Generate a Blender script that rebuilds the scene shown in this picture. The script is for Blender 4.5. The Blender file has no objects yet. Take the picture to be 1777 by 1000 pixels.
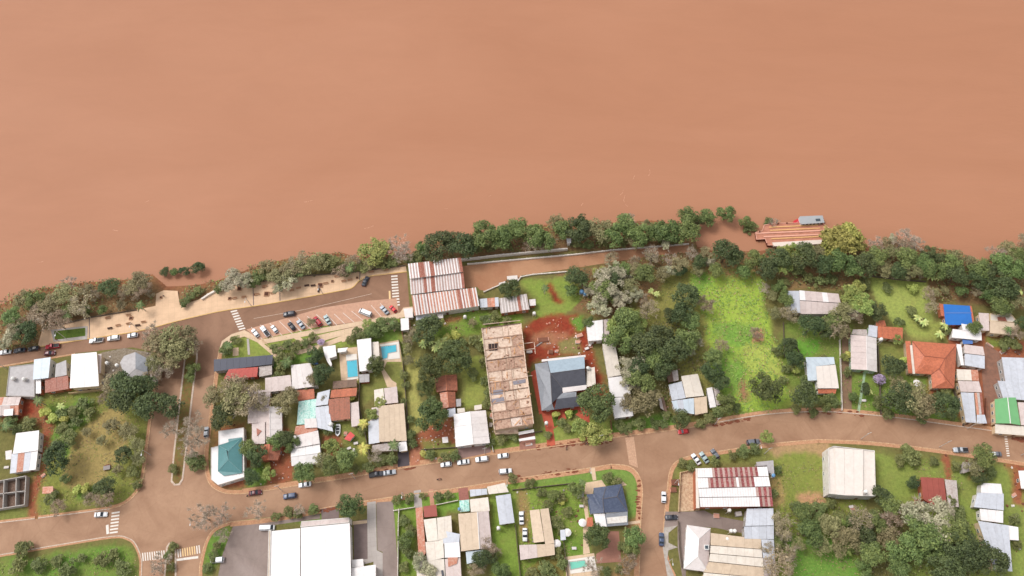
import bpy, bmesh, math, random
import numpy as np
from mathutils import Vector, Matrix
from mathutils.geometry import tessellate_polygon

random.seed(7)
SC = bpy.context.scene
COL = SC.collection

# ------------------------------------------------------------------ camera
PW, PH = 1777, 1000
FPX = 1400.0
TILT = math.radians(25.8)
CAMH = 290.0
cam_d = bpy.data.cameras.new('camera')
cam_d.sensor_width = 36
cam_d.lens = 36 * FPX / PW
cam_d.clip_start = 1
cam_d.clip_end = 9000
cam = bpy.data.objects.new('camera', cam_d)
COL.objects.link(cam)
cam.location = (0, 0, CAMH)
cam.rotation_euler = (TILT, 0, 0)
SC.camera = cam

# ------------------------------------------------------------------ sky, sun, exposure
SUN_EL, SUN_AZ = math.radians(56), math.radians(-62)      # azimuth clockwise from +Y: sun stands upper left of the picture
world = bpy.data.worlds.new('World')
SC.world = world
world.use_nodes = True
wn = world.node_tree
wn.nodes.clear()
sky = wn.nodes.new('ShaderNodeTexSky')
sky.sky_type = 'NISHITA'
sky.sun_disc = False
sky.sun_elevation = SUN_EL
sky.sun_rotation = SUN_AZ
sky.dust_density = 3.0
hsv = wn.nodes.new('ShaderNodeHueSaturation')            # an overcast sky: nearly colourless
hsv.inputs['Saturation'].default_value = 0.14
bg = wn.nodes.new('ShaderNodeBackground')
bg.inputs['Strength'].default_value = 0.15
wo = wn.nodes.new('ShaderNodeOutputWorld')
wn.links.new(sky.outputs[0], hsv.inputs['Color'])
wn.links.new(hsv.outputs[0], bg.inputs['Color'])
wn.links.new(bg.outputs[0], wo.inputs['Surface'])
sun_d = bpy.data.lights.new('sun', 'SUN')
sun_d.energy = 0.95
sun_d.angle = math.radians(20)
sun_d.color = (1.0, 0.955, 0.90)
sun = bpy.data.objects.new('sun', sun_d)
COL.objects.link(sun)
sun.location = (0, 0, 400)
sdir = Vector((math.sin(SUN_AZ) * math.cos(SUN_EL), math.cos(SUN_AZ) * math.cos(SUN_EL), math.sin(SUN_EL)))
sun.rotation_euler = (-sdir).to_track_quat('-Z', 'Y').to_euler()
SC.view_settings.view_transform = 'Standard'
SC.view_settings.look = 'None'
SC.view_settings.exposure = 0.52
SC.view_settings.gamma = 1.0

# ------------------------------------------------------------------ photo pixel on the plane z -> place on the map
_st, _ct = math.sin(TILT), math.cos(TILT)
def P(px, py, z=0.0):
    u, v = (px - PW / 2) / FPX, (py - PH / 2) / FPX
    t = (CAMH - z) / (_ct + v * _st)
    return Vector((u * t, (_st - v * _ct) * t, z))
def mpp(px, py):
    return CAMH / (_ct + (py - PH / 2) / FPX * _st) / FPX
def XY(pts, z=0.0):
    return [P(x, y, z) for x, y in pts]

# ------------------------------------------------------------------ colours and materials
KALB = 0.80
def lin(c):
    c /= 255.0
    return c / 12.92 if c <= 0.04045 else ((c + 0.055) / 1.055) ** 2.4
def C(rgb, k=None):
    k = KALB if k is None else k
    return tuple(min(0.86, lin(v) * k) for v in rgb) + (1.0,)
def nd(nt, t, **kw):
    n = nt.nodes.new(t)
    for k, v in kw.items():
        setattr(n, k, v)
    return n
def ramp(nt, stops):
    r = nt.nodes.new('ShaderNodeValToRGB')
    e = r.color_ramp.elements
    while len(e) < len(stops):
        e.new(0.5)
    for i, (p, c) in enumerate(stops):
        e[i].position = p
        e[i].color = c if len(c) == 4 else (*c, 1)
    return r
def math_n(nt, op, a, b=None, c=None):
    n = nt.nodes.new('ShaderNodeMath'); n.operation = op
    for i, v in enumerate((a, b, c)):
        if v is None: continue
        if isinstance(v, (int, float)): n.inputs[i].default_value = v
        else: nt.links.new(v, n.inputs[i])
    return n.outputs[0]
def mixc(nt, fac, a, b, mode='MIX'):
    n = nt.nodes.new('ShaderNodeMix'); n.data_type = 'RGBA'; n.blend_type = mode
    for sock, v in ((n.inputs[0], fac), (n.inputs[6], a), (n.inputs[7], b)):
        if isinstance(v, (int, float)): sock.default_value = v
        elif isinstance(v, tuple): sock.default_value = v
        else: nt.links.new(v, sock)
    return n.outputs[2]
def noise(nt, vec, scale, detail=4, rough=0.55, dist=0.0):
    n = nt.nodes.new('ShaderNodeTexNoise')
    n.inputs['Scale'].default_value = scale
    n.inputs['Detail'].default_value = detail
    n.inputs['Roughness'].default_value = rough
    n.inputs['Distortion'].default_value = dist
    if vec is not None: nt.links.new(vec, n.inputs['Vector'])
    return n.outputs[0]
MATS = {}
def new_mat(name):
    m = bpy.data.materials.new(name); m.use_nodes = True
    nt = m.node_tree
    return m, nt, nt.nodes['Principled BSDF']
def mat(name, rgb, rough=0.7, metal=0.0, var=0.10, stain=None, stain_amt=0.0, scale=0.35, objvar=0.0, bump=0.0, spec=0.35, alpha=1.0, wave=None, k=None):
    """base colour with worn patches, a second stain colour, a tint per object, fine relief"""
    if name in MATS: return MATS[name]
    m, nt, b = new_mat(name)
    geo = nd(nt, 'ShaderNodeNewGeometry')
    pos = geo.outputs['Position']
    col = C(rgb, k)
    n1 = noise(nt, pos, scale, 6, 0.62)
    r1 = ramp(nt, [(0.30, (1 - var,) * 3), (0.70, (1 + var * 0.6,) * 3)])
    nt.links.new(n1, r1.inputs[0])
    c = mixc(nt, 1.0, col, r1.outputs[0], 'MULTIPLY')
    if stain:
        n2 = noise(nt, pos, scale * 1.7, 7, 0.68, 0.6)
        r2 = ramp(nt, [(0.5 - 0.16 * stain_amt, (0, 0, 0)), (0.74 - 0.22 * stain_amt, (1, 1, 1))])
        nt.links.new(n2, r2.inputs[0])
        f = math_n(nt, 'MULTIPLY', r2.outputs[0], min(1.0, stain_amt + 0.15))
        c = mixc(nt, f, c, C(stain, k))
    if objvar:
        oi = nd(nt, 'ShaderNodeObjectInfo')
        v = math_n(nt, 'MULTIPLY_ADD', oi.outputs['Random'], 2 * objvar, 1 - objvar)
        h = nt.nodes.new('ShaderNodeHueSaturation')
        nt.links.new(v, h.inputs['Value']); nt.links.new(c, h.inputs['Color'])
        c = h.outputs[0]
    nt.links.new(c, b.inputs['Base Color'])
    b.inputs['Roughness'].default_value = rough
    b.inputs['Metallic'].default_value = metal
    b.inputs['Specular IOR Level'].default_value = spec
    if bump:
        bp = nd(nt, 'ShaderNodeBump'); bp.inputs['Strength'].default_value = bump
        bp.inputs['Distance'].default_value = 0.1
        nt.links.new(noise(nt, pos, 3.0, 5, 0.7), bp.inputs['Height'])
        nt.links.new(bp.outputs[0], b.inputs['Normal'])
    MATS[name] = m
    return m

def leaf_mat(name, cols, k=1.12, rough=0.6, trans=0.25):
    """foliage: each leaf clump takes its own shade between the colours, each tree its own tint"""
    if name in MATS: return MATS[name]
    m, nt, b = new_mat(name)
    geo = nd(nt, 'ShaderNodeNewGeometry')
    oi = nd(nt, 'ShaderNodeObjectInfo')
    n = len(cols)
    r = ramp(nt, [(i / (n - 1), C(c, k)) for i, c in enumerate(cols)])
    cl = noise(nt, geo.outputs['Position'], 0.55, 3, 0.5)
    f = math_n(nt, 'MULTIPLY_ADD', geo.outputs['Random Per Island'], 0.6, math_n(nt, 'MULTIPLY_ADD', cl, 1.1, -0.35))
    nt.links.new(f, r.inputs[0])
    h = nt.nodes.new('ShaderNodeHueSaturation')
    nt.links.new(math_n(nt, 'MULTIPLY_ADD', oi.outputs['Random'], 0.05, 0.452), h.inputs['Hue'])
    rnd2 = math_n(nt, 'FRACT', math_n(nt, 'MULTIPLY', oi.outputs['Random'], 7.31))
    nt.links.new(math_n(nt, 'MULTIPLY_ADD', rnd2, 0.34, 0.84), h.inputs['Value'])
    h.inputs['Saturation'].default_value = 0.9
    nt.links.new(r.outputs[0], h.inputs['Color'])
    nt.links.new(h.outputs[0], b.inputs['Base Color'])
    b.inputs['Roughness'].default_value = rough
    b.inputs['Specular IOR Level'].default_value = 0.3
    MATS[name] = m
    return m

# ------------------------------------------------------------------ mesh helpers
class MB:
    def __init__(s): s.v = []; s.f = []; s.m = []
    def face(s, pts, mi=0):
        n = len(s.v); s.v += [tuple(p) for p in pts]; s.f.append(tuple(range(n, n + len(pts)))); s.m.append(mi)
    def box(s, c, size, rot=0.0, mi=0, taper=1.0):
        cx, cy, cz = c; sx, sy, sz = size[0] / 2, size[1] / 2, size[2] / 2
        ca, sa = math.cos(rot), math.sin(rot); n = len(s.v)
        for dz in (-1, 1):
            t = taper if dz > 0 else 1
            for dx, dy in ((-1, -1), (1, -1), (1, 1), (-1, 1)):
                x, y = dx * sx * t, dy * sy * t
                s.v.append((cx + x * ca - y * sa, cy + x * sa + y * ca, cz + dz * sz))
        for q in ((3, 2, 1, 0), (4, 5, 6, 7), (0, 1, 5, 4), (1, 2, 6, 5), (2, 3, 7, 6), (3, 0, 4, 7)):
            s.f.append(tuple(n + i for i in q)); s.m.append(mi)
    def prism(s, bot, top, mi=0, cap=True, bottom=False):
        """side walls between two rings (same count), tessellated cap"""
        n = len(s.v); k = len(bot)
        s.v += [tuple(p) for p in bot] + [tuple(p) for p in top]
        for i in range(k):
            j = (i + 1) % k
            s.f.append((n + i, n + j, n + k + j, n + k + i)); s.m.append(mi)
        if cap:
            if k <= 4: s.f.append(tuple(n + k + i for i in range(k))); s.m.append(mi)
            else:
                for t in tessellate_polygon([[Vector(p) for p in top]]):
                    s.f.append(tuple(n + k + i for i in t)); s.m.append(mi)
        if bottom: s.f.append(tuple(n + i for i in reversed(range(k)))); s.m.append(mi)
    def tube(s, pts, rads, k=6, mi=0):
        n0 = len(s.v); pts = [Vector(p) for p in pts]
        for i, (p, r) in enumerate(zip(pts, rads)):
            d = (pts[min(i + 1, len(pts) - 1)] - pts[max(i - 1, 0)]).normalized()
            a = Vector((0, 0, 1)) if abs(d.z) < 0.9 else Vector((1, 0, 0))
            u = d.cross(a).normalized(); w = d.cross(u)
            for j in range(k):
                t = 2 * math.pi * j / k
                s.v.append(tuple(p + u * math.cos(t) * r + w * math.sin(t) * r))
        for i in range(len(pts) - 1):
            for j in range(k):
                a = n0 + i * k + j; b = n0 + i * k + (j + 1) % k
                s.f.append((a, b, b + k, a + k)); s.m.append(mi)
        s.f.append(tuple(n0 + (len(pts) - 1) * k + j for j in range(k))); s.m.append(mi)
        s.f.append(tuple(n0 + j for j in reversed(range(k)))); s.m.append(mi)
    def lathe(s, c, prof, k=14, mi=0):
        n0 = len(s.v)
        for r, z in prof:
            for j in range(k):
                t = 2 * math.pi * j / k
                s.v.append((c[0] + r * math.cos(t), c[1] + r * math.sin(t), c[2] + z))
        for i in range(len(prof) - 1):
            for j in range(k):
                a = n0 + i * k + j; b = n0 + i * k + (j + 1) % k
                s.f.append((a, b, b + k, a + k)); s.m.append(mi)
        s.f.append(tuple(n0 + (len(prof) - 1) * k + j for j in range(k))); s.m.append(mi)
    def mesh(s, name, mats, smooth=False):
        me = bpy.data.meshes.new(name)
        me.from_pydata(s.v, [], s.f)
        for m in (mats if isinstance(mats, (list, tuple)) else [mats]): me.materials.append(m)
        if any(s.m): me.polygons.foreach_set('material_index', s.m)
        if smooth: me.polygons.foreach_set('use_smooth', [True] * len(me.polygons))
        bm = bmesh.new(); bm.from_mesh(me); bmesh.ops.recalc_face_normals(bm, faces=bm.faces); bm.to_mesh(me); bm.free()
        return me
    def build(s, name, mats, parent=None, smooth=False, **kw):
        return link(name, s.mesh(name, mats, smooth), parent, **kw)
def link(name, data, parent=None, loc=None, rz=None, scale=None, **props):
    o = bpy.data.objects.new(name, data)
    COL.objects.link(o)
    if parent is not None: o.parent = parent
    if loc is not None: o.location = loc
    if rz is not None: o.rotation_euler = (0, 0, rz)
    if scale is not None: o.scale = scale if hasattr(scale, '__len__') else (scale,) * 3
    for k, v in props.items():
        if v is not None: o[k] = v
    return o
def root(name, loc, label=None, category=None, group=None, rz=0, scale=None):
    return link(name, None, None, loc, rz, scale, label=label, category=category, group=group)
def copy_tree(src, parent=None):
    c = src.copy(); COL.objects.link(c); c.parent = parent
    for ch in src.children: copy_tree(ch, c)
    return c

LM = []     # landmarks: (px, py, phrase) used to say where a plant or small thing stands
def LMK(x, y, s): LM.append((x, y, s))
PENDING = []   # (object, start of label, px, py)
def auto(o, start, px, py): PENDING.append((o, start, px, py))
# ------------------------------------------------------------------ the ground
WATER_Z = -1.0
SHORE_PX = [(-500, 610), (-60, 540), (0, 530), (40, 508), (110, 494), (160, 489), (230, 484), (265, 476), (290, 497), (345, 494), (380, 486),
            (440, 464), (500, 448), (560, 442), (590, 438), (625, 446), (680, 442), (735, 438), (760, 416), (860, 406), (900, 396), (960, 388),
            (1060, 386), (1130, 382), (1190, 392), (1204, 405), (1210, 428), (1240, 436), (1310, 436), (1345, 432), (1420, 430), (1500, 428),
            (1550, 420), (1640, 432), (1700, 452), (1777, 436), (1860, 440), (2300, 430)]
shore = np.array([tuple(P(x, y, WATER_Z))[:2] for x, y in SHORE_PX])
def shore_y(x): return np.interp(x, shore[:, 0], shore[:, 1])
def ground_h(x, y):
    d = y - shore_y(x)
    z = np.where(d < -6, 0.0, np.where(d < 0, -(d + 6) / 6.0, -1.0 - d * 0.35))
    return np.clip(z, -5, 0)
xs = np.concatenate([[-3000, -1200, -600, -400, -300], np.arange(-262, 262.1, 0.95), [300, 400, 600, 1200, 3000]])
ys = np.concatenate([[-3000, -1200, -500, -250, -120, -60, -20, 0], np.arange(12, 196, 0.95), [205, 230, 300, 600, 1500, 4000]])
X, Y = np.meshgrid(xs, ys)
nx, ny = len(xs), len(ys)
rng = np.random.default_rng(3)
def wob(x, y, s, seed):
    r = np.random.default_rng(seed); o = 0
    for i in range(5):
        a, p = r.uniform(0, 6.28, 2); f = s * r.uniform(0.6, 2.4)
        o = o + np.sin((x * np.cos(a) + y * np.sin(a)) * f + p) / (1 + f / s * 0.6)
    return o / 2.2
def pip(x, y, poly):
    c = np.zeros(x.shape, bool); n = len(poly); j = n - 1
    for i in range(n):
        xi, yi = poly[i][:2]; xj, yj = poly[j][:2]
        cond = ((yi > y) != (yj > y)) & (x < (xj - xi) * (y - yi) / ((yj - yi) or 1e-9) + xi)
        c ^= cond; j = i
    return c
Z = ground_h(X, Y) + 0.0
GRASS = (112, 116, 62); DRY = (150, 132, 84); RED = (142, 84, 62); REDB = (132, 58, 42); DARKG = (74, 86, 46); BRIGHT = (138, 160, 66)
LAWN = (122, 134, 66); LITTER = (124, 96, 68); VIV = (94, 126, 54); PALE = (150, 146, 84)
base = np.array(C((112, 108, 64), 1.0)[:3])
col = np.ones((ny, nx, 3)) * base
ZONES = [
 # bank and woods floor
 (LITTER, 1.5, [(-60, 500), (300, 470), (420, 470), (620, 430), (740, 430), (900, 380), (1200, 370), (1210, 430), (960, 440), (800, 455), (700, 465), (500, 500), (300, 560), (60, 600), (-60, 640)]),
 (LITTER, 1.5, [(960, 470), (1240, 425), (1500, 415), (1860, 430), (1860, 545), (1620, 520), (1500, 480), (1340, 480), (1100, 490), (1080, 560), (1000, 540)]),
 ((126, 118, 72), 1.5, [(440, 470), (500, 445), (600, 440), (700, 440), (700, 462), (600, 472), (450, 492)]),
 # left block
 ((118, 122, 62), 1, [(70, 690), (260, 660), (252, 830), (225, 868), (60, 895), (60, 780)]),
 (DRY, 2.0, [(150, 740), (195, 715), (230, 740), (220, 800), (170, 850), (110, 850), (120, 790)]),
 (VIV, 1.6, [(85, 700), (160, 690), (165, 720), (130, 760), (120, 800), (96, 790), (80, 740)]),
 (VIV, 1, [(130, 850), (165, 845), (165, 862), (130, 866)]),
 (RED, 1.2, [(38, 685), (75, 690), (92, 740), (92, 780), (76, 830), (64, 860), (66, 905), (44, 905), (52, 850), (70, 810), (70, 750), (45, 720)]),
 (REDB, 1, [(0, 722), (40, 700), (60, 700), (60, 722), (30, 735), (0, 740)]),
 (GRASS, 1, [(0, 885), (46, 880), (46, 904), (0, 908)]),
 ((104, 124, 58), 1, [(-60, 990), (0, 980), (150, 955), (225, 942), (240, 975), (240, 1100), (-60, 1100)]),
 (VIV, 2, [(0, 975), (210, 950), (210, 985), (40, 1000)]),
 # mid left
 ((112, 108, 62), 1, [(380, 660), (430, 660), (430, 740), (365, 745)]),
 (RED, 1.3, [(370, 742), (420, 735), (440, 840), (372, 850)]),
 (RED, 1.3, [(450, 760), (500, 740), (508, 830), (455, 845), (430, 800)]),
 (VIV, 0.8, [(436, 806), (466, 800), (462, 840), (430, 846)]),
 (GRASS, 1, [(560, 740), (640, 720), (640, 820), (560, 830)]),
 (VIV, 0.6, [(478, 600), (560, 590), (556, 622), (470, 640)]),
 (RED, 1, [(560, 755), (590, 755), (596, 800), (566, 800)]),
 (LAWN, 1, [(390, 600), (420, 582), (700, 545), (700, 620), (640, 640), (600, 600), (480, 620), (390, 625)]),
 ((106, 132, 60), 1, [(640, 566), (690, 555), (690, 596), (645, 594)]),
 (GRASS, 1, [(625, 660), (692, 630), (700, 690), (650, 680), (630, 700)]),
 (PALE, 1.2, [(698, 615), (735, 612), (730, 680), (745, 720), (725, 760), (704, 780)]),
 ((130, 138, 70), 1, [(800, 620), (840, 615), (850, 700), (800, 710)]),
 (RED, 1.2, [(725, 752), (785, 720), (795, 780), (760, 800), (705, 808), (712, 780)]),
 (GRASS, 1.2, [(735, 762), (790, 770), (792, 795), (735, 798)]),
 ((104, 128, 54), 1, [(740, 548), (905, 530), (905, 562), (740, 590)]),
 (RED, 1, [(735, 556), (800, 548), (800, 556), (740, 566)]),
 ((118, 134, 62), 1, [(900, 488), (1000, 480), (1012, 520), (975, 552), (925, 558), (930, 520)]),
 (REDB, 0.8, [(948, 492), (958, 490), (976, 526), (962, 530)]),
 (REDB, 1.2, [(908, 562), (945, 548), (1005, 548), (1018, 560), (1040, 640), (1058, 680), (1060, 705), (1036, 700), (1010, 625), (1000, 618), (935, 628), (915, 640)]),
 ((150, 100, 76), 1.0, [(924, 584), (950, 572), (990, 576), (960, 600), (925, 602)]),
 ((120, 112, 70), 1.0, [(965, 590), (1005, 582), (1012, 612), (970, 618)]),
 (VIV, 0.8, [(990, 556), (1015, 550), (1016, 575), (1000, 578)]),
 (LAWN, 0.8, [(852, 752), (905, 742), (950, 752), (950, 778), (856, 784)]),
 (LAWN, 0.8, [(940, 745), (1020, 725), (1060, 735), (1070, 760), (960, 775)]),
 (VIV, 0.8, [(1062, 735), (1160, 715), (1175, 738), (1062, 756)]),
 # bright field and around
 ((124, 122, 66), 1.5, [(1090, 480), (1210, 465), (1240, 600), (1260, 720), (1180, 730), (1180, 640), (1100, 560)]),
 ((150, 116, 82), 1.4, [(1096, 486), (1150, 480), (1130, 520), (1110, 540), (1096, 520)]),
 (BRIGHT, 1.2, [(1195, 478), (1232, 466), (1300, 466), (1322, 486), (1332, 560), (1352, 620), (1374, 690), (1352, 712), (1262, 722), (1236, 650), (1226, 570), (1212, 510)]),
 ((158, 128, 86), 1.6, [(1200, 470), (1245, 460), (1320, 462), (1316, 478), (1240, 474), (1210, 482)]),
 ((110, 144, 62), 2.0, [(1245, 560), (1310, 565), (1312, 600), (1262, 612), (1245, 590)]),
 ((110, 144, 62), 2.0, [(1245, 610), (1290, 620), (1300, 660), (1262, 700), (1246, 660)]),
 ((112, 146, 62), 1.6, [(1196, 480), (1230, 474), (1238, 500), (1214, 512)]),
 ((150, 162, 78), 1.6, [(1290, 600), (1350, 600), (1366, 660), (1300, 650)]),
 ((150, 112, 84), 0.8, [(1282, 660), (1296, 656), (1302, 690), (1286, 700)]),
 ((166, 120, 96), 0.6, [(1308, 572), (1324, 568), (1328, 592), (1308, 596)]),
 ((104, 120, 56), 1.2, [(1360, 560), (1480, 560), (1480, 700), (1380, 700), (1350, 600)]),
 ((96, 142, 54), 1.0, [(1378, 592), (1420, 588), (1420, 612), (1380, 622)]),
 ((138, 110, 76), 1.0, [(1350, 470), (1500, 470), (1500, 500), (1360, 505)]),
 ((138, 148, 78), 0.8, [(1512, 482), (1610, 486), (1622, 560), (1560, 575), (1540, 545), (1520, 520)]),
 (GRASS, 1, [(1520, 600), (1576, 600), (1590, 660), (1525, 660)]),
 ((134, 142, 74), 1, [(1570, 560), (1640, 560), (1650, 590), (1580, 590)]),
 ((100, 124, 54), 1, [(1480, 650), (1620, 655), (1660, 690), (1660, 735), (1480, 716)]),
 (RED, 1, [(1612, 650), (1630, 650), (1632, 715), (1606, 720)]),
 (RED, 1.2, [(1640, 560), (1777, 590), (1860, 600), (1860, 640), (1735, 625), (1730, 740), (1665, 736), (1650, 640)]),
 ((110, 120, 58), 1, [(1706, 585), (1765, 585), (1770, 606), (1712, 604)]),
 # lower right
 (GRASS, 1, [(1165, 805), (1200, 790), (1330, 772), (1338, 800), (1210, 812), (1175, 840)]),
 ((116, 124, 60), 1.2, [(1335, 775), (1440, 765), (1440, 870), (1500, 865), (1500, 1100), (1345, 1100)]),
 ((162, 132, 98), 1.4, [(1330, 766), (1438, 762), (1438, 800), (1400, 790), (1340, 790)]),
 ((158, 136, 88), 1.5, [(1340, 830), (1362, 830), (1366, 880), (1344, 885)]),
 ((172, 132, 100), 1.2, [(1385, 862), (1405, 852), (1435, 862), (1440, 880), (1400, 900)]),
 ((96, 130, 56), 1.5, [(1370, 930), (1450, 930), (1500, 985), (1480, 1060), (1380, 1060)]),
 ((120, 132, 66), 1, [(1518, 785), (1640, 800), (1600, 870), (1530, 880)]),
 ((116, 128, 64), 1, [(1640, 800), (1860, 820), (1860, 1100), (1560, 1100), (1600, 880)]),
 (RED, 1, [(1700, 805), (1712, 815), (1712, 832), (1680, 828)]),
 (RED, 0.8, [(1636, 790), (1650, 790), (1652, 835), (1640, 835)]),
 (RED, 1.2, [(1755, 800), (1777, 810), (1777, 880), (1760, 870)]),
 # lower middle
 ((104, 134, 56), 1, [(670, 862), (800, 845), (800, 890), (690, 905), (690, 1100), (680, 900)]),
 ((104, 126, 54), 1, [(690, 880), (722, 880), (724, 1000), (692, 1000)]),
 ((112, 134, 58), 1, [(850, 840), (1020, 820), (1030, 900), (1000, 1100), (850, 1100)]),
 ((146, 122, 80), 1.2, [(892, 845), (912, 842), (918, 885), (912, 945), (900, 930)]),
 ((104, 130, 62), 0.6, [(900, 832), (1080, 808), (1104, 822), (1108, 900), (1092, 905), (1082, 838), (1000, 836), (905, 846)]),
 ((96, 124, 50), 0.8, [(980, 925), (1012, 920), (1016, 962), (982, 968)]),
 ((120, 110, 60), 0.8, [(920, 980), (980, 960), (985, 1060), (900, 1060)]),
 (VIV, 1, [(356, 920), (400, 908), (392, 960), (356, 1000)]),
 (VIV, 1, [(395, 905), (560, 880), (560, 900), (450, 915)]),
 ((138, 110, 74), 1, [(1090, 900), (1110, 890), (1106, 1100), (1030, 1100), (1080, 960)]),
]
jx, jy = wob(X, Y, 0.35, 1), wob(X, Y, 0.35, 2)
jx2, jy2 = wob(X, Y, 1.3, 5), wob(X, Y, 1.3, 6)
for rgb, soft, pts in ZONES:
    poly = [tuple(p)[:2] for p in XY(pts)]
    m = np.zeros(X.shape)
    for q in range(6):
        ox, oy = rng.uniform(-1, 1, 2) * soft
        m += pip(X + jx * soft * 1.1 + jx2 * soft * 0.5 + ox, Y + jy * soft * 1.1 + jy2 * soft * 0.5 + oy, poly)
    m = (m / 6)[..., None]
    col = col * (1 - m) + np.array(C(rgb, 1.2 if rgb[1] >= rgb[0] * 0.9 else 1.12)[:3]) * m
# wet mud near the water line
d = (Y - shore_y(X)); wet = np.clip((d + 5) / 5, 0, 1)[..., None]
col = col * (1 - wet) + np.array(C((150, 96, 70))[:3]) * wet
me = bpy.data.meshes.new('ground')
V = np.stack([X, Y, Z], -1).reshape(-1, 3)
idx = np.arange(nx * ny).reshape(ny, nx)
F = np.stack([idx[:-1, :-1], idx[:-1, 1:], idx[1:, 1:], idx[1:, :-1]], -1).reshape(-1, 4)
me.vertices.add(len(V)); me.vertices.foreach_set('co', V.ravel())
me.loops.add(F.size); me.loops.foreach_set('vertex_index', F.ravel())
me.polygons.add(len(F)); me.polygons.foreach_set('loop_start', np.arange(len(F)) * 4)
me.update(calc_edges=True)
ca = me.color_attributes.new('soil', 'FLOAT_COLOR', 'POINT')
ca.data.foreach_set('color', np.concatenate([col.reshape(-1, 3), np.ones((nx * ny, 1))], 1).ravel())
m, nt, b = new_mat('grass_and_soil')
at = nd(nt, 'ShaderNodeAttribute', attribute_name='soil')
geo = nd(nt, 'ShaderNodeNewGeometry'); pos = geo.outputs['Position']
r1 = ramp(nt, [(0.25, (0.66, 0.64, 0.64)), (0.5, (1, 1, 1)), (0.78, (1.42, 1.34, 1.2))])
nt.links.new(noise(nt, pos, 0.9, 8, 0.72), r1.inputs[0])
c = mixc(nt, 1.0, at.outputs['Color'], r1.outputs[0], 'MULTIPLY')
r2 = ramp(nt, [(0.42, (0, 0, 0)), (0.72, (1, 1, 1))])
nt.links.new(noise(nt, pos, 0.16, 5, 0.6, 0.8), r2.inputs[0])
c = mixc(nt, math_n(nt, 'MULTIPLY', r2.outputs[0], 0.26), c, C((164, 140, 92)))
r3 = ramp(nt, [(0.60, (0, 0, 0)), (0.70, (1, 1, 1))])
nt.links.new(noise(nt, pos, 0.5, 6, 0.7, 0.5), r3.inputs[0])
c = mixc(nt, math_n(nt, 'MULTIPLY', r3.outputs[0], 0.28), c, C((72, 82, 40)))
nt.links.new(c, b.inputs['Base Color'])
b.inputs['Roughness'].default_value = 0.95; b.inputs['Specular IOR Level'].default_value = 0.1
bp = nd(nt, 'ShaderNodeBump'); bp.inputs['Strength'].default_value = 0.6; bp.inputs['Distance'].default_value = 0.35
nt.links.new(noise(nt, pos, 2.2, 6, 0.75), bp.inputs['Height']); nt.links.new(bp.outputs[0], b.inputs['Normal'])
me.materials.append(m)
link('ground', me, kind='structure')

# ------------------------------------------------------------------ the river
m, nt, b = new_mat('muddy_river_water')
geo = nd(nt, 'ShaderNodeNewGeometry')
mp = nd(nt, 'ShaderNodeMapping'); mp.inputs['Scale'].default_value = (0.35, 1.0, 1.0); mp.inputs['Rotation'].default_value = (0, 0, 0.12)
nt.links.new(geo.outputs['Position'], mp.inputs['Vector']); v = mp.outputs[0]
r = ramp(nt, [(0.30, C((191, 134, 103), .71)), (0.5, C((195, 138, 107), .71)), (0.72, C((199, 142, 111), .71))])
nt.links.new(noise(nt, v, 0.012, 6, 0.6, 1.4), r.inputs[0])
r2 = ramp(nt, [(0.35, (0.98,) * 3), (0.65, (1.012,) * 3)])
nt.links.new(noise(nt, v, 0.05, 8, 0.66, 2.6), r2.inputs[0])
c = mixc(nt, 1.0, r.outputs[0], r2.outputs[0], 'MULTIPLY')
nt.links.new(c, b.inputs['Base Color'])
b.inputs['Roughness'].default_value = 0.5; b.inputs['IOR'].default_value = 1.33
b.inputs['Specular IOR Level'].default_value = 0.22
bp = nd(nt, 'ShaderNodeBump'); bp.inputs['Strength'].default_value = 0.35; bp.inputs['Distance'].default_value = 0.25
nt.links.new(noise(nt, v, 0.7, 6, 0.6, 0.4), bp.inputs['Height']); nt.links.new(bp.outputs[0], b.inputs['Normal'])
w = MB(); w.face([(-3000, 60, WATER_Z), (3000, 60, WATER_Z), (3000, 4000, WATER_Z), (-3000, 4000, WATER_Z)])
w.build('river_water', m, kind='structure')
# ripples and drifting foam lines on the current
M_foam = mat('river_foam', (214, 160, 130), 0.6, var=0.1)
fm = MB()
for cx, cy, L, a, curve in [(1128, 300, 14, 80, .6), (1083, 350, 26, 100, -.9), (1080, 335, 12, 60, .4), (535, 350, 16, 15, .2), (640, 395, 18, 20, .1), (255, 350, 8, 40, 0),
                            (1100, 308, 8, 70, 0), (200, 400, 9, 170, 0), (775, 362, 5, 0, 0), (850, 340, 5, 30, 0), (70, 455, 9, 10, .2), (1010, 355, 6, 60, 0)]:
    o = P(cx, cy, WATER_Z); t = math.radians(a); n = 16; Lm = L * mpp(cx, cy); prev = None
    for i in range(n + 1):
        s_ = (i / n - .5) * Lm
        k = curve * (i / n - .5) ** 2 * Lm
        q = Vector((o.x + s_ * math.cos(t) - k * math.sin(t) + random.uniform(-.12, .12), o.y + s_ * math.sin(t) + k * math.cos(t) + random.uniform(-.12, .12), WATER_Z + .012))
        wd = random.uniform(.03, .16)
        if prev and random.random() < .75:
            dv = (q - prev[0]).normalized(); pn = Vector((-dv.y, dv.x, 0))
            fm.face([prev[0] - pn * prev[1], q - pn * wd, q + pn * wd, prev[0] + pn * prev[1]])
        prev = (q, wd)
fm.build('river_foam', M_foam, kind='stuff')

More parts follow.
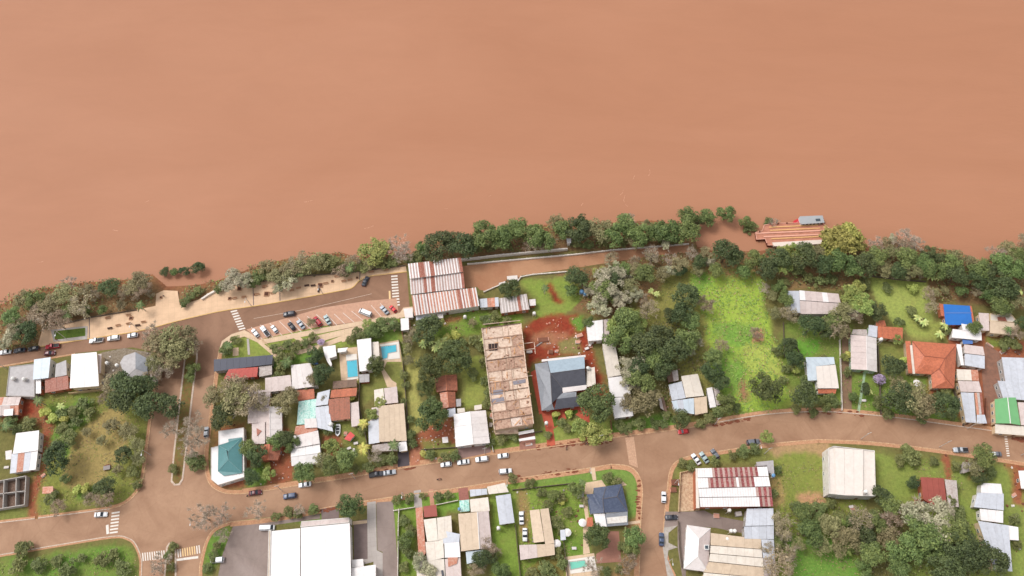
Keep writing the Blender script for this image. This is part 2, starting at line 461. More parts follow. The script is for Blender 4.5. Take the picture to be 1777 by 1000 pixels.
# ------------------------------------------------------------------ slabs: roads, pavements, paths
def slab(name, pts, z, m, kind='structure', depth=None, parent=None, world=False, **kw):
    top = pts if world else XY(pts, z)
    dz = (z + 0.15) if depth is None else depth
    o = MB(); o.prism([p - Vector((0, 0, dz)) for p in top], top)
    return o.build(name, m, parent, kind=kind, **kw)
def road_mat(name, dry_c, wet_c, amt, spec=0.35):
    m, nt, b = new_mat(name)
    geo = nd(nt, 'ShaderNodeNewGeometry'); pos = geo.outputs['Position']
    r = ramp(nt, [(0.36, C(wet_c)), (0.62, C(dry_c))])
    nt.links.new(noise(nt, pos, 0.055, 6, 0.6, 0.9), r.inputs[0])
    r2 = ramp(nt, [(0.3, (0.93,) * 3), (0.7, (1.05,) * 3)])
    nt.links.new(noise(nt, pos, 0.9, 8, 0.7), r2.inputs[0])
    c = mixc(nt, 1.0, r.outputs[0], r2.outputs[0], 'MULTIPLY')
    r3 = ramp(nt, [(0.60, (1, 1, 1)), (0.70, (0.84, 0.80, 0.77))]); nt.links.new(noise(nt, pos, 0.22, 8, 0.72, 1.2), r3.inputs[0])
    c = mixc(nt, 0.55, c, mixc(nt, 1.0, c, r3.outputs[0], 'MULTIPLY'))
    vo = nt.nodes.new('ShaderNodeTexVoronoi'); vo.feature = 'DISTANCE_TO_EDGE'; vo.inputs['Scale'].default_value = 0.07; vo.inputs['Randomness'].default_value = 1.0
    nz = nt.nodes.new('ShaderNodeTexNoise'); nz.inputs['Scale'].default_value = 0.3; nt.links.new(pos, nz.inputs['Vector'])
    nt.links.new(mixc(nt, 0.02, pos, nz.outputs[1]) if False else pos, vo.inputs['Vector'])
    r4 = ramp(nt, [(0.004, (0.86, 0.84, 0.82)), (0.009, (1, 1, 1))]); nt.links.new(vo.outputs['Distance'], r4.inputs[0])
    c = mixc(nt, 0.5, c, mixc(nt, 1.0, c, r4.outputs[0], 'MULTIPLY'))
    nt.links.new(c, b.inputs['Base Color'])
    b.inputs['Roughness'].default_value = 0.7; b.inputs['Specular IOR Level'].default_value = spec
    bp = nd(nt, 'ShaderNodeBump'); bp.inputs['Strength'].default_value = 0.15; bp.inputs['Distance'].default_value = 0.05
    nt.links.new(noise(nt, pos, 6, 5, 0.7), bp.inputs['Height']); nt.links.new(bp.outputs[0], b.inputs['Normal'])
    MATS[name] = m
    return m
M_road = road_mat('muddy_asphalt', (184, 144, 114), (162, 122, 94), 1)
M_road2 = road_mat('muddy_asphalt_riverside', (160, 120, 94), (140, 102, 78), 1)
M_lot = road_mat('dirt_yard', (196, 146, 110), (178, 124, 90), 1)
ROAD = [(-60, 968), (-60, 917), (0, 908), (60, 901), (130, 892), (190, 884), (215, 876), (236, 858), (248, 835), (256, 780), (264, 720), (274, 650), (280, 612),
        (290, 590), (310, 575), (330, 560), (372, 560), (383, 590), (379, 612), (372, 650), (366, 700), (360, 740), (354, 790), (357, 826), (368, 846), (392, 857), (420, 858),
        (470, 851), (520, 843), (610, 829), (700, 813), (800, 798), (900, 784), (1000, 770), (1090, 757), (1190, 744), (1250, 733), (1300, 724),
        (1350, 718), (1420, 715), (1480, 718), (1560, 726), (1640, 737), (1720, 748), (1777, 757), (1870, 772), (1870, 818), (1777, 802), (1700, 790),
        (1600, 776), (1510, 766), (1420, 762), (1330, 770), (1250, 782), (1200, 790), (1175, 799), (1162, 816), (1157, 850), (1152, 900),
        (1150, 950), (1158, 985), (1168, 1010), (1180, 1100), (1106, 1100), (1110, 1000), (1113, 900), (1116, 850), (1108, 822), (1090, 808), (1060, 805), (1000, 815), (900, 829),
        (800, 845), (700, 859), (600, 874), (480, 896), (400, 905), (372, 917), (356, 940), (347, 975), (345, 1000), (342, 1100),
        (243, 1100), (246, 1000), (246, 970), (236, 944), (222, 933), (195, 930), (100, 945), (0, 962)]
slab('road', ROAD, 0.02, M_road)
RIVROAD = [(-60, 622), (0, 612), (60, 603), (150, 589), (240, 575), (310, 557), (380, 541), (470, 527), (560, 511), (610, 500), (622, 490), (640, 480), (690, 473), (706, 473),
           (712, 548), (690, 552), (600, 575), (560, 560), (450, 590), (427, 576), (402, 584), (384, 600), (372, 650), (340, 660), (270, 655), (272, 612), (230, 603), (130, 613), (0, 635), (-60, 644)]
slab('riverside_road', RIVROAD, 0.024, M_road2)
LOT = [(802, 462), (900, 452), (1000, 441), (1080, 432), (1194, 424), (1199, 438), (1120, 446), (1000, 465), (905, 478), (896, 490), (870, 492), (845, 506), (832, 503), (828, 498), (808, 500)]
slab('dirt_yard', LOT, 0.05, M_lot)
for nm, poly in (('wet_road_stain', [(720, 846), (900, 822), (1000, 800), (1085, 790), (1090, 762), (1000, 775), (800, 806), (720, 820)]),): pass

M_kerb = mat('painted_kerb', (226, 190, 150), 0.8, var=0.22, stain=(176, 104, 72), stain_amt=0.5, scale=1.2)
M_kerbw = mat('pale_kerb', (222, 204, 186), 0.8, var=0.2, stain=(180, 120, 90), stain_amt=0.4, scale=1.2)
M_verge = mat('trodden_red_soil', (214, 164, 126), 0.95, var=0.2, stain=(178, 118, 88), stain_amt=0.45, scale=1.0, bump=0.3)
def strip(name, pts, w, z, m, off=0.0, kind='structure', parent=None, h=None, **kw):
    """a ribbon w metres wide along the photo line pts, shifted off metres to its left"""
    c = XY(pts, z); L = []; R = []
    for i, p in enumerate(c):
        dv = (c[min(i + 1, len(c) - 1)] - c[max(i - 1, 0)]); dv.z = 0; dv.normalize(); n = Vector((-dv.y, dv.x, 0))
        L.append(p + n * (off + w / 2)); R.append(p + n * (off - w / 2))
    b = MB(); hh = z + 0.12 if h is None else h; dn = Vector((0, 0, hh))
    for i in range(len(c) - 1):
        a0, a1, b1, b0 = R[i], R[i + 1], L[i + 1], L[i]
        b.face([a0, a1, b1, b0]); b.face([a0 - dn, a1 - dn, a1, a0]); b.face([b0 - dn, b0, b1, b1 - dn])
    b.face([L[0], R[0], R[0] - dn, L[0] - dn]); b.face([L[-1], R[-1], R[-1] - dn, L[-1] - dn])
    return b.build(name, m, parent, kind=kind, **kw)
def dense(pts, n=4):
    """smooth the photo line (Catmull-Rom)"""
    out = []
    for i in range(len(pts) - 1):
        p0, p1, p2, p3 = pts[max(i - 1, 0)], pts[i], pts[i + 1], pts[min(i + 2, len(pts) - 1)]
        for k in range(n):
            t = k / n
            out.append(tuple(0.5 * ((2 * p1[j]) + (-p0[j] + p2[j]) * t + (2 * p0[j] - 5 * p1[j] + 4 * p2[j] - p3[j]) * t * t + (-p0[j] + 3 * p1[j] - 3 * p2[j] + p3[j]) * t ** 3) for j in (0, 1)))
    return out + [pts[-1]]
# kerbs follow the road edges; left of the direction of travel is the land side
def edge(pts, vw=1.3, m=M_kerb):
    pts = dense(pts)
    strip('kerb', pts, 0.34, 0.13, m, off=0.17)
    vw *= .8
    if vw: strip('verge', pts, vw, 0.06, M_verge, off=0.36 + vw / 2)
i0 = ROAD.index((-60, 917)); edge(ROAD[i0:ROAD.index((190, 884)) + 1][:3], 0.8, M_kerbw)
edge([(66, 900), (130, 892), (190, 884)], 0.8, M_kerbw)
edge(ROAD[ROAD.index((190, 884)):ROAD.index((280, 612)) + 1], 1.0)
edge(list(ROAD[ROAD.index((379, 612)):ROAD.index((420, 858)) + 1]), 1.5)
edge(ROAD[ROAD.index((420, 858)):ROAD.index((1250, 733)) + 1], 2.0)
edge(ROAD[ROAD.index((1250, 733)):ROAD.index((1870, 772)) + 1], 1.6, M_kerbw)
edge(ROAD[ROAD.index((1870, 818)):ROAD.index((1420, 762)) + 1], 1.4)
edge(ROAD[ROAD.index((1420, 762)):ROAD.index((1180, 1100)) + 1], 1.4)
edge(ROAD[ROAD.index((1106, 1100)):ROAD.index((1060, 805)) + 1], 2.0)
edge(ROAD[ROAD.index((1060, 805)):ROAD.index((400, 905)) + 1], 1.8)
edge(ROAD[ROAD.index((400, 905)):ROAD.index((342, 1100)) + 1], 1.0)
edge(ROAD[ROAD.index((243, 1100)):] + ROAD[:1], 0.7, M_kerbw)
edge([(-60, 644), (0, 635), (60, 625), (130, 613)][::-1], 0.4)

CLODS = [[(1000, 766), (1062, 760), (1062, 768), (1000, 774)], [(890, 826), (1000, 812), (1000, 820), (890, 834)], [(540, 886), (590, 880), (590, 886), (540, 892)], [(1240, 736), (1300, 726), (1300, 731), (1240, 741)], [(1400, 712), (1500, 714), (1500, 722), (1400, 718)], [(1756, 752), (1777, 760), (1777, 768), (1756, 762)], [(1105, 830), (1113, 830), (1112, 900), (1106, 900)], [(640, 818), (720, 808), (720, 814), (640, 824)], [(930, 774), (1000, 764), (1000, 772), (930, 782)]]
_b = MB(); _r = random.Random(5)
for pl_ in CLODS:
    q_ = XY(pl_, .07)
    for _i in range(26):
        s_, t_ = _r.random(), _r.random(); p_ = q_[0].lerp(q_[1], s_).lerp(q_[3].lerp(q_[2], s_), t_); a_ = _r.uniform(.3, 1.1); k_ = 7; o_ = _r.uniform(0, 6)
        ring_ = [Vector((p_.x + math.cos(o_ + j / k_ * 6.283) * a_ * _r.uniform(.6, 1.3), p_.y + math.sin(o_ + j / k_ * 6.283) * a_ * .45 * _r.uniform(.6, 1.2), .06)) for j in range(k_)]
        _b.prism(ring_, [Vector((v.x * .8 + p_.x * .2, v.y * .8 + p_.y * .2, .10 + .03 * _r.random())) for v in ring_])
_b.build('mud_clods', mat('mud_clod', (140, 82, 60), .95, var=.25, scale=1), kind='stuff')

# medians of the avenue, one above and one below the junction
M_gr = MATS_grass = None
def median(pts, inner, name='median'):
    slab('kerb', pts, 0.14, M_kerbw)
    slab(name, inner, 0.17, mat('median_grass', (122, 118, 64), 0.95, var=0.3, stain=(150, 96, 66), stain_amt=0.55, scale=0.6, bump=0.5), depth=0.12)
median([(321, 612), (326, 605), (337, 603), (343, 608), (343, 622), (338, 660), (331, 720), (323, 790), (318, 832), (312, 842), (302, 843), (296, 836), (300, 790), (308, 720), (316, 650)],
       [(323, 613), (328, 607), (336, 606), (340, 610), (340, 622), (335, 660), (328, 720), (320, 790), (315, 831), (310, 839), (304, 840), (299, 834), (303, 790), (311, 720), (319, 650)])
median([(288, 950), (293, 942), (300, 941), (306, 948), (306, 1000), (303, 1100), (282, 1100), (284, 1000)],
       [(291, 951), (295, 945), (299, 944), (303, 950), (303, 1000), (300, 1100), (285, 1100), (287, 1000)])

# painted markings
M_paint = mat('road_paint', (244, 236, 226), 0.6, var=0.1, stain=(214, 176, 148), stain_amt=0.25, scale=1.5)
M_painty = mat('orange_road_paint', (244, 206, 150), 0.6, var=0.1, scale=1.5)
def zebra(c0, c1, w0, w1, n, label, mats=None, fill=0.5):
    """stripes between the photo points c0 and c1 (centres); w0 / w1 = half stripe vector in pixels at either end"""
    r = root('zebra_crossing', P((c0[0] + c1[0]) / 2, (c0[1] + c1[1]) / 2, 0), None, None); r['kind'] = 'structure'
    inv = Vector(r.location)
    for i in range(n):
        t = (i + 0.5) / n
        cx, cy = c0[0] + (c1[0] - c0[0]) * t, c0[1] + (c1[1] - c0[1]) * t
        hx, hy = w0[0] + (w1[0] - w0[0]) * t, w0[1] + (w1[1] - w0[1]) * t
        dx, dy = (c1[0] - c0[0]) / n * fill / 2, (c1[1] - c0[1]) / n * fill / 2
        q = [P(cx + sx * hx + sy * dx, cy + sx * hy + sy * dy, 0.034) - inv for sx, sy in ((-1, -1), (1, -1), (1, 1), (-1, 1))]
        b = MB(); b.face(q)
        b.build('stripe', (mats[i] if mats else M_paint), r)
    return r
zebra((405, 538), (421, 573), (5.5, -1.4), (5.5, -1.4), 8, 'x')
zebra((684, 477), (688, 532), (5.5, -0.5), (6, -0.5), 11, 'x')
zebra((201, 887), (197, 927), (7, -1), (7, -1), 7, 'x')
zebra((246, 967), (287, 962), (0.6, 7), (0.6, 7), 10, 'x')
zebra((307, 961), (348, 953), (0.6, 7), (0.6, 7), 10, 'x', [M_paint if i in (0, 1, 8, 9) else M_painty for i in range(10)])
zebra((1745, 756), (1750, 793), (2.5, 0), (2.5, 0), 9, 'x')
def line_mark(pts, w=0.3, m=None, name='stop_line', z=0.034):
    c = XY(pts, z); b = MB(); dv = (c[1] - c[0]).normalized(); n = Vector((-dv.y, dv.x, 0)) * w / 2
    b.face([c[0] - n, c[1] - n, c[1] + n, c[0] + n]); return b.build(name, m or M_paint, kind='structure')
line_mark([(440, 553), (530, 537)], .16, m=MATS['pale_kerb'], name='lane_line'); line_mark([(530, 537), (645, 510)], .16, m=MATS['pale_kerb'], name='lane_line'); line_mark([(186, 911), (187, 927)], 0.9); line_mark([(306, 972), (344, 967)], 0.8); line_mark([(676, 505), (677, 530)], 0.7, M_painty)
slab('raised_crossing', [(1085, 760), (1100, 758), (1107, 812), (1092, 806)], 0.07, mat('pale_brick_paving', (214, 172, 142), 0.9, var=0.15, stain=(176, 128, 98), stain_amt=0.4, scale=1.2))
slab('paving_strip', [(710, 548), (714, 572), (706, 574), (703, 549)], 0.06, M_lot)

# ------------------------------------------------------------------ promenade and paths
M_prom = None
def paving_mat(name, rgb, tile, k=None, seam=(0.86,) * 3):
    m, nt, b = new_mat(name)
    geo = nd(nt, 'ShaderNodeNewGeometry'); pos = geo.outputs['Position']
    br = nt.nodes.new('ShaderNodeTexBrick'); br.offset = 0.0
    br.inputs['Scale'].default_value = 1.0; br.inputs['Brick Width'].default_value = tile; br.inputs['Row Height'].default_value = tile
    br.inputs['Mortar Size'].default_value = 0.06
    br.inputs['Color1'].default_value = (1, 1, 1, 1); br.inputs['Color2'].default_value = (0.93, 0.93, 0.93, 1); br.inputs['Mortar'].default_value = (*seam, 1)
    mp = nd(nt, 'ShaderNodeMapping'); mp.inputs['Rotation'].default_value = (0, 0, -0.16)
    nt.links.new(pos, mp.inputs[0]); nt.links.new(mp.outputs[0], br.inputs['Vector'])
    r = ramp(nt, [(0.3, (0.88, 0.86, 0.84)), (0.65, (1.05, 1.04, 1.03))]); nt.links.new(noise(nt, pos, 0.25, 7, 0.65), r.inputs[0])
    c = mixc(nt, 1.0, C(rgb, k), br.outputs[0], 'MULTIPLY'); c = mixc(nt, 1.0, c, r.outputs[0], 'MULTIPLY')
    nt.links.new(c, b.inputs['Base Color']); b.inputs['Roughness'].default_value = 0.85
    MATS[name] = m; return m
M_prom = paving_mat('sand_paving', (240, 202, 166), 2.4)
M_pave = paving_mat('pale_paving', (234, 204, 172), 1.5)
M_conc = mat('bare_concrete', (196, 186, 176), 0.9, var=0.15, stain=(160, 140, 124), stain_amt=0.4, scale=0.5)
M_gconc = paving_mat('grey_paving', (196, 186, 180), 1.6)
M_asph = road_mat('grey_asphalt', (164, 146, 138), (142, 124, 116), 1)
M_dasph = mat('dark_paving', (134, 116, 112), 0.8, var=0.15, scale=0.6)
M_redp = mat('red_paving', (206, 100, 74), 0.8, var=0.12, scale=0.6, stain=(180, 80, 60), stain_amt=0.3)
M_brickp = paving_mat('brown_brick_paving', (176, 124, 106), 1.2)
PROM = [(66, 598), (74, 570), (110, 562), (158, 551), (200, 545), (236, 538), (270, 531), (271, 510), (284, 504), (308, 505), (312, 530), (345, 520), (374, 501),
        (430, 493), (500, 481), (600, 474), (704, 461), (706, 472), (640, 480), (624, 487), (612, 499), (590, 505), (470, 527), (380, 541), (310, 557), (240, 575), (150, 589), (70, 602)]
slab('promenade', PROM, 0.15, M_prom)
M_kerby = mat('yellow_kerb', (232, 190, 116), 0.8, var=0.15, scale=1)
strip('kerb', dense([(70, 602), (150, 589), (240, 575), (310, 557), (380, 541), (470, 527), (590, 505), (612, 499), (624, 487), (640, 480), (706, 472)]), 0.3, 0.165, M_kerby, off=0.1)
for pts in ([(155, 551), (155, 587)], [(439, 493), (440, 530)], [(485, 486), (486, 522)], [(625, 470), (624, 486)]):
    strip('drain_channel', pts, 0.35, 0.17, M_dasph, h=0.03)
# planting bed of the promenade
slab('planter_edge', [(88, 572), (152, 566), (151, 589), (93, 593)], 0.28, M_gconc)
slab('planter_lawn', [(94, 575), (148, 569), (148, 583), (95, 590)], 0.31, mat('bed_grass', (88, 112, 44), 0.95, var=0.35, scale=0.8, bump=0.5, stain=(124, 136, 50), stain_amt=0.4), depth=0.1)
# paths of the small square below the parking bays
slab('parking_bays', [(428, 572), (560, 534), (640, 522), (688, 518), (692, 544), (640, 556), (560, 566), (448, 590)], 0.045, mat('brick_parking', (208, 160, 134), 0.9, var=0.15, stain=(216, 176, 148), stain_amt=0.4, scale=0.8))
for i, (a, c_) in enumerate([((436, 568), (456, 590)), ((452, 564), (474, 586)), ((468, 561), (490, 583)), ((485, 558), (508, 580)), ((501, 555), (524, 577)), ((516, 551), (542, 573)), ((533, 549), (558, 570)),
                             ((549, 546), (575, 568)), ((566, 545), (586, 566)), ((580, 545), (598, 562)), ((595, 543), (614, 559)), ((610, 540), (630, 556)), ((644, 530), (662, 550)), ((660, 527), (678, 545))]):
    line_mark([a, c_], 0.17, name='parking_line', z=0.06)
slab('footpath', [(379, 612), (385, 592), (402, 580), (424, 573), (432, 577), (450, 590), (560, 569), (640, 555), (694, 543), (700, 534), (716, 532), (718, 545), (696, 552), (640, 562), (560, 578), (458, 597), (486, 618), (479, 622), (446, 594), (424, 584), (408, 589), (394, 600), (388, 616)], 0.12, M_pave)
slab('footpath', [(468, 606), (560, 580), (640, 562), (645, 568), (560, 592), (470, 612)], 0.125, M_pave)
slab('footpath', [(504, 582), (514, 580), (546, 604), (536, 608)], 0.135, M_pave)
slab('footpath', [(512, 610), (560, 596), (600, 580), (688, 556), (690, 560), (604, 588), (560, 604), (516, 616)], 0.128, M_pave)
slab('footpath', [(588, 586), (608, 578), (609, 590), (594, 594)], 0.138, M_pave)
slab('footpath', [(674, 552), (680, 552), (688, 572), (684, 576)], 0.131, M_pave)
slab('footpath', [(404, 604), (414, 603), (414, 617), (404, 618)], 0.12, M_pave)
slab('gravel_strip', [(428, 588), (432, 588), (434, 616), (430, 616)], 0.1, M_gconc)
# yards, drives and terraces
slab('terrace', [(176, 612), (216, 604), (262, 612), (262, 655), (240, 660), (172, 668)], 0.06, mat('yard_stone', (140, 124, 104), 0.9, var=0.3, stain=(184, 172, 156), stain_amt=0.4, scale=0.9))
slab('pool_terrace', [(588, 606), (620, 602), (622, 660), (592, 660)], 0.08, M_pave)
slab('pool_terrace', [(657, 596), (693, 590), (697, 628), (660, 628)], 0.08, M_pave)
slab('footpath', [(662, 626), (672, 627), (666, 640), (680, 660), (688, 665), (688, 672), (672, 672), (662, 645)], 0.07, M_pave)
slab('drive', [(690, 784), (709, 782), (711, 808), (690, 811)], 0.07, mat('dark_tarmac', (84, 74, 78), 0.7, var=0.1))
slab('footpath', [(712, 778), (730, 776), (728, 806), (712, 808)], 0.07, mat('red_brick_path', (190, 126, 96), 0.9, var=0.2, scale=1))
slab('driveway', [(795, 775), (850, 768), (852, 785), (796, 797)], 0.07, mat('mauve_paving', (158, 128, 120), 0.9, var=0.12))
slab('driveway', [(900, 752), (928, 748), (930, 778), (902, 781)], 0.07, M_brickp)
slab('red_terrace', [(938, 712), (1006, 703), (1022, 716), (1024, 740), (1010, 738), (1006, 724), (996, 718), (960, 745), (964, 774), (950, 777), (946, 740)], 0.1, M_redp)
slab('grass_bed', [(957, 719), (1002, 711), (1003, 716), (962, 742)], 0.115, mat('bed_grass', (88, 112, 44)), depth=0.05)
slab('red_path', [(971, 716), (979, 714), (983, 727), (975, 732), (968, 728)], 0.125, M_redp, depth=0.05)
slab('dirt_path', [(921, 646), (932, 640), (944, 714), (936, 720)], 0.06, M_redp)
slab('drive', [(1461, 585), (1472, 560), (1478, 582), (1478, 716), (1484, 716), (1462, 716), (1460, 640)], 0.05, mat('drive_soil', (146, 116, 92), 0.95, var=0.15, scale=0.8))
slab('mint_path', [(1499, 645), (1503, 646), (1492, 716), (1487, 716)], 0.09, mat('mint_concrete', (172, 196, 160), 0.8, var=0.1))
slab('lane', [(1709, 596), (1735, 612), (1738, 660), (1726, 735), (1712, 735), (1704, 650)], 0.05, mat('lane_soil', (160, 116, 96), 0.95, var=0.22, stain=(126, 96, 84), stain_amt=0.5, scale=0.4))
slab('loading_yard', [(1181, 820), (1208, 815), (1214, 886), (1178, 888)], 0.08, mat('stained_concrete', (222, 194, 160), 0.9, var=0.15, stain=(160, 106, 78), stain_amt=0.5, scale=0.7))
slab('tarmac_drive', [(1155, 888), (1196, 888), (1222, 886), (1240, 895), (1292, 905), (1292, 926), (1240, 916), (1176, 912), (1152, 920)], 0.065, M_asph)
slab('pavement', [(1152, 916), (1176, 912), (1160, 925), (1160, 942), (1176, 950), (1160, 955), (1158, 970), (1170, 1000), (1180, 1100), (1170, 1100), (1158, 1000), (1150, 950)], 0.14, M_conc)
slab('pavement', [(1176, 905), (1196, 905), (1190, 1000), (1184, 1000), (1176, 950)], 0.075, M_asph)
slab('car_park', [(405, 912), (445, 905), (555, 892), (556, 900), (470, 912), (468, 1100), (360, 1100), (385, 965)], 0.055, M_asph)
slab('entrance_paving', [(557, 883), (589, 878), (588, 900), (558, 902)], 0.075, M_dasph)
slab('footpath', [(637, 872), (652, 870), (654, 955), (664, 960), (664, 1100), (650, 1100), (648, 975), (612, 985), (604, 975), (615, 972), (638, 970)], 0.09, M_gconc)
slab('service_court', [(614, 905), (637, 901), (638, 970), (614, 972)], 0.07, M_dasph)
slab('crosswalk_path', [(612, 905), (637, 903), (637, 908), (612, 911)], 0.085, M_pave)
slab('driveway', [(653, 872), (682, 870), (692, 1000), (692, 1100), (664, 1100), (664, 958), (655, 955)], 0.062, M_asph)
slab('walkway', [(718, 852), (730, 850), (733, 880), (719, 882)], 0.07, M_gconc)
slab('walkway', [(744, 850), (752, 849), (754, 878), (747, 879)], 0.07, mat('pink_paving', (206, 152, 126), 0.9, var=0.1))
slab('front_yard', [(795, 848), (812, 846), (814, 868), (797, 870)], 0.07, mat('maroon_tiles', (170, 112, 100), 0.85, var=0.2, scale=1.5))
slab('walkway', [(1024, 811), (1032, 810), (1035, 833), (1029, 834)], 0.07, M_pave)
slab('terrace', [(1016, 838), (1044, 833), (1052, 845), (1030, 850), (1028, 858), (1014, 858)], 0.08, M_pave)
slab('terrace', [(1064, 832), (1074, 829), (1088, 842), (1066, 846)], 0.08, M_pave)
slab('walkway', [(1010, 862), (1018, 862), (1024, 915), (1018, 925), (1024, 960), (1012, 962), (1012, 918), (1016, 900)], 0.085, M_pave)
slab('courtyard', [(1055, 922), (1074, 922), (1078, 975), (1035, 978), (1034, 962), (1054, 950)], 0.07, M_brickp)
slab('pool_terrace', [(979, 967), (1031, 960), (1040, 1010), (984, 1012)], 0.075, M_pave)
slab('walkway', [(1088, 906), (1111, 903), (1111, 908), (1088, 911)], 0.08, M_pave)
# ------------------------------------------------------------------ buildings
R_ = {}
def RM(key, rgb, **kw):
    kw.setdefault('var', 0.07); kw.setdefault('scale', 0.5); kw.setdefault('rough', 0.5)
    R_[key] = mat('roof_' + key, rgb, **kw)
RM('white', (246, 240, 238), objvar=0.03, stain=(220, 208, 202), stain_amt=0.25, scale=0.5, k=.84)
RM('offwhite', (238, 228, 224), objvar=0.05, stain=(206, 192, 186), stain_amt=0.3)
RM('cream', (238, 226, 212), objvar=0.04, stain=(206, 186, 166), stain_amt=0.25)
RM('lightcream', (242, 230, 220), objvar=0.02, stain=(224, 208, 196), stain_amt=0.3)
RM('beige', (222, 198, 172), objvar=0.05, stain=(192, 166, 140), stain_amt=0.3)
RM('pink', (224, 206, 200), objvar=0.05, stain=(194, 172, 164), stain_amt=0.35)
RM('zinc', (214, 216, 224), objvar=0.06, stain=(180, 178, 180), stain_amt=0.3, rough=0.4)
RM('grey', (190, 184, 184), objvar=0.06, stain=(156, 148, 146), stain_amt=0.35)
RM('oldzinc', (206, 194, 188), objvar=0.10, stain=(156, 128, 114), stain_amt=0.45, scale=0.8)
RM('stripe', (196, 170, 162), objvar=0.12, stain=(176, 104, 82), stain_amt=0.45, scale=1.4)
RM('rust', (166, 92, 70), objvar=0.12, stain=(212, 176, 162), stain_amt=0.28, scale=1.3, var=.2)
RM('rustred', (150, 62, 62), objvar=0.12, stain=(226, 190, 186), stain_amt=0.3, scale=1.2, var=.2)
RM('rustlight', (206, 128, 98), objvar=0.14, stain=(226, 190, 170), stain_amt=0.5, scale=0.7)
RM('redpaint', (198, 84, 72), objvar=0.05, stain=(168, 62, 56), stain_amt=0.35)
RM('brick', (168, 88, 76), objvar=0.05, stain=(140, 74, 64), stain_amt=0.3)
RM('tile', (210, 122, 88), objvar=0.07, stain=(158, 88, 66), stain_amt=0.45, scale=0.8, bump=0.5)
RM('oldtile', (184, 112, 86), objvar=0.10, stain=(118, 82, 66), stain_amt=0.5, scale=0.9, bump=0.5)
RM('mosstile', (140, 108, 88), objvar=0.10, stain=(104, 84, 70), stain_amt=0.5, scale=0.9, bump=0.5)
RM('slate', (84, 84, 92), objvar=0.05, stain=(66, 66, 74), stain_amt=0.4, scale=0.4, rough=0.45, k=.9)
RM('slatelit', (150, 152, 158), objvar=0.05, stain=(118, 118, 124), stain_amt=0.3)  # paler copy of slate, the light on the slope put into its colour
RM('skylit_slate', (168, 184, 196), objvar=0.04, stain=(140, 152, 164), stain_amt=0.3, rough=0.4)  # slate slope with the pale sky reflection put into its colour
RM('ice', (212, 222, 230), objvar=0.04, stain=(176, 190, 200), stain_amt=0.2, rough=0.4)
RM('navy', (54, 57, 76), objvar=0.05, stain=(52, 54, 68), stain_amt=0.3, rough=0.4, k=.9)
RM('bluegrey', (74, 82, 104), objvar=0.05, stain=(104, 114, 134), stain_amt=0.4, rough=0.4, scale=0.9, k=.9)
RM('teal', (92, 142, 144), objvar=0.04, stain=(78, 124, 126), stain_amt=0.3, rough=0.4)
RM('plaster', (240, 222, 208), objvar=0.05, stain=(186, 134, 112), stain_amt=0.5, scale=0.7, bump=0.3)
RM('turq', (124, 206, 190), objvar=0.05, stain=(214, 240, 230), stain_amt=0.85, scale=0.9, rough=0.3)
RM('green', (126, 188, 128), objvar=0.02, stain=(112, 170, 114), stain_amt=0.2, scale=0.3)
RM('blue', (52, 122, 204), objvar=0.02, stain=(40, 106, 190), stain_amt=0.25, scale=0.25)
RM('bluetarp', (92, 130, 196), objvar=0.04)
RM('redtent', (232, 96, 92), objvar=0.02)
RM('slab', (232, 206, 184), objvar=0.05, stain=(166, 118, 94), stain_amt=0.42, scale=0.55, bump=0.3)
RM('slabold', (206, 170, 146), objvar=0.05, stain=(146, 100, 80), stain_amt=0.55, scale=0.6, bump=0.3)
M_wall = {k: mat('wall_' + k, c, 0.85, var=0.12, stain=(168, 116, 90), stain_amt=0.2, scale=0.4) for k, c in
          dict(white=(236, 230, 222), cream=(236, 210, 172), pink=(226, 180, 158), brick=(196, 118, 84), grey=(186, 180, 174), yellow=(240, 206, 138), green=(168, 196, 158), red=(182, 84, 62), beige=(214, 190, 160), brown=(132, 98, 76)).items()}
M_ridge = {'light': mat('ridge_light', (238, 232, 228), 0.5), 'dark': mat('ridge_dark', (110, 104, 106), 0.5), 'tile': mat('ridge_tile', (214, 136, 104), 0.7), 'teal': mat('ridge_teal', (128, 168, 168), 0.5), 'rust': mat('ridge_rust', (158, 92, 72), 0.7)}
M_glass = mat('window_glass', (70, 80, 88), 0.12, var=0.02, spec=0.6)
M_frame = mat('window_frame', (240, 238, 234), 0.5)
M_door = mat('door_wood', (128, 84, 58), 0.6, objvar=0.2)
_w = MB(); _w.box((0, 0, 0), (1.25, 0.10, 0.10)); _w.v = [(x, y, z + 0.55) for x, y, z in _w.v]
_w.box((0, 0, -0.55), (1.25, 0.16, 0.08)); _w.box((-0.58, 0, 0), (0.09, 0.10, 1.0)); _w.box((0.58, 0, 0), (0.09, 0.10, 1.0)); _w.box((0, 0, 0), (0.06, 0.07, 1.0))
ME_window = _w.mesh('window', M_frame)
_w = MB(); _w.box((0, 0.02, 0), (1.1, 0.04, 1.02)); ME_pane = _w.mesh('pane', M_glass)
_w = MB(); _w.box((0, 0, 1.05), (0.95, 0.08, 2.1)); ME_door = _w.mesh('door', M_door)
_w = MB(); _w.box((0.36, -0.07, 1.0), (0.05, 0.08, 0.14)); ME_handle = _w.mesh('handle', M_frame)

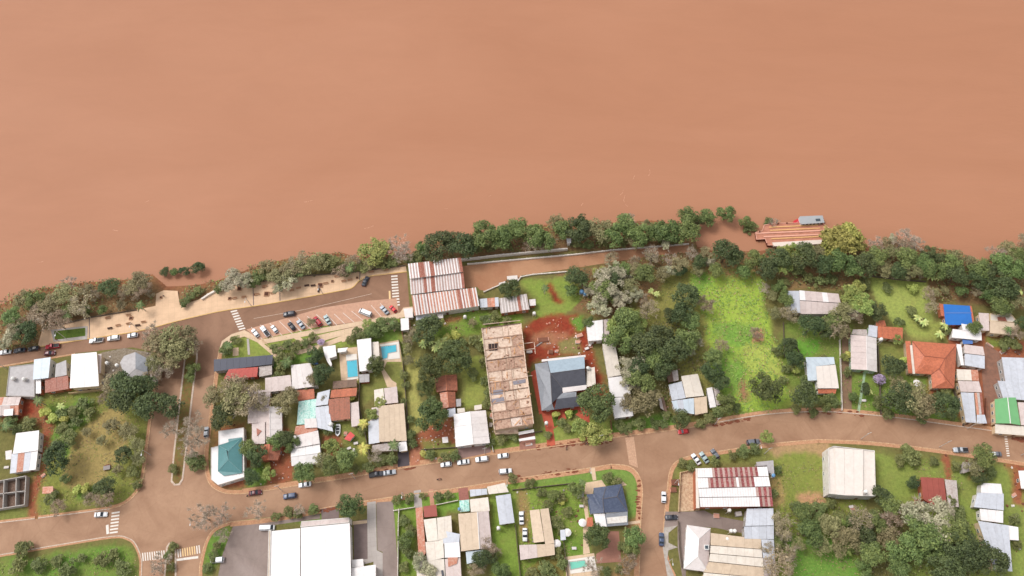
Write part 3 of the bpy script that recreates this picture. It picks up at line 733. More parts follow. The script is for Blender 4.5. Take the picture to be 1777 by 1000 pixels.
def openings(b, ring, zb, zt, n_win=3, door=True):
    """windows and a door on the walls that look south, east or west"""
    k = len(ring); area = sum(ring[i].x * ring[(i + 1) % k].y - ring[(i + 1) % k].x * ring[i].y for i in range(k))
    R = ring if area > 0 else ring[::-1]
    for i in range(k):
        p, q = R[i], R[(i + 1) % k]; e = q - p; e.z = 0; L = e.length
        if L < 3.0: continue
        e.normalize(); nrm = Vector((e.y, -e.x, 0))
        if nrm.y > 0.5: continue
        cnt = min(n_win, int(L / 2.8)); ang = math.atan2(e.y, e.x)
        for j in range(cnt):
            c = p + e * L * (j + 0.5) / cnt + nrm * 0.05
            if door and j == cnt // 2 and nrm.y < -0.5:
                d = link('door', ME_door, b, (c.x, c.y, zb + 0.01), ang); link('handle', ME_handle, d); door = False
            elif zt - zb > 1.9:
                w = link('window', ME_window, b, (c.x, c.y, zb + 1.45), ang); link('pane', ME_pane, w)

def inset(ring, d):
    k = len(ring); area = sum(ring[i].x * ring[(i + 1) % k].y - ring[(i + 1) % k].x * ring[i].y for i in range(k))
    sgn = 1 if area > 0 else -1; out = []
    for i in range(k):
        a, p, c = ring[i - 1], ring[i], ring[(i + 1) % k]
        e1 = (p - a); e1.z = 0; e1.normalize(); e2 = (c - p); e2.z = 0; e2.normalize()
        n1 = Vector((-e1.y, e1.x, 0)) * sgn; n2 = Vector((-e2.y, e2.x, 0)) * sgn
        m_ = n1 + n2; m_ = m_ / max(0.35, (m_.length_squared / 2)) if m_.length > 1e-6 else n1
        out.append(p + m_ * d)
    return out

def panels(parent, a, b_, c, d, cols, pw=2.2, th=0.07, name='roof_panel', gap=0.05, jit=0.025):
    """sheets laid side by side on the quad a-b (low edge) / d-c (high edge); cols = list of material keys or function(i, n)"""
    L = max((b_ - a).length, (c - d).length); n = max(1, round(L / pw))
    for i in range(n):
        t0, t1 = i / n, (i + 1) / n; g = gap / max(L, .1) / 2
        t0 += g; t1 -= g
        dz = Vector((0, 0, random.uniform(0, jit) + (0.02 if i % 2 else 0)))
        q = [a.lerp(b_, t0) + dz, a.lerp(b_, t1) + dz, d.lerp(c, t1) + dz, d.lerp(c, t0) + dz]
        key = cols(i, n) if callable(cols) else (random.choice(cols) if isinstance(cols, (list, tuple)) else cols)
        m = MB(); m.prism([p - Vector((0, 0, th)) for p in q], q, bottom=True)
        m.build(name, R_[key], parent)
def ridge(parent, p, q, kind='light', w=0.30):
    m = MB(); m.tube([p + Vector((0, 0, .04)), q + Vector((0, 0, .04))], [w / 2, w / 2], 6); m.build('ridge_cap', M_ridge[kind], parent)

class House:
    def __init__(s, name, label, cat, ref, wall='white', group=None):
        s.name, s.label, s.cat, s.ref, s.wall, s.group = name, label, cat, ref, wall, group; s.todo = []; s.px = []
        s.o = root(name, (0, 0, 0), label, cat, group); s.first = None; s.inv = None
    def _roof(s, key='white'):
        r = link('roof', None, s.o); return r
    def _reg(s, pts): s.px += pts
    def walls(s, ring, zt, extra=None, wall=None, zb=0.0, ov=0.35, win=3, door=True):
        rg = inset(ring, ov); m = MB()
        bot = [Vector((p.x, p.y, zb - 0.05)) for p in rg]; top = [Vector((p.x, p.y, zt(p) if callable(zt) else zt)) for p in rg]
        m.prism(bot, top, cap=True)
        if extra:
            for tri in extra: m.face(tri)
        m.build('wall', M_wall[wall or s.wall], s.o)
        if win: openings(s.o, bot, zb, min(p.z for p in top), win, door)
    # gable: a,b low side; c,d opposite low side; ridge runs parallel to ab
    def gable(s, a, b, c, d, z=3.0, zr=4.2, cols='white', cols2=None, wall=None, pw=2.2, off=0.5, ridge_k='light', win=3, rt=None):
        s._reg([a, b, c, d]); A, B, Cc, D = XY([a, b, c, d], z)
        r0 = D.lerp(A, off); r1 = Cc.lerp(B, off); r0.z = r1.z = zr
        r = s._roof(); panels(r, A, B, r1, r0, cols, pw); panels(r, Cc, D, r0, r1, cols2 or cols, pw)
        if ridge_k: ridge(r, r0, r1, ridge_k)
        rg = inset([A, B, Cc, D], 0.35)
        e0 = rg[3].lerp(rg[0], off); e1 = rg[2].lerp(rg[1], off); zl = z - 0.14
        up = lambda p, zz: Vector((p.x, p.y, zz))
        tri = [[up(rg[3], zl), up(rg[0], zl), up(e0, zr - .18)], [up(rg[1], zl), up(rg[2], zl), up(e1, zr - .18)]]
        s.walls([A, B, Cc, D], zl, tri, wall, win=win); return r
    def hip(s, a, b, c, d, z=3.0, zr=4.6, cols=('white',) * 4, inset_f=0.28, wall=None, ridge_k='light', win=3, pw=None):
        """ab long side, bc short, cd long, da short; one plate per slope"""
        s._reg([a, b, c, d]); A, B, Cc, D = XY([a, b, c, d], z)
        m0, m1 = A.lerp(D, .5), B.lerp(Cc, .5); r0 = m0.lerp(m1, inset_f); r1 = m0.lerp(m1, 1 - inset_f); r0.z = r1.z = zr
        r = s._roof()
        for i, (q, k) in enumerate((([A, B, r1, r0], cols[0]), ([B, Cc, r1], cols[1]), ([Cc, D, r0, r1], cols[2]), ([D, A, r0], cols[3]))):
            m = MB(); m.prism([p - Vector((0, 0, .08)) for p in q], q); m.build('roof_slope', R_[k], r)
        for p, q in ((r0, r1), (A, r0), (D, r0), (B, r1), (Cc, r1)): ridge(r, p, q, ridge_k, 0.22)
        s.walls([A, B, Cc, D], z - .12, None, wall, win=win); return r
    # one pitch: quad or polygon, low at the start of dirdeg, high at its end
    def mono(s, pts, z=3.0, rise=0.5, deg=90, cols='white', wall=None, pw=2.2, panel=True, th=0.1, win=3, zb=0.0, open_=False, edge_k=None):
        s._reg(pts); w = XY(pts, z); dv = Vector((math.cos(math.radians(deg)), math.sin(math.radians(deg)), 0))
        pr = [p.dot(dv) for p in w]; lo, hi = min(pr), max(pr)
        zf = lambda p: z + rise * (Vector((p.x, p.y, 0)).dot(dv) - lo) / max(hi - lo, .1)
        w = [P(x, y, zf(p)) for (x, y), p in zip(pts, w)]
        r = s._roof()
        if panel and len(w) == 4: panels(r, w[0], w[1], w[2], w[3], cols, pw)
        else:
            k = cols if isinstance(cols, str) else cols[0]
            m = MB(); m.prism([p - Vector((0, 0, th)) for p in w], w, bottom=True); m.build('roof_sheet', R_[k], r)
        if open_:
            for p in inset(w, 0.4)[:6]:
                m = MB(); m.tube([(p.x, p.y, zb - .05), (p.x, p.y, p.z - .12)], [.08, .08], 6); m.build('post', M_wall[wall or s.wall], s.o)
        else: s.walls(w, lambda p: zf(p) - .14, None, wall, win=win, zb=zb)
        return r
    # flat roof inside a parapet
    def flat(s, pts, z=3.2, cols='white', wall=None, par=0.35, pw=3.0, panel=False, win=3, zb=0.0):
        s._reg(pts); w = XY(pts, z); r = s._roof()
        wk = M_wall[wall or s.wall]; m = MB()
        m.prism([Vector((p.x, p.y, zb - .05)) for p in w], w, cap=False)
        inn = inset(w, 0.22); k = len(w); dn = Vector((0, 0, par))
        for i in range(k):
            j = (i + 1) % k; m.face([w[i], w[j], inn[j], inn[i]]); m.face([inn[i], inn[j], inn[j] - dn, inn[i] - dn])
        m.build('wall', wk, s.o)
        base_ = [p - dn for p in inn]
        if panel and len(w) == 4: panels(r, *base_, cols, pw, jit=0.01)
        else:
            kk = cols if isinstance(cols, str) else cols[0]
            m = MB(); m.prism([p - Vector((0, 0, .12)) for p in base_], base_); m.build('roof_sheet', R_[kk], r)
        if win: openings(s.o, [Vector((p.x, p.y, 0)) for p in w], zb, z - .3, win)
        return r
    def faces(s, fs, ring, z, ridges=(), rk='dark', wall=None, win=3):
        """free roof: fs = [(key, [(px,py,z)...])]"""
        r = s._roof(); s._reg([p[:2] for p in ring])
        for k, pts in fs:
            q = [P(*p) for p in pts]; m = MB(); m.prism([p - Vector((0, 0, .08)) for p in q], q, bottom=True); m.build('roof_slope', R_[k], r)
        for a, b in ridges: ridge(r, P(*a), P(*b), rk, .24)
        s.walls(XY(ring, z), z - .15, None, wall, win=win)
        return r
    def fin(s):
        # move the root to the foot of the house
        cx = sum(p[0] for p in s.px) / len(s.px); cy = sum(p[1] for p in s.px) / len(s.px)
        g = P(cx, cy, 0); s.o.location = g
        for ch in s.o.children:
            if ch.data is not None and ch.name.split('.')[0] not in ('window', 'door', 'post_cap'):
                ch.data.transform(Matrix.Translation(-g))
            elif ch.data is None:
                for c2 in ch.children:
                    if c2.data is not None: c2.data.transform(Matrix.Translation(-g))
            else: ch.location = Vector(ch.location) - g
        LMK(cx, cy, s.ref)
        return s.o
HS = {}
def H(label, ref, cat='house', name=None, wall='white', group=None):
    h = House(name or (cat.replace(' ', '_')), label, cat, ref, wall, group); return h
def stripes(main, alt, every, off=0):
    return lambda i, n: alt if (i + off) % every == 0 else main

# --- left block by the riverside street
h = H('grey flat roofed house at the left end of the row facing the promenade', 'the grey flat roofed house', wall='grey')
h.flat([(16, 636), (60, 631), (60, 689), (10, 687)], 3.4, 'grey', par=0.2); h.fin()
h = H('narrow house with a pale blue sheet roof between grey flat roof and rusty lean-to', 'the pale blue sheet roof', wall='white')
h.mono([(57, 659), (84, 656), (88, 620), (59, 624)], 4.2, 0.5, 90, 'ice', pw=2.6)
h.mono([(95, 655), (116, 651), (115, 625), (97, 632)], 3.2, .2, 90, 'grey'); h.fin()
h = H('rusty red corrugated lean-to roof joined to the large white roof', 'the rusty red lean-to', cat='shed', wall='brick')
h.mono([(78, 682), (119, 675), (118, 652), (78, 658)], 3.0, .4, 90, 'rust', pw=2.0)
h.mono([(62, 683), (71, 683), (71, 658), (62, 659)], 3.1, .1, 90, 'white', panel=False); h.fin()
h = H('big house with a plain white roof and two dark stains, facing the riverside street', 'the big white roof by the riverside street', wall='cream')
h.mono([(121, 674), (172, 670), (168, 611), (124, 615)], 5.2, .5, 90, 'white', pw=3.0)
h.mono([(167, 648), (175, 648), (176, 614), (169, 615)], 4.0, .1, 0, 'pink', panel=False, win=0); h.fin()
h = H('grey six-sided pavilion roof partly under a brown tree at the avenue corner', 'the six-sided grey pavilion', cat='pavilion', wall='grey')
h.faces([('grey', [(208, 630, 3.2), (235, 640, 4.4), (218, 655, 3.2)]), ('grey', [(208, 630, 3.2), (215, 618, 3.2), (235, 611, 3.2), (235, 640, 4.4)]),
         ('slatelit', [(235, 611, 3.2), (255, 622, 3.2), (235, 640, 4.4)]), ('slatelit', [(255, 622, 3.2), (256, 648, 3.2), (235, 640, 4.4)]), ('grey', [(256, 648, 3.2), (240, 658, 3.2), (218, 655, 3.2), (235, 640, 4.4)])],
        [(208, 630), (215, 618), (235, 611), (255, 622), (256, 648), (240, 658), (218, 655)], 3.2, wall='grey'); h.fin()
h = H('pale mossy strip roof standing right of the six-sided pavilion', 'the mossy strip roof', cat='shed', wall='grey')
h.mono([(262, 662), (271, 663), (273, 621), (258, 621)], 2.8, .1, 90, ['pink', 'oldzinc']); h.fin()
h = H('old house with a pinkish roof, rusty edge and one white sheet at the left edge', 'the old pinkish roof at the left edge', wall='brick')
h.gable((-12, 722), (32, 720), (37, 688), (-8, 690), 3.0, 3.8, lambda i, n: 'rustlight' if i >= n - 2 else 'pink', pw=1.6)
h.mono([(6, 722), (22, 721), (23, 709), (7, 711)], 3.9, .1, 90, 'white', panel=False, win=0, zb=3.2); h.fin()
h = H('white roofed house beside the curved dirt track on the left', 'the white house by the dirt track', wall='white')
h.mono([(22, 788), (66, 782), (68, 747), (28, 752)], 3.6, .5, 90, 'white', pw=3)
h.mono([(17, 822), (62, 815), (66, 783), (20, 788)], 3.0, .4, 90, lambda i, n: 'white' if i >= n - 1 else ('rustlight' if i == 1 else 'zinc'), pw=2.6)
h.mono([(10, 798), (19, 797), (21, 781), (9, 783)], 2.6, .2, 90, 'offwhite', win=0); h.fin()

# roofless ruin at the left edge
rn = root('ruin', P(20, 855, 0), 'roofless concrete ruin of dark rooms at the lower left edge', 'ruin'); g = Vector(rn.location)
m = MB()
for a, c_ in (((-20, 838), (45, 826)), ((-20, 886), (42, 876)), ((45, 826), (42, 876)), ((-10, 858), (43, 852)), ((7, 833), (5, 881)), ((28, 829), (27, 878))):
    A, B = P(*a, 2.4), P(*c_, 2.4); dv = (B - A); L = dv.length; c0 = (A + B) / 2
    m = MB(); m.box((c0.x - g.x, c0.y - g.y, 1.2), (L, .28, 2.4), math.atan2(dv.y, dv.x)); m.build('wall', M_wall['grey'], rn)
m = MB(); q = [p - g for p in XY([(-20, 838), (45, 826), (42, 876), (-20, 886)], .08)]; m.prism([p - Vector((0, 0, .1)) for p in q], q); m.build('floor', mat('ruin_floor', (124, 98, 84), .95, var=.4, stain=(168, 146, 130), stain_amt=.4, scale=1.2), rn)
LMK(20, 855, 'the roofless ruin')
h = H('small salmon pink shelter beside the dirt track near the lower left road', 'the small salmon shelter', cat='shelter', wall='pink')
h.mono([(73, 857), (92, 856), (92, 844), (74, 845)], 2.3, .2, 90, 'rustlight', panel=False); h.fin()

# --- block between the avenue and the construction site
h = H('long navy blue roof at the avenue corner above the red roof', 'the navy blue roof', wall='grey')
h.mono([(371, 645), (472, 632), (474, 616), (371, 624)], 3.4, .6, 90, 'navy', pw=2.6)
h.mono([(450, 654), (472, 650), (472, 634), (449, 636)], 2.8, .1, 90, 'oldzinc', win=0); h.fin()
h = H('bright red sheet roof tucked under the long navy blue roof', 'the bright red roof', wall='red')
h.mono([(388, 658), (446, 654), (448, 637), (397, 641)], 3.2, .5, 90, 'redpaint', pw=1.8); h.fin()
h = H('pale grey stepped roof house right of the red roof', 'the pale stepped roof', wall='white')
h.mono([(460, 681), (507, 676), (504, 651), (460, 656)], 3.4, .3, 90, 'pink', pw=2.6)
h.mono([(507, 676), (552, 670), (538, 630), (505, 634)], 3.7, .3, 90, 'offwhite', pw=2.6); h.fin()
h = H('long pinkish house with a triangular rust patch on its roof', 'the long pinkish roof with a rust triangle', wall='pink')
h.mono([(430, 735), (430, 677), (445, 677), (446, 734)], 3.2, .4, 0, 'pink', pw=2.0)
h.mono([(463, 733), (470, 677), (446, 677), (446, 734)], 3.2, .4, 180, 'pink', pw=2.0)
h.gable((490, 766), (489, 706), (461, 707), (461, 768), 3.0, 3.8, 'offwhite', 'pink', pw=2.4, off=.3)
h.mono([(437, 771), (460, 770), (460, 733), (437, 734)], 3.1, .4, 0, 'pink', pw=2.4)
pt = XY([(445, 743), (454, 748), (446, 757)], 3.62); m = MB(); m.prism([p - Vector((0, 0, .1)) for p in pt], pt); m.build('rust_patch', R_['rust'], h.o); h.fin()
h = H('small orange tiled gable roof below the long pinkish house', 'the small orange tiled gable', wall='brick')
h.gable((454, 801), (452, 773), (492, 770), (482, 799), 2.8, 3.9, 'tile', 'oldtile', pw=2.2, off=.55, ridge_k='tile'); h.fin()
h = H('corner house with a teal hipped roof inside a wide white flat roof', 'the teal roofed corner house', wall='white')
h.flat([(366, 777), (379, 774), (379, 748), (423, 742), (424, 828), (378, 842), (366, 832)], 3.2, 'white', par=.12)
r = h._roof()
for k, pts in (('teal', [(379, 773, 3.5), (420, 760, 3.5), (396, 784, 4.9), (393, 781, 4.8)]), ('teal', [(420, 760, 3.5), (420, 821, 3.5), (396, 798, 4.9), (396, 784, 4.9)]),
               ('teal', [(420, 821, 3.5), (388, 826, 3.5), (378, 818, 3.5), (396, 798, 4.9)]), ('teal', [(378, 818, 3.5), (379, 773, 3.5), (393, 781, 4.8), (396, 798, 4.9)]), ('teal', [(397, 770, 3.45), (396, 762, 3.4), (420, 759, 3.4), (420, 762, 3.45)])):
    q = [P(*p) for p in pts]; m = MB(); m.prism([p - Vector((0, 0, .08)) for p in q], q); m.build('roof_slope', R_[k], r)
for a, c_ in (((379, 773, 3.5), (393, 781, 4.8)), ((420, 760, 3.5), (396, 784, 4.9)), ((396, 784, 4.9), (396, 798, 4.9)), ((420, 821, 3.5), (396, 798, 4.9)), ((378, 818, 3.5), (396, 798, 4.9))):
    ridge(r, P(*a), P(*c_), 'teal', .2)
h.fin()
h = H('turquoise translucent carport roof between the olive tree and the sloping zinc roof', 'the turquoise roof', cat='carport', wall='white')
h.mono([(515, 737), (547, 736), (550, 692), (518, 697)], 2.8, .3, 90, 'turq', open_=True, pw=2.4); h.fin()
h = H('narrow rust brown tiled roof just above the turquoise carport', 'the narrow tiled roof', cat='shed', wall='brick')
h.mono([(517, 696), (546, 692), (545, 675), (515, 677)], 2.6, .3, 90, 'tile', pw=1.8); h.fin()
h = H('bent zinc blue roof running down beside the terracotta tiled house', 'the zinc blue roof', wall='white')
h.mono([(547, 705), (569, 702), (573, 676), (551, 682)], 3.4, .3, 90, 'zinc')
h.mono([(549, 742), (578, 749), (570, 704), (547, 707)], 3.2, .2, 90, 'zinc'); h.fin()
h = H('terracotta tiled house with a mossy upper roof left of the two swimming pools', 'the terracotta tiled house', wall='cream')
h.mono([(577, 675), (619, 671), (619, 658), (578, 662)], 2.9, .3, 90, 'mosstile', pw=1.8)
h.mono([(573, 691), (618, 687), (620, 673), (575, 677)], 3.2, .6, 90, 'tile', pw=2.0)
h.mono([(571, 731), (608, 727), (607, 689), (570, 693)], 3.1, .8, 90, 'oldtile', pw=2.0)
h.mono([(610, 741), (625, 738), (622, 697), (607, 700)], 2.8, .2, 90, 'pink'); h.fin()
h = H('white roofed house close to the street with a salmon tiled strip behind it', 'the low white roof near the street', wall='white')
h.gable((505, 779), (555, 771), (559, 803), (506, 809), 3.0, 3.7, 'white', pw=3, off=.5)
h.mono([(504, 779), (555, 770), (552, 747), (510, 757)], 3.05, .6, 270, 'offwhite', pw=3)
h.mono([(510, 757), (528, 755), (551, 746), (549, 734), (513, 740)], 2.7, .2, 90, 'rustlight', panel=False, win=0)
h.mono([(529, 743), (551, 742), (549, 726), (528, 727)], 3.4, .1, 90, 'offwhite', win=0); h.fin()
h = H('wide beige roofed house with a grey-blue strip along its left side', 'the wide beige roof', wall='cream')
h.mono([(658, 767), (706, 765), (701, 700), (657, 705)], 3.6, .7, 180, 'beige', pw=2.0)
h.mono([(640, 771), (659, 768), (657, 726), (639, 732)], 3.0, .3, 0, 'zinc', panel=False)
h.mono([(642, 731), (657, 725), (657, 706), (645, 708)], 3.1, .3, 0, 'pink')
h.mono([(645, 784), (690, 782), (692, 766), (646, 773)], 2.7, .2, 90, 'oldzinc', pw=1.4, win=0)
h.mono([(693, 784), (707, 782), (705, 765), (690, 768)], 3.0, .1, 90, 'white', panel=False); h.fin()
h = H('square pale cream roof directly behind the wide beige roof', 'the square cream roof', wall='cream')
h.mono([(650, 704), (668, 701), (665, 674), (649, 677)], 3.2, .4, 0, 'cream')
h.mono([(669, 701), (691, 699), (689, 671), (666, 674)], 3.2, .4, 180, 'pink'); h.fin()
h = H('tall plain white roof standing between the two blue swimming pools', 'the white roof between the pools', wall='white')
h.mono([(624, 645), (646, 641), (644, 587), (619, 590)], 4.4, .3, 90, 'white', pw=3)
h.mono([(647, 625), (659, 624), (657, 593), (645, 594)], 3.4, .1, 90, 'cream'); h.fin()
h = H('zigzag white terrace roof beside a round dark tree left of the first pool', 'the zigzag white roof', wall='white')
h.mono([(560, 602), (582, 599), (584, 618), (572, 622), (576, 632), (574, 637), (568, 628), (563, 616)], 3.2, .2, 90, 'white', panel=False)
h.mono([(586, 612), (600, 610), (604, 603), (586, 605)], 3.0, .1, 90, 'white', panel=False, win=0); h.fin()
h = H('small lilac grey shed roof below the white roof between the pools', 'the lilac grey shed', cat='shed', wall='red')
h.mono([(624, 664), (641, 663), (641, 649), (623, 650)], 2.5, .2, 90, 'grey'); h.fin()
h = H('small shed with a bright blue sheet and a white edge behind the stepped roof', 'the small blue sheet shed', cat='shed', wall='brown')
h.mono([(543, 633), (552, 632), (551, 621), (542, 622)], 2.6, .2, 90, 'bluetarp', panel=False)
h.mono([(538, 632), (542, 632), (541, 622), (538, 622)], 2.6, .1, 90, 'white', panel=False, win=0); h.fin()
h = H('red fabric canopy pitched askew on the lawn beside the white dinghy', 'the red canopy', cat='canopy', wall='white')
h.gable((597, 762), (607, 766), (616, 756), (608, 749), 2.2, 2.6, 'redtent', pw=4, ridge_k=None, win=0); h.fin()

# --- striped rusty warehouse
h = H('big warehouse with striped white and rust corrugated roof ending the riverside street', 'the striped rusty warehouse', cat='warehouse', name='warehouse', wall='white')
def wst(i, n):
    t = i / n
    if 0.18 < t < .27 or .37 < t < .46 or t > .93: return 'rust'
    return 'stripe' if i % 2 else 'white'
def wst2(i, n):
    t = i / n
    if .24 < t < .30 or .38 < t < .44 or t > .93: return 'rust'
    return 'stripe' if i % 2 else 'offwhite'
h.mono([(711, 484), (804, 472), (800, 447), (708, 458)], 6.2, .9, 270, wst, pw=.55, win=0)
h.mono([(713, 511), (807, 500), (804, 473), (711, 485)], 5.2, 1.0, 90, wst2, pw=.55)
h.mono([(719, 548), (832, 531), (826, 499), (714, 513)], 4.3, .9, 90, lambda i, n: ['rustlight', 'offwhite', 'stripe', 'offwhite', 'rust', 'offwhite'][i % 6] if i < n * .3 else ('rust' if i in (int(n * .72), int(n * .74), int(n * .78), int(n * .9)) else ('offwhite' if i % 2 else 'rustlight')), pw=.58)
h.fin()
h = H('low link shed with one orange-red sheet between the warehouse and the small striped roof', 'the low link shed', cat='shed', wall='white')
h.mono([(833, 534), (866, 532), (865, 516), (832, 519)], 3.2, .2, 90, lambda i, n: 'rustlight' if n * .35 < i < n * .8 else 'zinc', pw=1.6); h.fin()
h = H('small striped roof building at the far right end of the warehouse row', 'the small striped roof', cat='shed', wall='brick')
h.mono([(869, 544), (919, 537), (914, 510), (866, 518)], 3.6, .7, 90, lambda i, n: 'rust' if .6 < i / n < .72 else ('offwhite' if i % 2 else 'oldzinc'), pw=.6)
h.mono([(919, 531), (930, 530), (929, 519), (918, 520)], 2.8, .1, 90, 'offwhite', panel=False); h.fin()
h = H('cluster of small white flat roofs below the warehouse corner', 'the small white roofs at the warehouse corner', cat='hut', wall='white')
h.mono([(703, 552), (717, 551), (716, 534), (700, 536)], 2.9, .1, 90, 'offwhite', panel=False)
h.mono([(696, 574), (710, 572), (709, 552), (695, 553)], 2.8, .1, 90, 'white', panel=False); h.fin()
h = H('tiny pale box hut under the lower edge of the warehouse roof', 'the tiny box hut', cat='hut', wall='white')
h.mono([(722, 556), (748, 552), (748, 546), (722, 548)], 2.2, .1, 90, 'zinc', panel=False); h.mono([(760, 553), (769, 552), (769, 544), (759, 545)], 2.3, .1, 90, 'offwhite', panel=False, win=0); h.fin()

# --- the unfinished concrete building
cb = H('long unfinished concrete building with bare slab roof, beams and rubble', 'the unfinished concrete building', cat='building', name='unfinished_building', wall='beige')
OUT = [(836, 570), (904, 561), (913, 640), (926, 735), (858, 746), (846, 650)]
zs = 6.4; ring = XY(OUT, zs); cb._reg(OUT)
cb.walls(ring, zs - .3, None, 'beige', ov=.15, win=3)
r = cb._roof()
L0, L1 = (836, 570), (858, 746); R0, R1 = (904, 561), (926, 735)
def ledge(t): # left and right photo points of a row
    l = (836 + 10 * min(t / .45, 1) + 12 * max(0, (t - .45) / .55), 570 + 176 * t); rr = (904 + 9 * min(t / .45, 1) + 13 * max(0, (t - .45) / .55), 561 + 174 * t); return l, rr
rows = [0, .11, .215, .32, .43, .54, .64, .74, .83, .91, 1.0]
for i in range(len(rows) - 1):
    (la, ra), (lb, rb) = ledge(rows[i] + .004), ledge(rows[i + 1] - .004)
    cuts = [0, random.choice([.36, .44, .52]), .72 if i % 2 else .66, 1.0]
    for j in range(3):
        if i == 2 and j == 0: keys = ['slabold']
        f = lambda a, b_, t: (a[0] + (b_[0] - a[0]) * t, a[1] + (b_[1] - a[1]) * t)
        q = XY([f(la, ra, cuts[j] + .006), f(la, ra, cuts[j + 1] - .006), f(lb, rb, cuts[j + 1] - .006), f(lb, rb, cuts[j] + .006)], zs + random.uniform(-.06, .06))
        m = MB(); m.prism([p - Vector((0, 0, .3)) for p in q], q)
        m.build('roof_slab', R_[random.choice(['slab', 'slab', 'slab', 'slabold']) if i < 8 else random.choice(['plaster', 'plaster', 'slabold'])], r)
def beam(p, q, zt, w=.25, hgt=.45, name='beam', key='slabold', par=None):
    A, B = P(*p, zt), P(*q, zt); dv = B - A; c0 = (A + B) / 2
    m = MB(); m.box((c0.x, c0.y, zt - hgt / 2), (dv.length, w, hgt), math.atan2(dv.y, dv.x)); return m.build(name, R_[key], par or r)
for i, t in enumerate(rows):
    l, rr = ledge(t); beam(l, rr, zs + .3, .22, .5, key='slabold' if i % 3 else 'mosstile')
for cols_ in ((0, 'slab'), (1, 'slab')):
    pts = [ledge(t)[cols_[0]] for t in (0, .45, 1)]
    for a, c_ in zip(pts[:-1], pts[1:]): beam(a, c_, zs + .5, .3, .8, 'parapet', 'slab')
for (x0, y0, x1, y1) in ((880, 600, 884, 640), (870, 640, 874, 676), (886, 628, 890, 676), (874, 676, 880, 720), (890, 676, 897, 725)): beam((x0, y0), (x1, y1), zs + .25, .2, .4)
for x, y, sx, sy, key in ((856, 601, 16, 11, 'slate'),): # stair opening: a dark plate, the shade of the hole put into its colour
    q = XY([(847, 597), (864, 596), (864, 608), (848, 609)], zs + .12); m = MB(); m.prism([p - Vector((0, 0, .1)) for p in q], q); m.build('stair_shade_plate', mat('stair_shadow', (62, 48, 46), .95), r)
    for k in range(4): beam((848 + k * 5, 597), (848.5 + k * 5, 609), zs + .3, .12, .12, 'rebar_beam', 'slabold')
for pts in ([(852, 678), (872, 676), (873, 684), (853, 686)], [(853, 693), (874, 689), (876, 698), (854, 702)], [(890, 662), (912, 658), (912, 664), (891, 668)]):
    q = XY(pts, zs + .16); m = MB(); m.prism([p - Vector((0, 0, .1)) for p in q], q); m.build('rain_puddle', mat('roof_puddle', (142, 136, 144), .1, spec=.6, var=.05), r)
for k in range(90): # planks and rubble pieces
    t, s_ = random.random(), random.random(); l, rr = ledge(t); p = P(l[0] + (rr[0] - l[0]) * s_, l[1] + (rr[1] - l[1]) * s_, zs)
    if k < 40:
        m = MB(); m.box((p.x, p.y, zs + .2), (random.uniform(1, 3), .25, .08), random.choice([.1, 1.6, .8, 2.2])); m.build('plank', mat('raw_plank', (214, 160, 112), .9, objvar=.25), r)
    else:
        m = MB(); m.box((p.x, p.y, zs + .22), (random.uniform(.3, .8), random.uniform(.3, .7), .25), random.random() * 3, taper=.6); m.build('rubble_block', mat('rubble', (176, 134, 112), .95, objvar=.3), r)
for k in range(18): # column stubs on the edges
    l, rr = ledge((k // 2 + .5) / 9); x, y = (l, rr)[k % 2]; p = P(x, y, zs); m = MB(); m.box((p.x, p.y, zs + .55), (.3, .3, 1.1)); m.build('column_stub', R_['slab'], r)
for a, c_ in (((905, 597), (925, 594)), ((907, 608), (927, 605)), ((927, 594), (929, 614)), ((910, 653), (924, 652)), ((838, 563), (903, 556))): beam(a, c_, 4.5, .2, .3, 'scaffold_beam', 'slab')
cb.fin()
cb2 = H('lower pale wing with broken plaster at the street end of the unfinished building', 'the street end of the unfinished building', cat='building', name='unfinished_wing', wall='beige')
cb2.flat([(857, 747), (898, 741), (900, 752), (860, 754)], 3.0, 'slab', par=.3); cb2.fin()
h = H('pair of white sheet awnings over the paved forecourt of the unfinished building', 'the white sheet awnings', cat='awning', wall='white')
h.mono([(900, 755), (927, 750), (926, 745), (899, 750)], 2.6, .1, 90, 'white', panel=False, open_=True); h.mono([(901, 766), (929, 762), (928, 757), (900, 762)], 2.6, .1, 90, 'white', panel=False, open_=True); h.fin()

# --- dark slate house and neighbours
h = H('large slate grey hipped house with one sky-lit pale blue slope beside the red terrace', 'the slate grey hipped house', wall='red')
z0, z1 = 3.4, 5.4
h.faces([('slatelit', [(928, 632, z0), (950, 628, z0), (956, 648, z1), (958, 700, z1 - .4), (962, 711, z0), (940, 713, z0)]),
         ('skylit_slate', [(950, 627, z0), (1014, 619, z0), (1015, 640, z1), (955, 648, z1)]),
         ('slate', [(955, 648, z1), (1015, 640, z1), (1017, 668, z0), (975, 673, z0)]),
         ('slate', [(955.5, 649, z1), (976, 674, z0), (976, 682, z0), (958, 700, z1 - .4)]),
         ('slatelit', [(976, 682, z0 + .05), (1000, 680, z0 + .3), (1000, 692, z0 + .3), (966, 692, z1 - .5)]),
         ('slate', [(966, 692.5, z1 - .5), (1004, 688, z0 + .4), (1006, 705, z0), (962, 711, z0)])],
        [(928, 632), (1014, 619), (1017, 668), (978, 674), (978, 684), (1002, 682), (1006, 705), (940, 713)], z0,
        [((955, 648, z1), (1015, 640, z1)), ((955, 648, z1), (958, 700, z1 - .4)), ((955, 648, z1), (950, 627, z0)), ((955, 648, z1), (975, 673, z0))], 'dark', wall='red')
h.mono([(977, 682), (1018, 676), (1018, 668), (975, 673)], 3.3, .1, 90, 'offwhite', panel=False, win=0)
h.mono([(1018, 672), (1034, 668), (1032, 637), (1018, 640)], 3.1, .15, 90, 'cream', win=0)
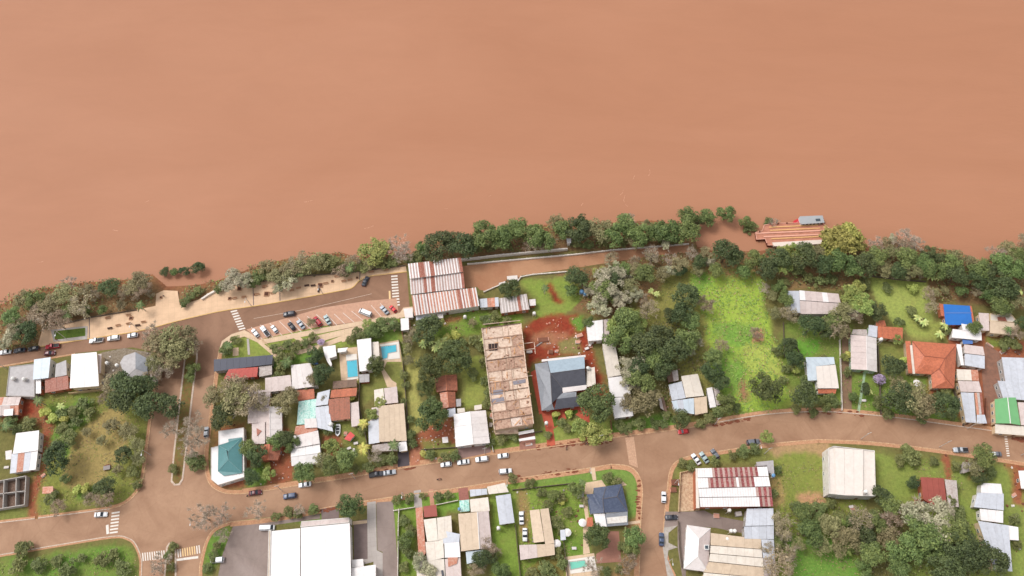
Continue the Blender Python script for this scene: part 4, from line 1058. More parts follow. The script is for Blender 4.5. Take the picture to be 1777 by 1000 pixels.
h.mono([(940, 628), (1016, 620), (1016, 616), (940, 624)], 3.2, .05, 90, 'offwhite', panel=False, win=0); h.fin()
h = H('square white shed beside the red earth track', 'the square white shed', cat='shed', wall='white')
h.mono([(1021, 592), (1047, 590), (1046, 555), (1017, 559)], 4.2, .2, 90, 'white', pw=3.5)
h.mono([(1048, 594), (1056, 593), (1060, 553), (1047, 555)], 3.6, .1, 90, 'pink', win=0); h.fin()
h = H('long narrow roof, cream behind and white in front, along the red earth track', 'the long narrow white roof', wall='white')
h.mono([(1055, 655), (1078, 651), (1067, 595), (1045, 597)], 3.2, .2, 180, 'cream', pw=3)
h.mono([(1067, 726), (1099, 722), (1096, 690), (1060, 690)], 3.6, .2, 90, 'white', pw=3)
h.mono([(1060, 689), (1096, 689), (1088, 662), (1078, 653), (1055, 656)], 3.6, .2, 90, 'white', panel=False); h.fin()
h = H('square white gable roof close to the street beside the big round trees', 'the square white gable roof', wall='white')
h.gable((791, 776), (787, 719), (843, 712), (850, 769), 3.8, 4.7, 'white', 'offwhite', pw=2.6, off=.48, ridge_k='light'); h.fin()  # east slope off-white: its shade is put into the sheet colour
h = H('old red tiled cottage roof between two big round dark trees', 'the old red tiled cottage', wall='brick')
h.gable((757, 681), (755, 655), (793, 650), (794, 678), 3.0, 4.0, 'oldtile', pw=1.9, ridge_k='tile')
h.gable((767, 710), (763, 682), (790, 680), (791, 707), 2.8, 3.7, 'rustlight', 'oldtile', pw=1.6, ridge_k='tile'); h.fin()
h = H('pair of small extensions in pale blue-grey behind the square white gable roof', 'the pale extensions', cat='shed', wall='cream')
h.mono([(777, 724), (791, 722), (790, 708), (776, 710)], 2.6, .1, 90, 'zinc', panel=False); h.mono([(792, 706), (800, 705), (800, 692), (791, 693)], 2.4, .1, 90, 'grey', panel=False); h.fin()
h = H('small cream barbecue hut with twin openings behind the white gable roof', 'the small cream hut', cat='hut', wall='cream')
h.mono([(794, 717), (807, 715), (806, 708), (793, 709)], 2.6, .1, 90, 'cream', panel=False, win=0); h.mono([(823, 712), (836, 710), (836, 702), (823, 704)], 2.6, .1, 90, 'cream', panel=False, win=0); h.fin()
h = H('tiny white roofed garden shelter on the red earth yard', 'the tiny white garden shelter', cat='shelter', wall='brown')
h.mono([(768, 769), (778, 768), (777, 758), (767, 759)], 2.2, .1, 90, 'offwhite', panel=False, open_=True); h.fin()
# --- right middle
h = H('patchwork roof house of blue, beige and orange sheets above the parked red car', 'the patchwork roof', wall='beige')
h.mono([(1166, 695), (1190, 691), (1183, 662), (1160, 668)], 3.2, .3, 0, 'zinc')
h.mono([(1190, 690), (1222, 687), (1211, 649), (1182, 653)], 3.4, .3, 180, 'cream', pw=3)
h.mono([(1172, 714), (1205, 719), (1204, 691), (1165, 696)], 3.2, .5, 90, ['ice', 'zinc'], pw=2)
h.mono([(1206, 720), (1228, 716), (1226, 688), (1204, 691)], 3.2, .5, 90, lambda i, n: 'beige' if i < n - 1 else 'beige', pw=2.2); h.fin()
h = H('ramshackle white sheet shed right beside the patchwork roof', 'the ramshackle white shed', cat='shed', wall='grey')
h.mono([(1232, 708), (1243, 706), (1236, 672), (1226, 674)], 2.8, .2, 90, 'white', pw=2); h.mono([(1243, 704), (1252, 702), (1248, 672), (1238, 673)], 2.6, .2, 90, 'oldzinc', pw=2, win=0); h.fin()
h = H('derelict lean-to full of scrap behind the patchwork roof', 'the scrap lean-to', cat='lean-to', wall='brown')
h.mono([(1160, 664), (1178, 660), (1176, 642), (1156, 646)], 2.4, .2, 90, ['mosstile', 'rust', 'oldzinc'], pw=1.2, win=0); h.mono([(1146, 708), (1158, 716), (1152, 690), (1142, 690)], 2.2, .2, 90, ['mosstile', 'oldzinc'], pw=1.4, win=0); h.fin()
h = H('long curved pinkish barn roof with a zinc blue end below the riverbank trees', 'the long pinkish barn roof', cat='barn', wall='grey')
h.mono([(1370, 543), (1389, 543), (1387, 505), (1361, 505)], 3.4, .2, 90, 'zinc', pw=2.4)
h.mono([(1389, 545), (1456, 545), (1459, 527), (1388, 522)], 3.2, .9, 90, 'pink', pw=2.2, win=2)
h.mono([(1459, 526), (1388, 521), (1387, 504), (1455, 510)], 3.3, .8, 270, lambda i, n: 'white' if i == 2 or i == n - 1 else 'pink', pw=2.2, win=0); h.fin()
h = H('pale blue and cream roofed house with a red tiled strip at its foot', 'the pale blue and cream roof', wall='white')
h.mono([(1402, 661), (1418, 660), (1416, 634), (1398, 620)], 3.2, .3, 90, 'ice', panel=True)
h.mono([(1416, 636), (1449, 632), (1447, 620), (1398, 620)], 3.3, .3, 90, 'ice', pw=2.4)
h.mono([(1419, 674), (1456, 674), (1450, 633), (1416, 636)], 3.6, .3, 90, 'lightcream', pw=3)
h.mono([(1420, 683), (1450, 683), (1452, 675), (1419, 675)], 2.6, .3, 90, 'tile', pw=1.5, win=0); h.fin()
h = H('long pale gable roof house standing right of the narrow drive', 'the long pale gable roof', wall='green')
h.gable((1477, 641), (1476, 581), (1521, 587), (1522, 646), 3.2, 4.1, 'pink', 'offwhite', pw=2.2, off=.42, ridge_k='light')
h.mono([(1478, 580), (1506, 583), (1504, 572), (1480, 572)], 2.8, .2, 90, 'oldzinc', win=0)
h.mono([(1506, 583), (1522, 586), (1523, 566), (1508, 564)], 2.9, .2, 90, 'zinc', panel=False, win=0); h.fin()
h = H('orange tiled L-shaped outbuilding between the green lawn and the long pale gable', 'the orange tiled outbuilding', wall='beige')
h.mono([(1523, 586), (1566, 591), (1567, 569), (1523, 566)], 3.0, .6, 90, 'tile', pw=1.9)
h.mono([(1520, 566), (1538, 566), (1535, 556), (1520, 557)], 3.1, .3, 90, 'tile', pw=1.9, win=0); h.fin()
h = H('largest terracotta hipped house with crossing ridges on the right side', 'the largest terracotta house', wall='beige')
z0, z1 = 3.3, 5.2
h.faces([('tile', [(1583, 592, z0), (1660, 598, z0), (1640, 622, z1), (1604, 618, z1)]),
         ('tile', [(1583, 592, z0), (1604, 618, z1), (1606, 632, z1 - .6), (1588, 648, z0)]),
         ('tile', [(1604, 618, z1), (1640, 622, z1), (1630, 640, z1 - .3), (1616, 650, z0), (1588, 648, z0), (1606, 632, z1 - .6)]),
         ('tile', [(1660, 598, z0), (1656, 674, z0), (1638, 652, z1 - .2), (1630, 640, z1 - .3), (1640, 622, z1)]),
         ('tile', [(1616, 650, z0), (1630, 640, z1 - .3), (1638, 652, z1 - .2), (1640, 662, z1 - .7), (1618, 674, z0)]),
         ('tile', [(1618, 674, z0), (1640, 662, z1 - .7), (1638, 652, z1 - .2), (1656, 674, z0)])],
        [(1583, 592), (1660, 598), (1656, 674), (1618, 674), (1616, 650), (1588, 648)], z0,
        [((1604, 618, z1), (1640, 622, z1)), ((1640, 622, z1), (1630, 640, z1 - .3)), ((1630, 640, z1 - .3), (1638, 652, z1 - .2)), ((1583, 592, z0), (1604, 618, z1)), ((1660, 598, z0), (1640, 622, z1)), ((1616, 650, z0), (1630, 640, z1 - .3)), ((1656, 674, z0), (1638, 652, z1 - .2))], 'rust', wall='beige')
h.mono([(1576, 648), (1585, 648), (1580, 592), (1571, 592)], 2.7, .3, 0, 'tile', pw=2, win=0)
h.mono([(1584, 649), (1588, 649), (1583, 599), (1579, 599)], 3.3, .05, 0, 'cream', panel=False, win=0); h.fin()
h = H('bright blue sheeted roof framed by terracotta edges above the white flat roofs', 'the bright blue roof', wall='brick')
h.mono([(1641, 564), (1688, 564), (1683, 531), (1637, 528)], 3.2, .2, 90, 'blue', panel=False)
h.mono([(1633, 548), (1641, 550), (1637, 528), (1630, 527)], 2.8, .1, 0, 'tile', win=0); h.mono([(1688, 563), (1692, 563), (1686, 531), (1683, 531)], 3.0, .1, 0, 'tile', win=0)
h.mono([(1641, 544), (1686, 544), (1686, 542), (1641, 542)], 3.36, .05, 90, 'bluetarp', panel=False, win=0, zb=3.1); h.fin()
h = H('stepped pure white flat roofs overlapping the lower edge of the bright blue roof', 'the stepped white roofs', wall='white')
h.mono([(1652, 586), (1704, 591), (1703, 577), (1653, 571)], 3.4, .1, 90, 'white', pw=3.5); h.mono([(1671, 573), (1702, 577), (1701, 566), (1668, 562)], 3.7, .1, 90, 'white', pw=3.5)
h.mono([(1671, 597), (1688, 597), (1688, 591), (1670, 589)], 2.6, .1, 90, 'bluetarp', panel=False, win=0); h.fin()
h = H('cream walled house with a brown skylight patch beyond the earth lane', 'the cream house beyond the lane', wall='cream')
h.mono([(1703, 574), (1717, 574), (1716, 544), (1698, 543)], 3.4, .2, 0, 'pink', pw=2)
h.flat([(1718, 544), (1757, 547), (1767, 560), (1718, 557)], 3.9, 'cream', par=.3)
h.mono([(1718, 578), (1765, 582), (1766, 561), (1718, 557)], 3.8, .3, 90, 'beige', pw=3)
h.mono([(1732, 556), (1748, 558), (1744, 550), (1731, 550)], 4.0, .1, 90, 'rust', panel=False, win=0, zb=3.7); h.fin()
h = H('pale pitched roof with white edges right of the largest terracotta house', 'the pale pitched roof', wall='white')
h.mono([(1674, 634), (1709, 640), (1709, 618), (1674, 614)], 3.2, .7, 90, 'zinc', pw=2.4); h.mono([(1709, 617), (1674, 613), (1673, 598), (1706, 602)], 3.5, .4, 270, 'pink', pw=2.4, win=0)
h.mono([(1668, 634), (1673, 634), (1668, 598), (1659, 597)], 3.3, .1, 0, 'white', panel=False, win=0); h.fin()
h = H('long narrow roof with rows of rust patches running down to the right hand street', 'the long roof with rust patches', wall='cream')
h.mono([(1662, 660), (1699, 661), (1697, 642), (1660, 641)], 3.0, .2, 90, ['cream', 'rustlight', 'cream'], pw=3)
h.mono([(1667, 680), (1704, 681), (1699, 662), (1662, 661)], 3.2, .2, 90, 'pink', pw=3)
h.mono([(1676, 733), (1694, 734), (1690, 682), (1667, 681)], 3.4, .2, 90, 'zinc', pw=2.6)
h.mono([(1695, 720), (1708, 720), (1704, 682), (1691, 682)], 3.4, .2, 90, ['rustlight', 'oldzinc', 'rust'], pw=1.1)
h.mono([(1695, 735), (1713, 735), (1709, 720), (1695, 720)], 3.4, .2, 90, 'zinc', pw=2); h.fin()
h = H('wide silver grey roof at the right edge above the green roof', 'the wide silver roof at the right edge', wall='grey')
h.mono([(1745, 664), (1860, 668), (1860, 624), (1738, 620)], 3.6, .6, 90, 'zinc', pw=2.6); h.mono([(1741, 692), (1860, 700), (1860, 668), (1731, 661)], 3.4, .5, 90, 'zinc', pw=2.6); h.fin()
h = H('mint green gable roof with white ridge line and cream front at the right edge', 'the green gable roof', wall='cream')
h.mono([(1728, 735), (1753, 735), (1748, 690), (1726, 693)], 3.8, .5, 0, 'green', pw=5); h.mono([(1771, 738), (1754, 735), (1749, 690), (1763, 690)], 3.8, .5, 180, 'green', pw=5, win=0)
r = h._roof(); ridge(r, P(1748.5, 690, 4.3), P(1753.5, 735, 4.3), 'light', .35)
h.mono([(1727, 752), (1800, 758), (1800, 742), (1727, 736)], 3.0, .1, 90, 'cream', panel=False); h.mono([(1772, 738), (1800, 740), (1800, 700), (1766, 698)], 3.4, .1, 90, 'pink', panel=False, win=0); h.fin()
# --- lower right
h = H('large white warehouse roof with rows of red rust panels near the side street', 'the white and red panelled warehouse', cat='warehouse', name='warehouse', wall='brick')
def red1(i, n):
    t = (i + .5) / n
    return ('rustred' if i % 2 else 'stripe') if .22 < t < .86 else 'white'
def red0(i, n):
    t = (i + .5) / n
    return ('rustred' if i % 2 else 'stripe') if .15 < t < .52 or .56 < t < .80 else ('rustred' if i % 2 and .86 < t < .9 else 'white')
def red3(i, n):
    t = (i + .5) / n
    return ('rustred' if i % 2 else 'stripe') if t > .82 else 'white'
def red2(i, n):
    t = (i + .5) / n
    return ('rustred' if i % 2 else 'stripe') if t > .78 else 'white'
h.mono([(1210.5, 829), (1334, 826.5), (1331, 810), (1209, 813)], 6.0, .35, 270, red1, pw=.9, win=0)
h.mono([(1212, 847), (1337, 844), (1334, 827.5), (1210.5, 830)], 6.35, .35, 270, red0, pw=.9, win=0)
h.mono([(1213.5, 863), (1340, 861.5), (1338, 845), (1212, 848)], 6.1, .35, 90, red2, pw=.9, win=0)
h.mono([(1215, 880), (1342, 879), (1340, 862.5), (1213.5, 864)], 5.7, .35, 90, red3, pw=.9, win=4)
h.mono([(1208, 882), (1214, 882), (1210, 813), (1207, 813)], 6.3, .1, 90, 'cream', panel=False, win=0); h.fin()
h = H('grey concrete roof corner piece behind the red panelled warehouse', 'the grey roof corner piece', cat='shed', wall='grey')
h.mono([(1332, 820), (1344, 824), (1342, 799), (1312, 802), (1314, 809), (1331, 808)], 3.4, .2, 90, 'grey', panel=False); h.fin()
h = H('silver grey barn roof joined below the red panelled warehouse', 'the silver barn roof', cat='barn', wall='grey')
h.mono([(1293, 913), (1343, 912), (1342, 882), (1296, 883)], 4.4, .6, 270, 'zinc', pw=2.6); h.mono([(1292, 935), (1343, 936), (1343, 913), (1291, 914)], 4.2, .6, 90, 'zinc', pw=2.6); h.fin()
h = H('white hipped roof with a small dark skylight beside the side street', 'the white hipped roof', wall='white')
h.hip((1187, 987), (1192, 911), (1233, 917), (1229, 993), 4.0, 5.8, ('white', 'offwhite', 'pink', 'offwhite'), .3)  # west slope brightest, the others greyer: shading put into the slope colours
m = MB(); p = P(1226, 950, 5.1); m.box((p.x, p.y, p.z), (1.6, 1.6, .5)); m.build('skylight_box', M_frame, h.o)
m = MB(); m.box((p.x, p.y, p.z + .27), (1.1, 1.1, .06)); m.build('skylight_glass', M_glass, h.o); h.fin()
h = H('wide beige and cream banded roof behind the white hipped roof', 'the wide banded beige roof', wall='cream')
h.mono([(1233, 946), (1321, 953), (1321, 936), (1233, 925)], 4.0, .4, 270, 'beige', pw=3)
h.mono([(1232, 960), (1323, 968), (1322, 954), (1233, 947)], 4.4, .2, 270, 'cream', pw=3, win=0); h.mono([(1230, 974), (1325, 984), (1324, 969), (1232, 961)], 4.6, .2, 90, 'cream', pw=3, win=0)
h.mono([(1221, 993), (1326, 1003), (1325, 985), (1230, 975)], 4.2, .3, 90, 'beige', pw=3); h.mono([(1214, 1060), (1330, 1070), (1326, 1004), (1221, 994)], 3.9, .3, 90, 'cream', pw=3)
h.mono([(1326, 1004), (1347, 1000), (1345, 970), (1323, 968)], 4.0, .2, 180, 'oldzinc', pw=2.5, win=0); h.mono([(1324, 968), (1345, 970), (1343, 937), (1321, 936)], 4.2, .2, 180, 'zinc', pw=2.5, win=0); h.fin()
h = H('tall cream square roofed building with a grey parapet strip below the curving street', 'the cream square building', cat='building', name='square_building', wall='cream')
h.flat([(1439, 857), (1437, 778), (1447, 774), (1518, 782), (1520, 861), (1470, 860)], 6.2, 'lightcream', wall='white', par=.4)
h.mono([(1450, 858), (1498, 861), (1498, 781), (1449, 777)], 6.1, .4, 0, 'lightcream', pw=3.4, win=0, zb=5.8); h.fin()
h = H('dull red roof with a pale lean-to half hidden by brown and green trees', 'the dull red roof', wall='brick')
h.mono([(1602, 866), (1645, 895), (1638, 830), (1597, 828)], 3.6, .4, 180, 'brick', pw=2.4); h.mono([(1646, 880), (1664, 880), (1660, 834), (1639, 832)], 3.2, .2, 180, 'oldzinc', pw=2.4); h.fin()
h = H('small white patched shed near the lower right street', 'the small white patched shed', cat='shed', wall='grey')
h.mono([(1671, 822), (1689, 816), (1688, 802), (1670, 802)], 2.8, .2, 90, 'oldzinc', win=0); h.mono([(1689, 817), (1704, 818), (1704, 804), (1686, 803)], 3.0, .2, 90, 'white', win=0); h.fin()
h = H('white and silver three-step roof in the lower right yard', 'the three-step silver roof', wall='white')
h.mono([(1702, 855), (1740, 857), (1737, 840), (1703, 838)], 3.6, .3, 270, 'white', pw=3); h.mono([(1690, 880), (1742, 886), (1742, 857), (1696, 855)], 3.4, .5, 90, 'zinc', pw=2.6); h.mono([(1702, 903), (1741, 908), (1741, 887), (1700, 883)], 3.2, .2, 90, 'white', pw=3); h.fin()
h = H('long blue-grey roof going down to the lower right corner with a white side wing', 'the blue-grey roof in the lower right corner', wall='cream')
h.mono([(1726, 990), (1757, 992), (1750, 912), (1697, 904)], 3.5, .5, 180, 'zinc', pw=2.8); h.mono([(1752, 937), (1768, 938), (1767, 915), (1750, 912)], 3.0, .1, 90, 'white', panel=False, win=0); h.fin()
h = H('tiny blue roofed shed hidden between the lower right trees', 'the tiny blue roofed shed', cat='shed', wall='grey')
h.mono([(1622, 953), (1635, 956), (1635, 930), (1620, 928)], 2.6, .2, 90, lambda i, n: 'ice' if i == 0 else 'bluetarp', pw=1.6); h.fin()
h = H('white shed cut by the right edge of the picture beside scattered bricks', 'the white shed on the right edge', cat='shed', wall='brick')
h.mono([(1772, 848), (1830, 850), (1830, 816), (1767, 817)], 3.0, .3, 90, 'white', pw=3); h.fin()
# --- lower middle
h = H('very large plain white supermarket roof at the bottom of the picture', 'the very large white roof', cat='building', name='large_shop', wall='white')
h.mono([(467, 1100), (521, 1100), (521, 917), (468, 922)], 5.0, .3, 0, 'white', pw=8, win=4)
h.mono([(522, 1100), (612, 1100), (607, 908), (522, 916)], 6.0, .2, 0, 'white', pw=8)
h.flat([(521, 915), (606, 907), (606, 898), (523, 905)], 5.6, 'pink', par=.1, pw=3, panel=True, win=0)
h.flat([(462, 1100), (466, 1100), (470, 920), (466, 921)], 5.4, 'beige', par=.1, win=0)
h.mono([(611, 985), (631, 983), (630, 970), (610, 972)], 3.4, .1, 90, 'white', panel=False, win=0); h.mono([(612, 1100), (652, 1100), (652, 980), (610, 986)], 4.2, .1, 90, 'white', panel=False, win=0); h.fin()
h = H('house with a salmon side strip and long beige roof right of the grey driveway', 'the salmon sided beige house', wall='pink')
h.mono([(741, 940), (760, 938), (757, 899), (735, 902)], 3.8, .4, 0, 'cream', pw=3); h.mono([(760, 938), (785, 930), (783, 895), (758, 899)], 3.8, .4, 180, 'cream', pw=3, win=0)
h.mono([(741, 975), (771, 968), (769, 936), (738, 941)], 3.7, .3, 0, 'cream', pw=3, win=0)
h.mono([(762, 944), (797, 941), (798, 927), (765, 920)], 3.9, .1, 90, 'zinc', panel=False, win=0); h.mono([(772, 968), (799, 967), (797, 941), (771, 943)], 4.1, .1, 90, 'white', panel=False, win=0)
h.mono([(727, 975), (739, 960), (733, 880), (721, 882)], 3.0, .1, 0, 'rustlight', panel=False, win=0)
h.mono([(736, 898), (759, 896), (757, 876), (734, 879)], 3.0, .1, 90, 'brick', pw=4, win=0); h.fin()
h = H('cream roof with two dark slots at the very bottom edge beside the salmon sided house', 'the slotted cream roof', wall='cream')
h.mono([(726, 1060), (775, 1060), (771, 970), (722, 974)], 3.6, .2, 0, 'cream', pw=3); h.mono([(776, 1060), (804, 1060), (799, 968), (772, 970)], 3.6, .2, 180, 'pink', pw=3)
h.mono([(778, 984), (793, 978), (795, 966), (777, 968)], 4.0, .1, 90, 'rustlight', panel=False, win=0, zb=3.6)
for x in (751, 767): beam((x, 990), (x + 2, 1003), 4.2, .7, .4, 'vent_slot', 'slate', h.o)
h.fin()
h = H('beige gable house with a pale ridge between the salmon sided house and the zinc roof', 'the beige gable with a pale ridge', wall='cream')
h.mono([(800, 957), (832, 953), (828, 889), (795, 892)], 3.6, .8, 0, 'beige', pw=2.2); h.mono([(854, 951), (833, 953), (829, 889), (848, 886)], 3.6, .8, 180, 'pink', pw=2.2)
ridge(h._roof(), P(828.5, 889, 4.45), P(832.5, 953, 4.45), 'light', .35)
h.mono([(817, 889), (850, 887), (847, 863), (815, 867)], 3.4, .3, 90, 'cream', pw=3, win=0); h.fin()
h = H('grey awning and white canopies on the pavement in front of the beige gable', 'the pavement canopies', cat='canopy', wall='white')
h.mono([(816, 862), (846, 858), (845, 848), (815, 850)], 2.8, .2, 90, 'zinc', open_=True); h.mono([(848, 858), (883, 854), (876, 838), (845, 845)], 3.0, .2, 90, 'cream', pw=3, open_=True); h.fin()
h = H('turquoise translucent sheet roof beside the small maroon front yard', 'the turquoise sheet roof', cat='carport', wall='white')
h.mono([(798, 889), (815, 887), (814, 867), (797, 869)], 2.7, .2, 90, 'turq', open_=True); h.fin()
h = H('zinc roof with a white splash mark right of the beige gable house', 'the zinc roof with a white mark', wall='white')
h.mono([(867, 911), (893, 907), (886, 857), (860, 861)], 3.4, .4, 180, 'zinc', pw=2.6); h.fin()
h = H('pale blue shed roof under the beige gable house, next to a bushy tree', 'the pale blue shed roof', cat='shed', wall='white')
h.mono([(810, 979), (840, 971), (838, 954), (808, 958)], 3.0, .3, 90, 'ice', pw=3); h.fin()
h = H('beige L-shaped gable roof standing on the lawn beside two white cars', 'the beige L-shaped roof', wall='beige')
h.mono([(926, 942), (945, 940), (936, 884), (919, 886)], 3.4, .6, 0, 'beige', pw=3); h.mono([(962, 943), (946, 945), (937, 884), (952, 882)], 3.4, .6, 180, 'beige', pw=3)
h.mono([(903, 972), (963, 963), (962, 944), (901, 946)], 3.3, .5, 90, lambda i, n: 'pink' if i < n / 3 else 'beige', pw=3, win=2); h.fin()
h = H('dark blue-grey hipped house with a white box roof on the street corner lawn', 'the dark blue-grey corner house', wall='white')
z0, z1 = 3.3, 5.0
h.faces([('bluegrey', [(1018, 858, z0), (1030, 857, z0), (1030, 847, z0), (1052, 844, z0 + .6), (1046, 866, z1), (1048, 890, z0 + .8), (1024, 892, z0)]),
         ('bluegrey', [(1052, 844, z0 + .6), (1079, 840, z0), (1071, 862, z1), (1046, 866, z1)]),
         ('bluegrey', [(1079, 840, z0), (1090, 888, z0), (1071, 862, z1)]),
         ('bluegrey', [(1046, 866, z1), (1071, 862, z1), (1090, 888, z0), (1048, 890, z0 + .6)]),
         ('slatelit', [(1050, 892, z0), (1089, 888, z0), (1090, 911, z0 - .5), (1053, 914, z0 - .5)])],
        [(1018, 858), (1030, 857), (1030, 847), (1079, 840), (1090, 888), (1090, 908), (1053, 911), (1050, 892), (1024, 892)], z0,
        [((1046, 866, z1), (1071, 862, z1)), ((1046, 866, z1), (1052, 844, z0 + .6)), ((1079, 840, z0), (1071, 862, z1)), ((1090, 888, z0), (1071, 862, z1)), ((1046, 866, z1), (1048, 890, z0 + .8))], 'dark')
h.mono([(1035, 914), (1053, 914), (1049, 891), (1030, 892)], 3.2, .1, 90, 'white', panel=False, win=0)
h.mono([(1018, 914), (1030, 914), (1028, 897), (1019, 899)], 2.7, .3, 90, 'tile', panel=False, win=0); h.fin()
h = H('small grey flat shed with a pale step left of the dark blue-grey corner house', 'the small grey garden shed', cat='shed', wall='grey')
h.mono([(1002, 865), (1013, 863), (1013, 846), (999, 848)], 2.4, .1, 90, 'grey', panel=False); h.fin()
h = H('tiny white changing hut beside the round white parasol and bright lawn', 'the tiny white hut', cat='hut', wall='white')
h.mono([(973, 938), (982, 937), (981, 919), (972, 920)], 2.4, .1, 90, 'zinc', panel=False); h.fin()
# ------------------------------------------------------------------ swimming pools
M_pw = mat('pool_water', (72, 190, 214), 0.08, var=0.05, scale=0.8, spec=0.5); M_pw2 = mat('pool_water_green', (130, 214, 190), 0.08, var=0.05, spec=0.5)
M_rim = mat('pool_rim', (246, 238, 228), 0.6, var=0.06)
def pool(label, ref, deck, water, m):
    cx = sum(p[0] for p in water) / len(water); cy = sum(p[1] for p in water) / len(water); g = P(cx, cy, 0)
    r = root('swimming_pool', g, label, 'swimming pool'); LMK(cx, cy, ref)
    q = [p - g for p in XY(deck, .22)]; b = MB(); b.prism([p - Vector((0, 0, .25)) for p in q], q); b.build('pool_deck', M_rim, r)
    w = [p - g for p in XY(water, .26)]; b = MB(); o = inset(w, -.3); b.prism([p - Vector((0, 0, .06)) for p in o], [Vector((p.x, p.y, .25)) for p in o]); b.build('coping', M_conc, r)
    b = MB(); b.prism([p - Vector((0, 0, .1)) for p in w], w); b.build('pool_water', m, r)
    a, c_ = w[0], w[1]; d_ = (c_ - a).normalized(); n = Vector((-d_.y, d_.x, 0)); mid = a.lerp(c_, .5)
    for s_ in (-.3, .3):
        b = MB(); p0 = mid + d_ * s_; b.tube([p0 - n * .4 + Vector((0, 0, 0)), p0 - n * .3 + Vector((0, 0, .7)), p0 + n * .1 + Vector((0, 0, .75)), p0 + n * .3 + Vector((0, 0, 0))], [.03] * 4, 5); b.build('ladder_rail', M_frame, r)
pool('rectangular blue pool on the left of the tall white roof', 'the rectangular blue pool', [(600, 616), (619, 614), (622, 657), (603, 660)], [(602, 627), (619, 625), (621, 653), (604, 655)], M_pw)
pool('L-shaped blue pool with a white deck against the long garden wall', 'the L-shaped blue pool', [(659, 598), (692, 593), (694, 622), (662, 625)], [(661, 602), (687, 599), (688, 610), (673, 613), (672, 621), (664, 623)], M_pw)
pool('small pale green pool on a cream deck at the bottom edge', 'the pale green pool', [(985, 972), (1031, 965), (1036, 990), (990, 996)], [(989, 976), (1014, 973), (1019, 981), (1017, 983), (991, 988)], M_pw2)

# ------------------------------------------------------------------ garden walls and fences
M_bw = {'w': mat('garden_wall_white', (244, 234, 224), .85, var=.1, stain=(190, 160, 138), stain_amt=.3, scale=.8), 'b': mat('garden_wall_brick', (150, 100, 80), .9, var=.2, scale=.8), 'd': mat('garden_wall_old', (112, 98, 84), .9, var=.25, scale=.8), 'y': mat('garden_wall_sand', (216, 186, 146), .85, var=.15)}
def gwall(pts, h_=1.5, k='w', label=None, w=.18, cat='wall', name='garden_wall'):
    c = XY(pts, h_); g = Vector((c[0].x, c[0].y, 0)); r = root(name, g, None, cat)
    for i in range(len(c) - 1):
        dv = c[i + 1] - c[i]; L = dv.length; n = max(1, round(L / 3.2)); a = math.atan2(dv.y, dv.x)
        for j in range(n):
            p = c[i] + dv * ((j + .5) / n) - g; m = MB(); m.box((p.x, p.y, h_ / 2), (L / n - .02, w, h_), a); m.build('wall_bay', M_bw[k], r)
            p = c[i] + dv * (j / n) - g; m = MB(); m.box((p.x, p.y, h_ / 2 + .05), (w + .12, w + .12, h_ + .1), a); m.build('pier', M_bw[k], r)
    mx, my = pts[len(pts) // 2]
    if label: r['label'] = label; LMK(mx, my, 'the ' + ' '.join(label.split()[:3]))
    else: auto(r, {'w': 'pale plastered garden wall', 'b': 'reddish brick garden wall', 'd': 'dark weathered garden wall', 'y': 'sand coloured low wall'}[k], (pts[0][0] + pts[-1][0]) / 2, (pts[0][1] + pts[-1][1]) / 2)
    return r
gwall([(801, 450), (860, 443), (985, 431)], 1.6, 'w', 'long white parapet wall along the riverbank trees above the dirt yard', w=.5)
gwall([(812, 458), (900, 450), (1000, 441), (1060, 434), (1196, 423)], .8, 'w', 'thin white kerb wall between the dirt yard and the bank strip', w=.45)
gwall([(840, 506), (870, 493), (897, 489), (904, 480), (925, 476), (985, 471)], .7, 'w', 'low winding white wall below the dirt yard', w=.35)
gwall([(376, 503), (361, 511), (349, 519)], 1.0, 'w', 'short white slanting wall by the promenade railing', w=.7)
gwall([(692, 590), (698, 620), (704, 690), (707, 765)], 1.9, 'd'); gwall([(620, 598), (624, 660), (622, 700), (641, 790)], 1.8, 'd')
gwall([(455, 590), (470, 604), (485, 622)], .5, 'y'); gwall([(704, 690), (712, 780)], 1.6, 'd')
gwall([(1360, 560), (1362, 620)], .8, 'd'); gwall([(1458, 590), (1460, 650), (1462, 712)], 1.2, 'w'); gwall([(1524, 600), (1528, 660), (1530, 718)], 1.4, 'd')
gwall([(1657, 676), (1670, 712), (1674, 738)], 1.5, 'd'); gwall([(1512, 478), (1560, 484), (1608, 488)], 1.2, 'd'); gwall([(1630, 527), (1636, 550)], 1.8, 'b')
gwall([(692, 884), (691, 905), (690, 1000)], 1.6, 'w'); gwall([(683, 886), (720, 880)], 1.2, 'w'); gwall([(757, 876), (795, 868)], 1.2, 'w')
gwall([(894, 910), (899, 960), (904, 1010)], 1.7, 'd'); gwall([(978, 938), (982, 970), (986, 1010)], 1.3, 'd'); gwall([(890, 850), (999, 838)], 1.1, 'd')
gwall([(1086, 912), (1082, 960)], 1.2, 'y'); gwall([(1178, 905), (1180, 950), (1184, 985)], 1.2, 'd'); gwall([(1207, 814), (1181, 820), (1178, 888)], 1.4, 'y')
gwall([(850, 752), (856, 784)], 1.2, 'w'); gwall([(732, 780), (795, 776)], .9, 'd'); gwall([(940, 748), (905, 753)], 1.0, 'd')
gwall([(372, 680), (369, 725)], 1.0, 'y'); gwall([(120, 682), (172, 676), (196, 668)], 1.8, 'y'); gwall([(1060, 730), (1063, 756)], 1.1, 'b'); gwall([(936, 640), (946, 712)], 1.6, 'b')
gwall([(1142, 690), (1150, 712)], 1.4, 'd'); gwall([(1376, 588), (1392, 620)], .9, 'd')
gwall([(75, 569), (158, 550), (236, 537)], .9, 'd', 'dark railing wall along the river side of the left promenade', w=.2)
gwall([(430, 492), (500, 480), (600, 473), (704, 460)], .9, 'd', 'dark railing wall along the river side of the right promenade', w=.2)
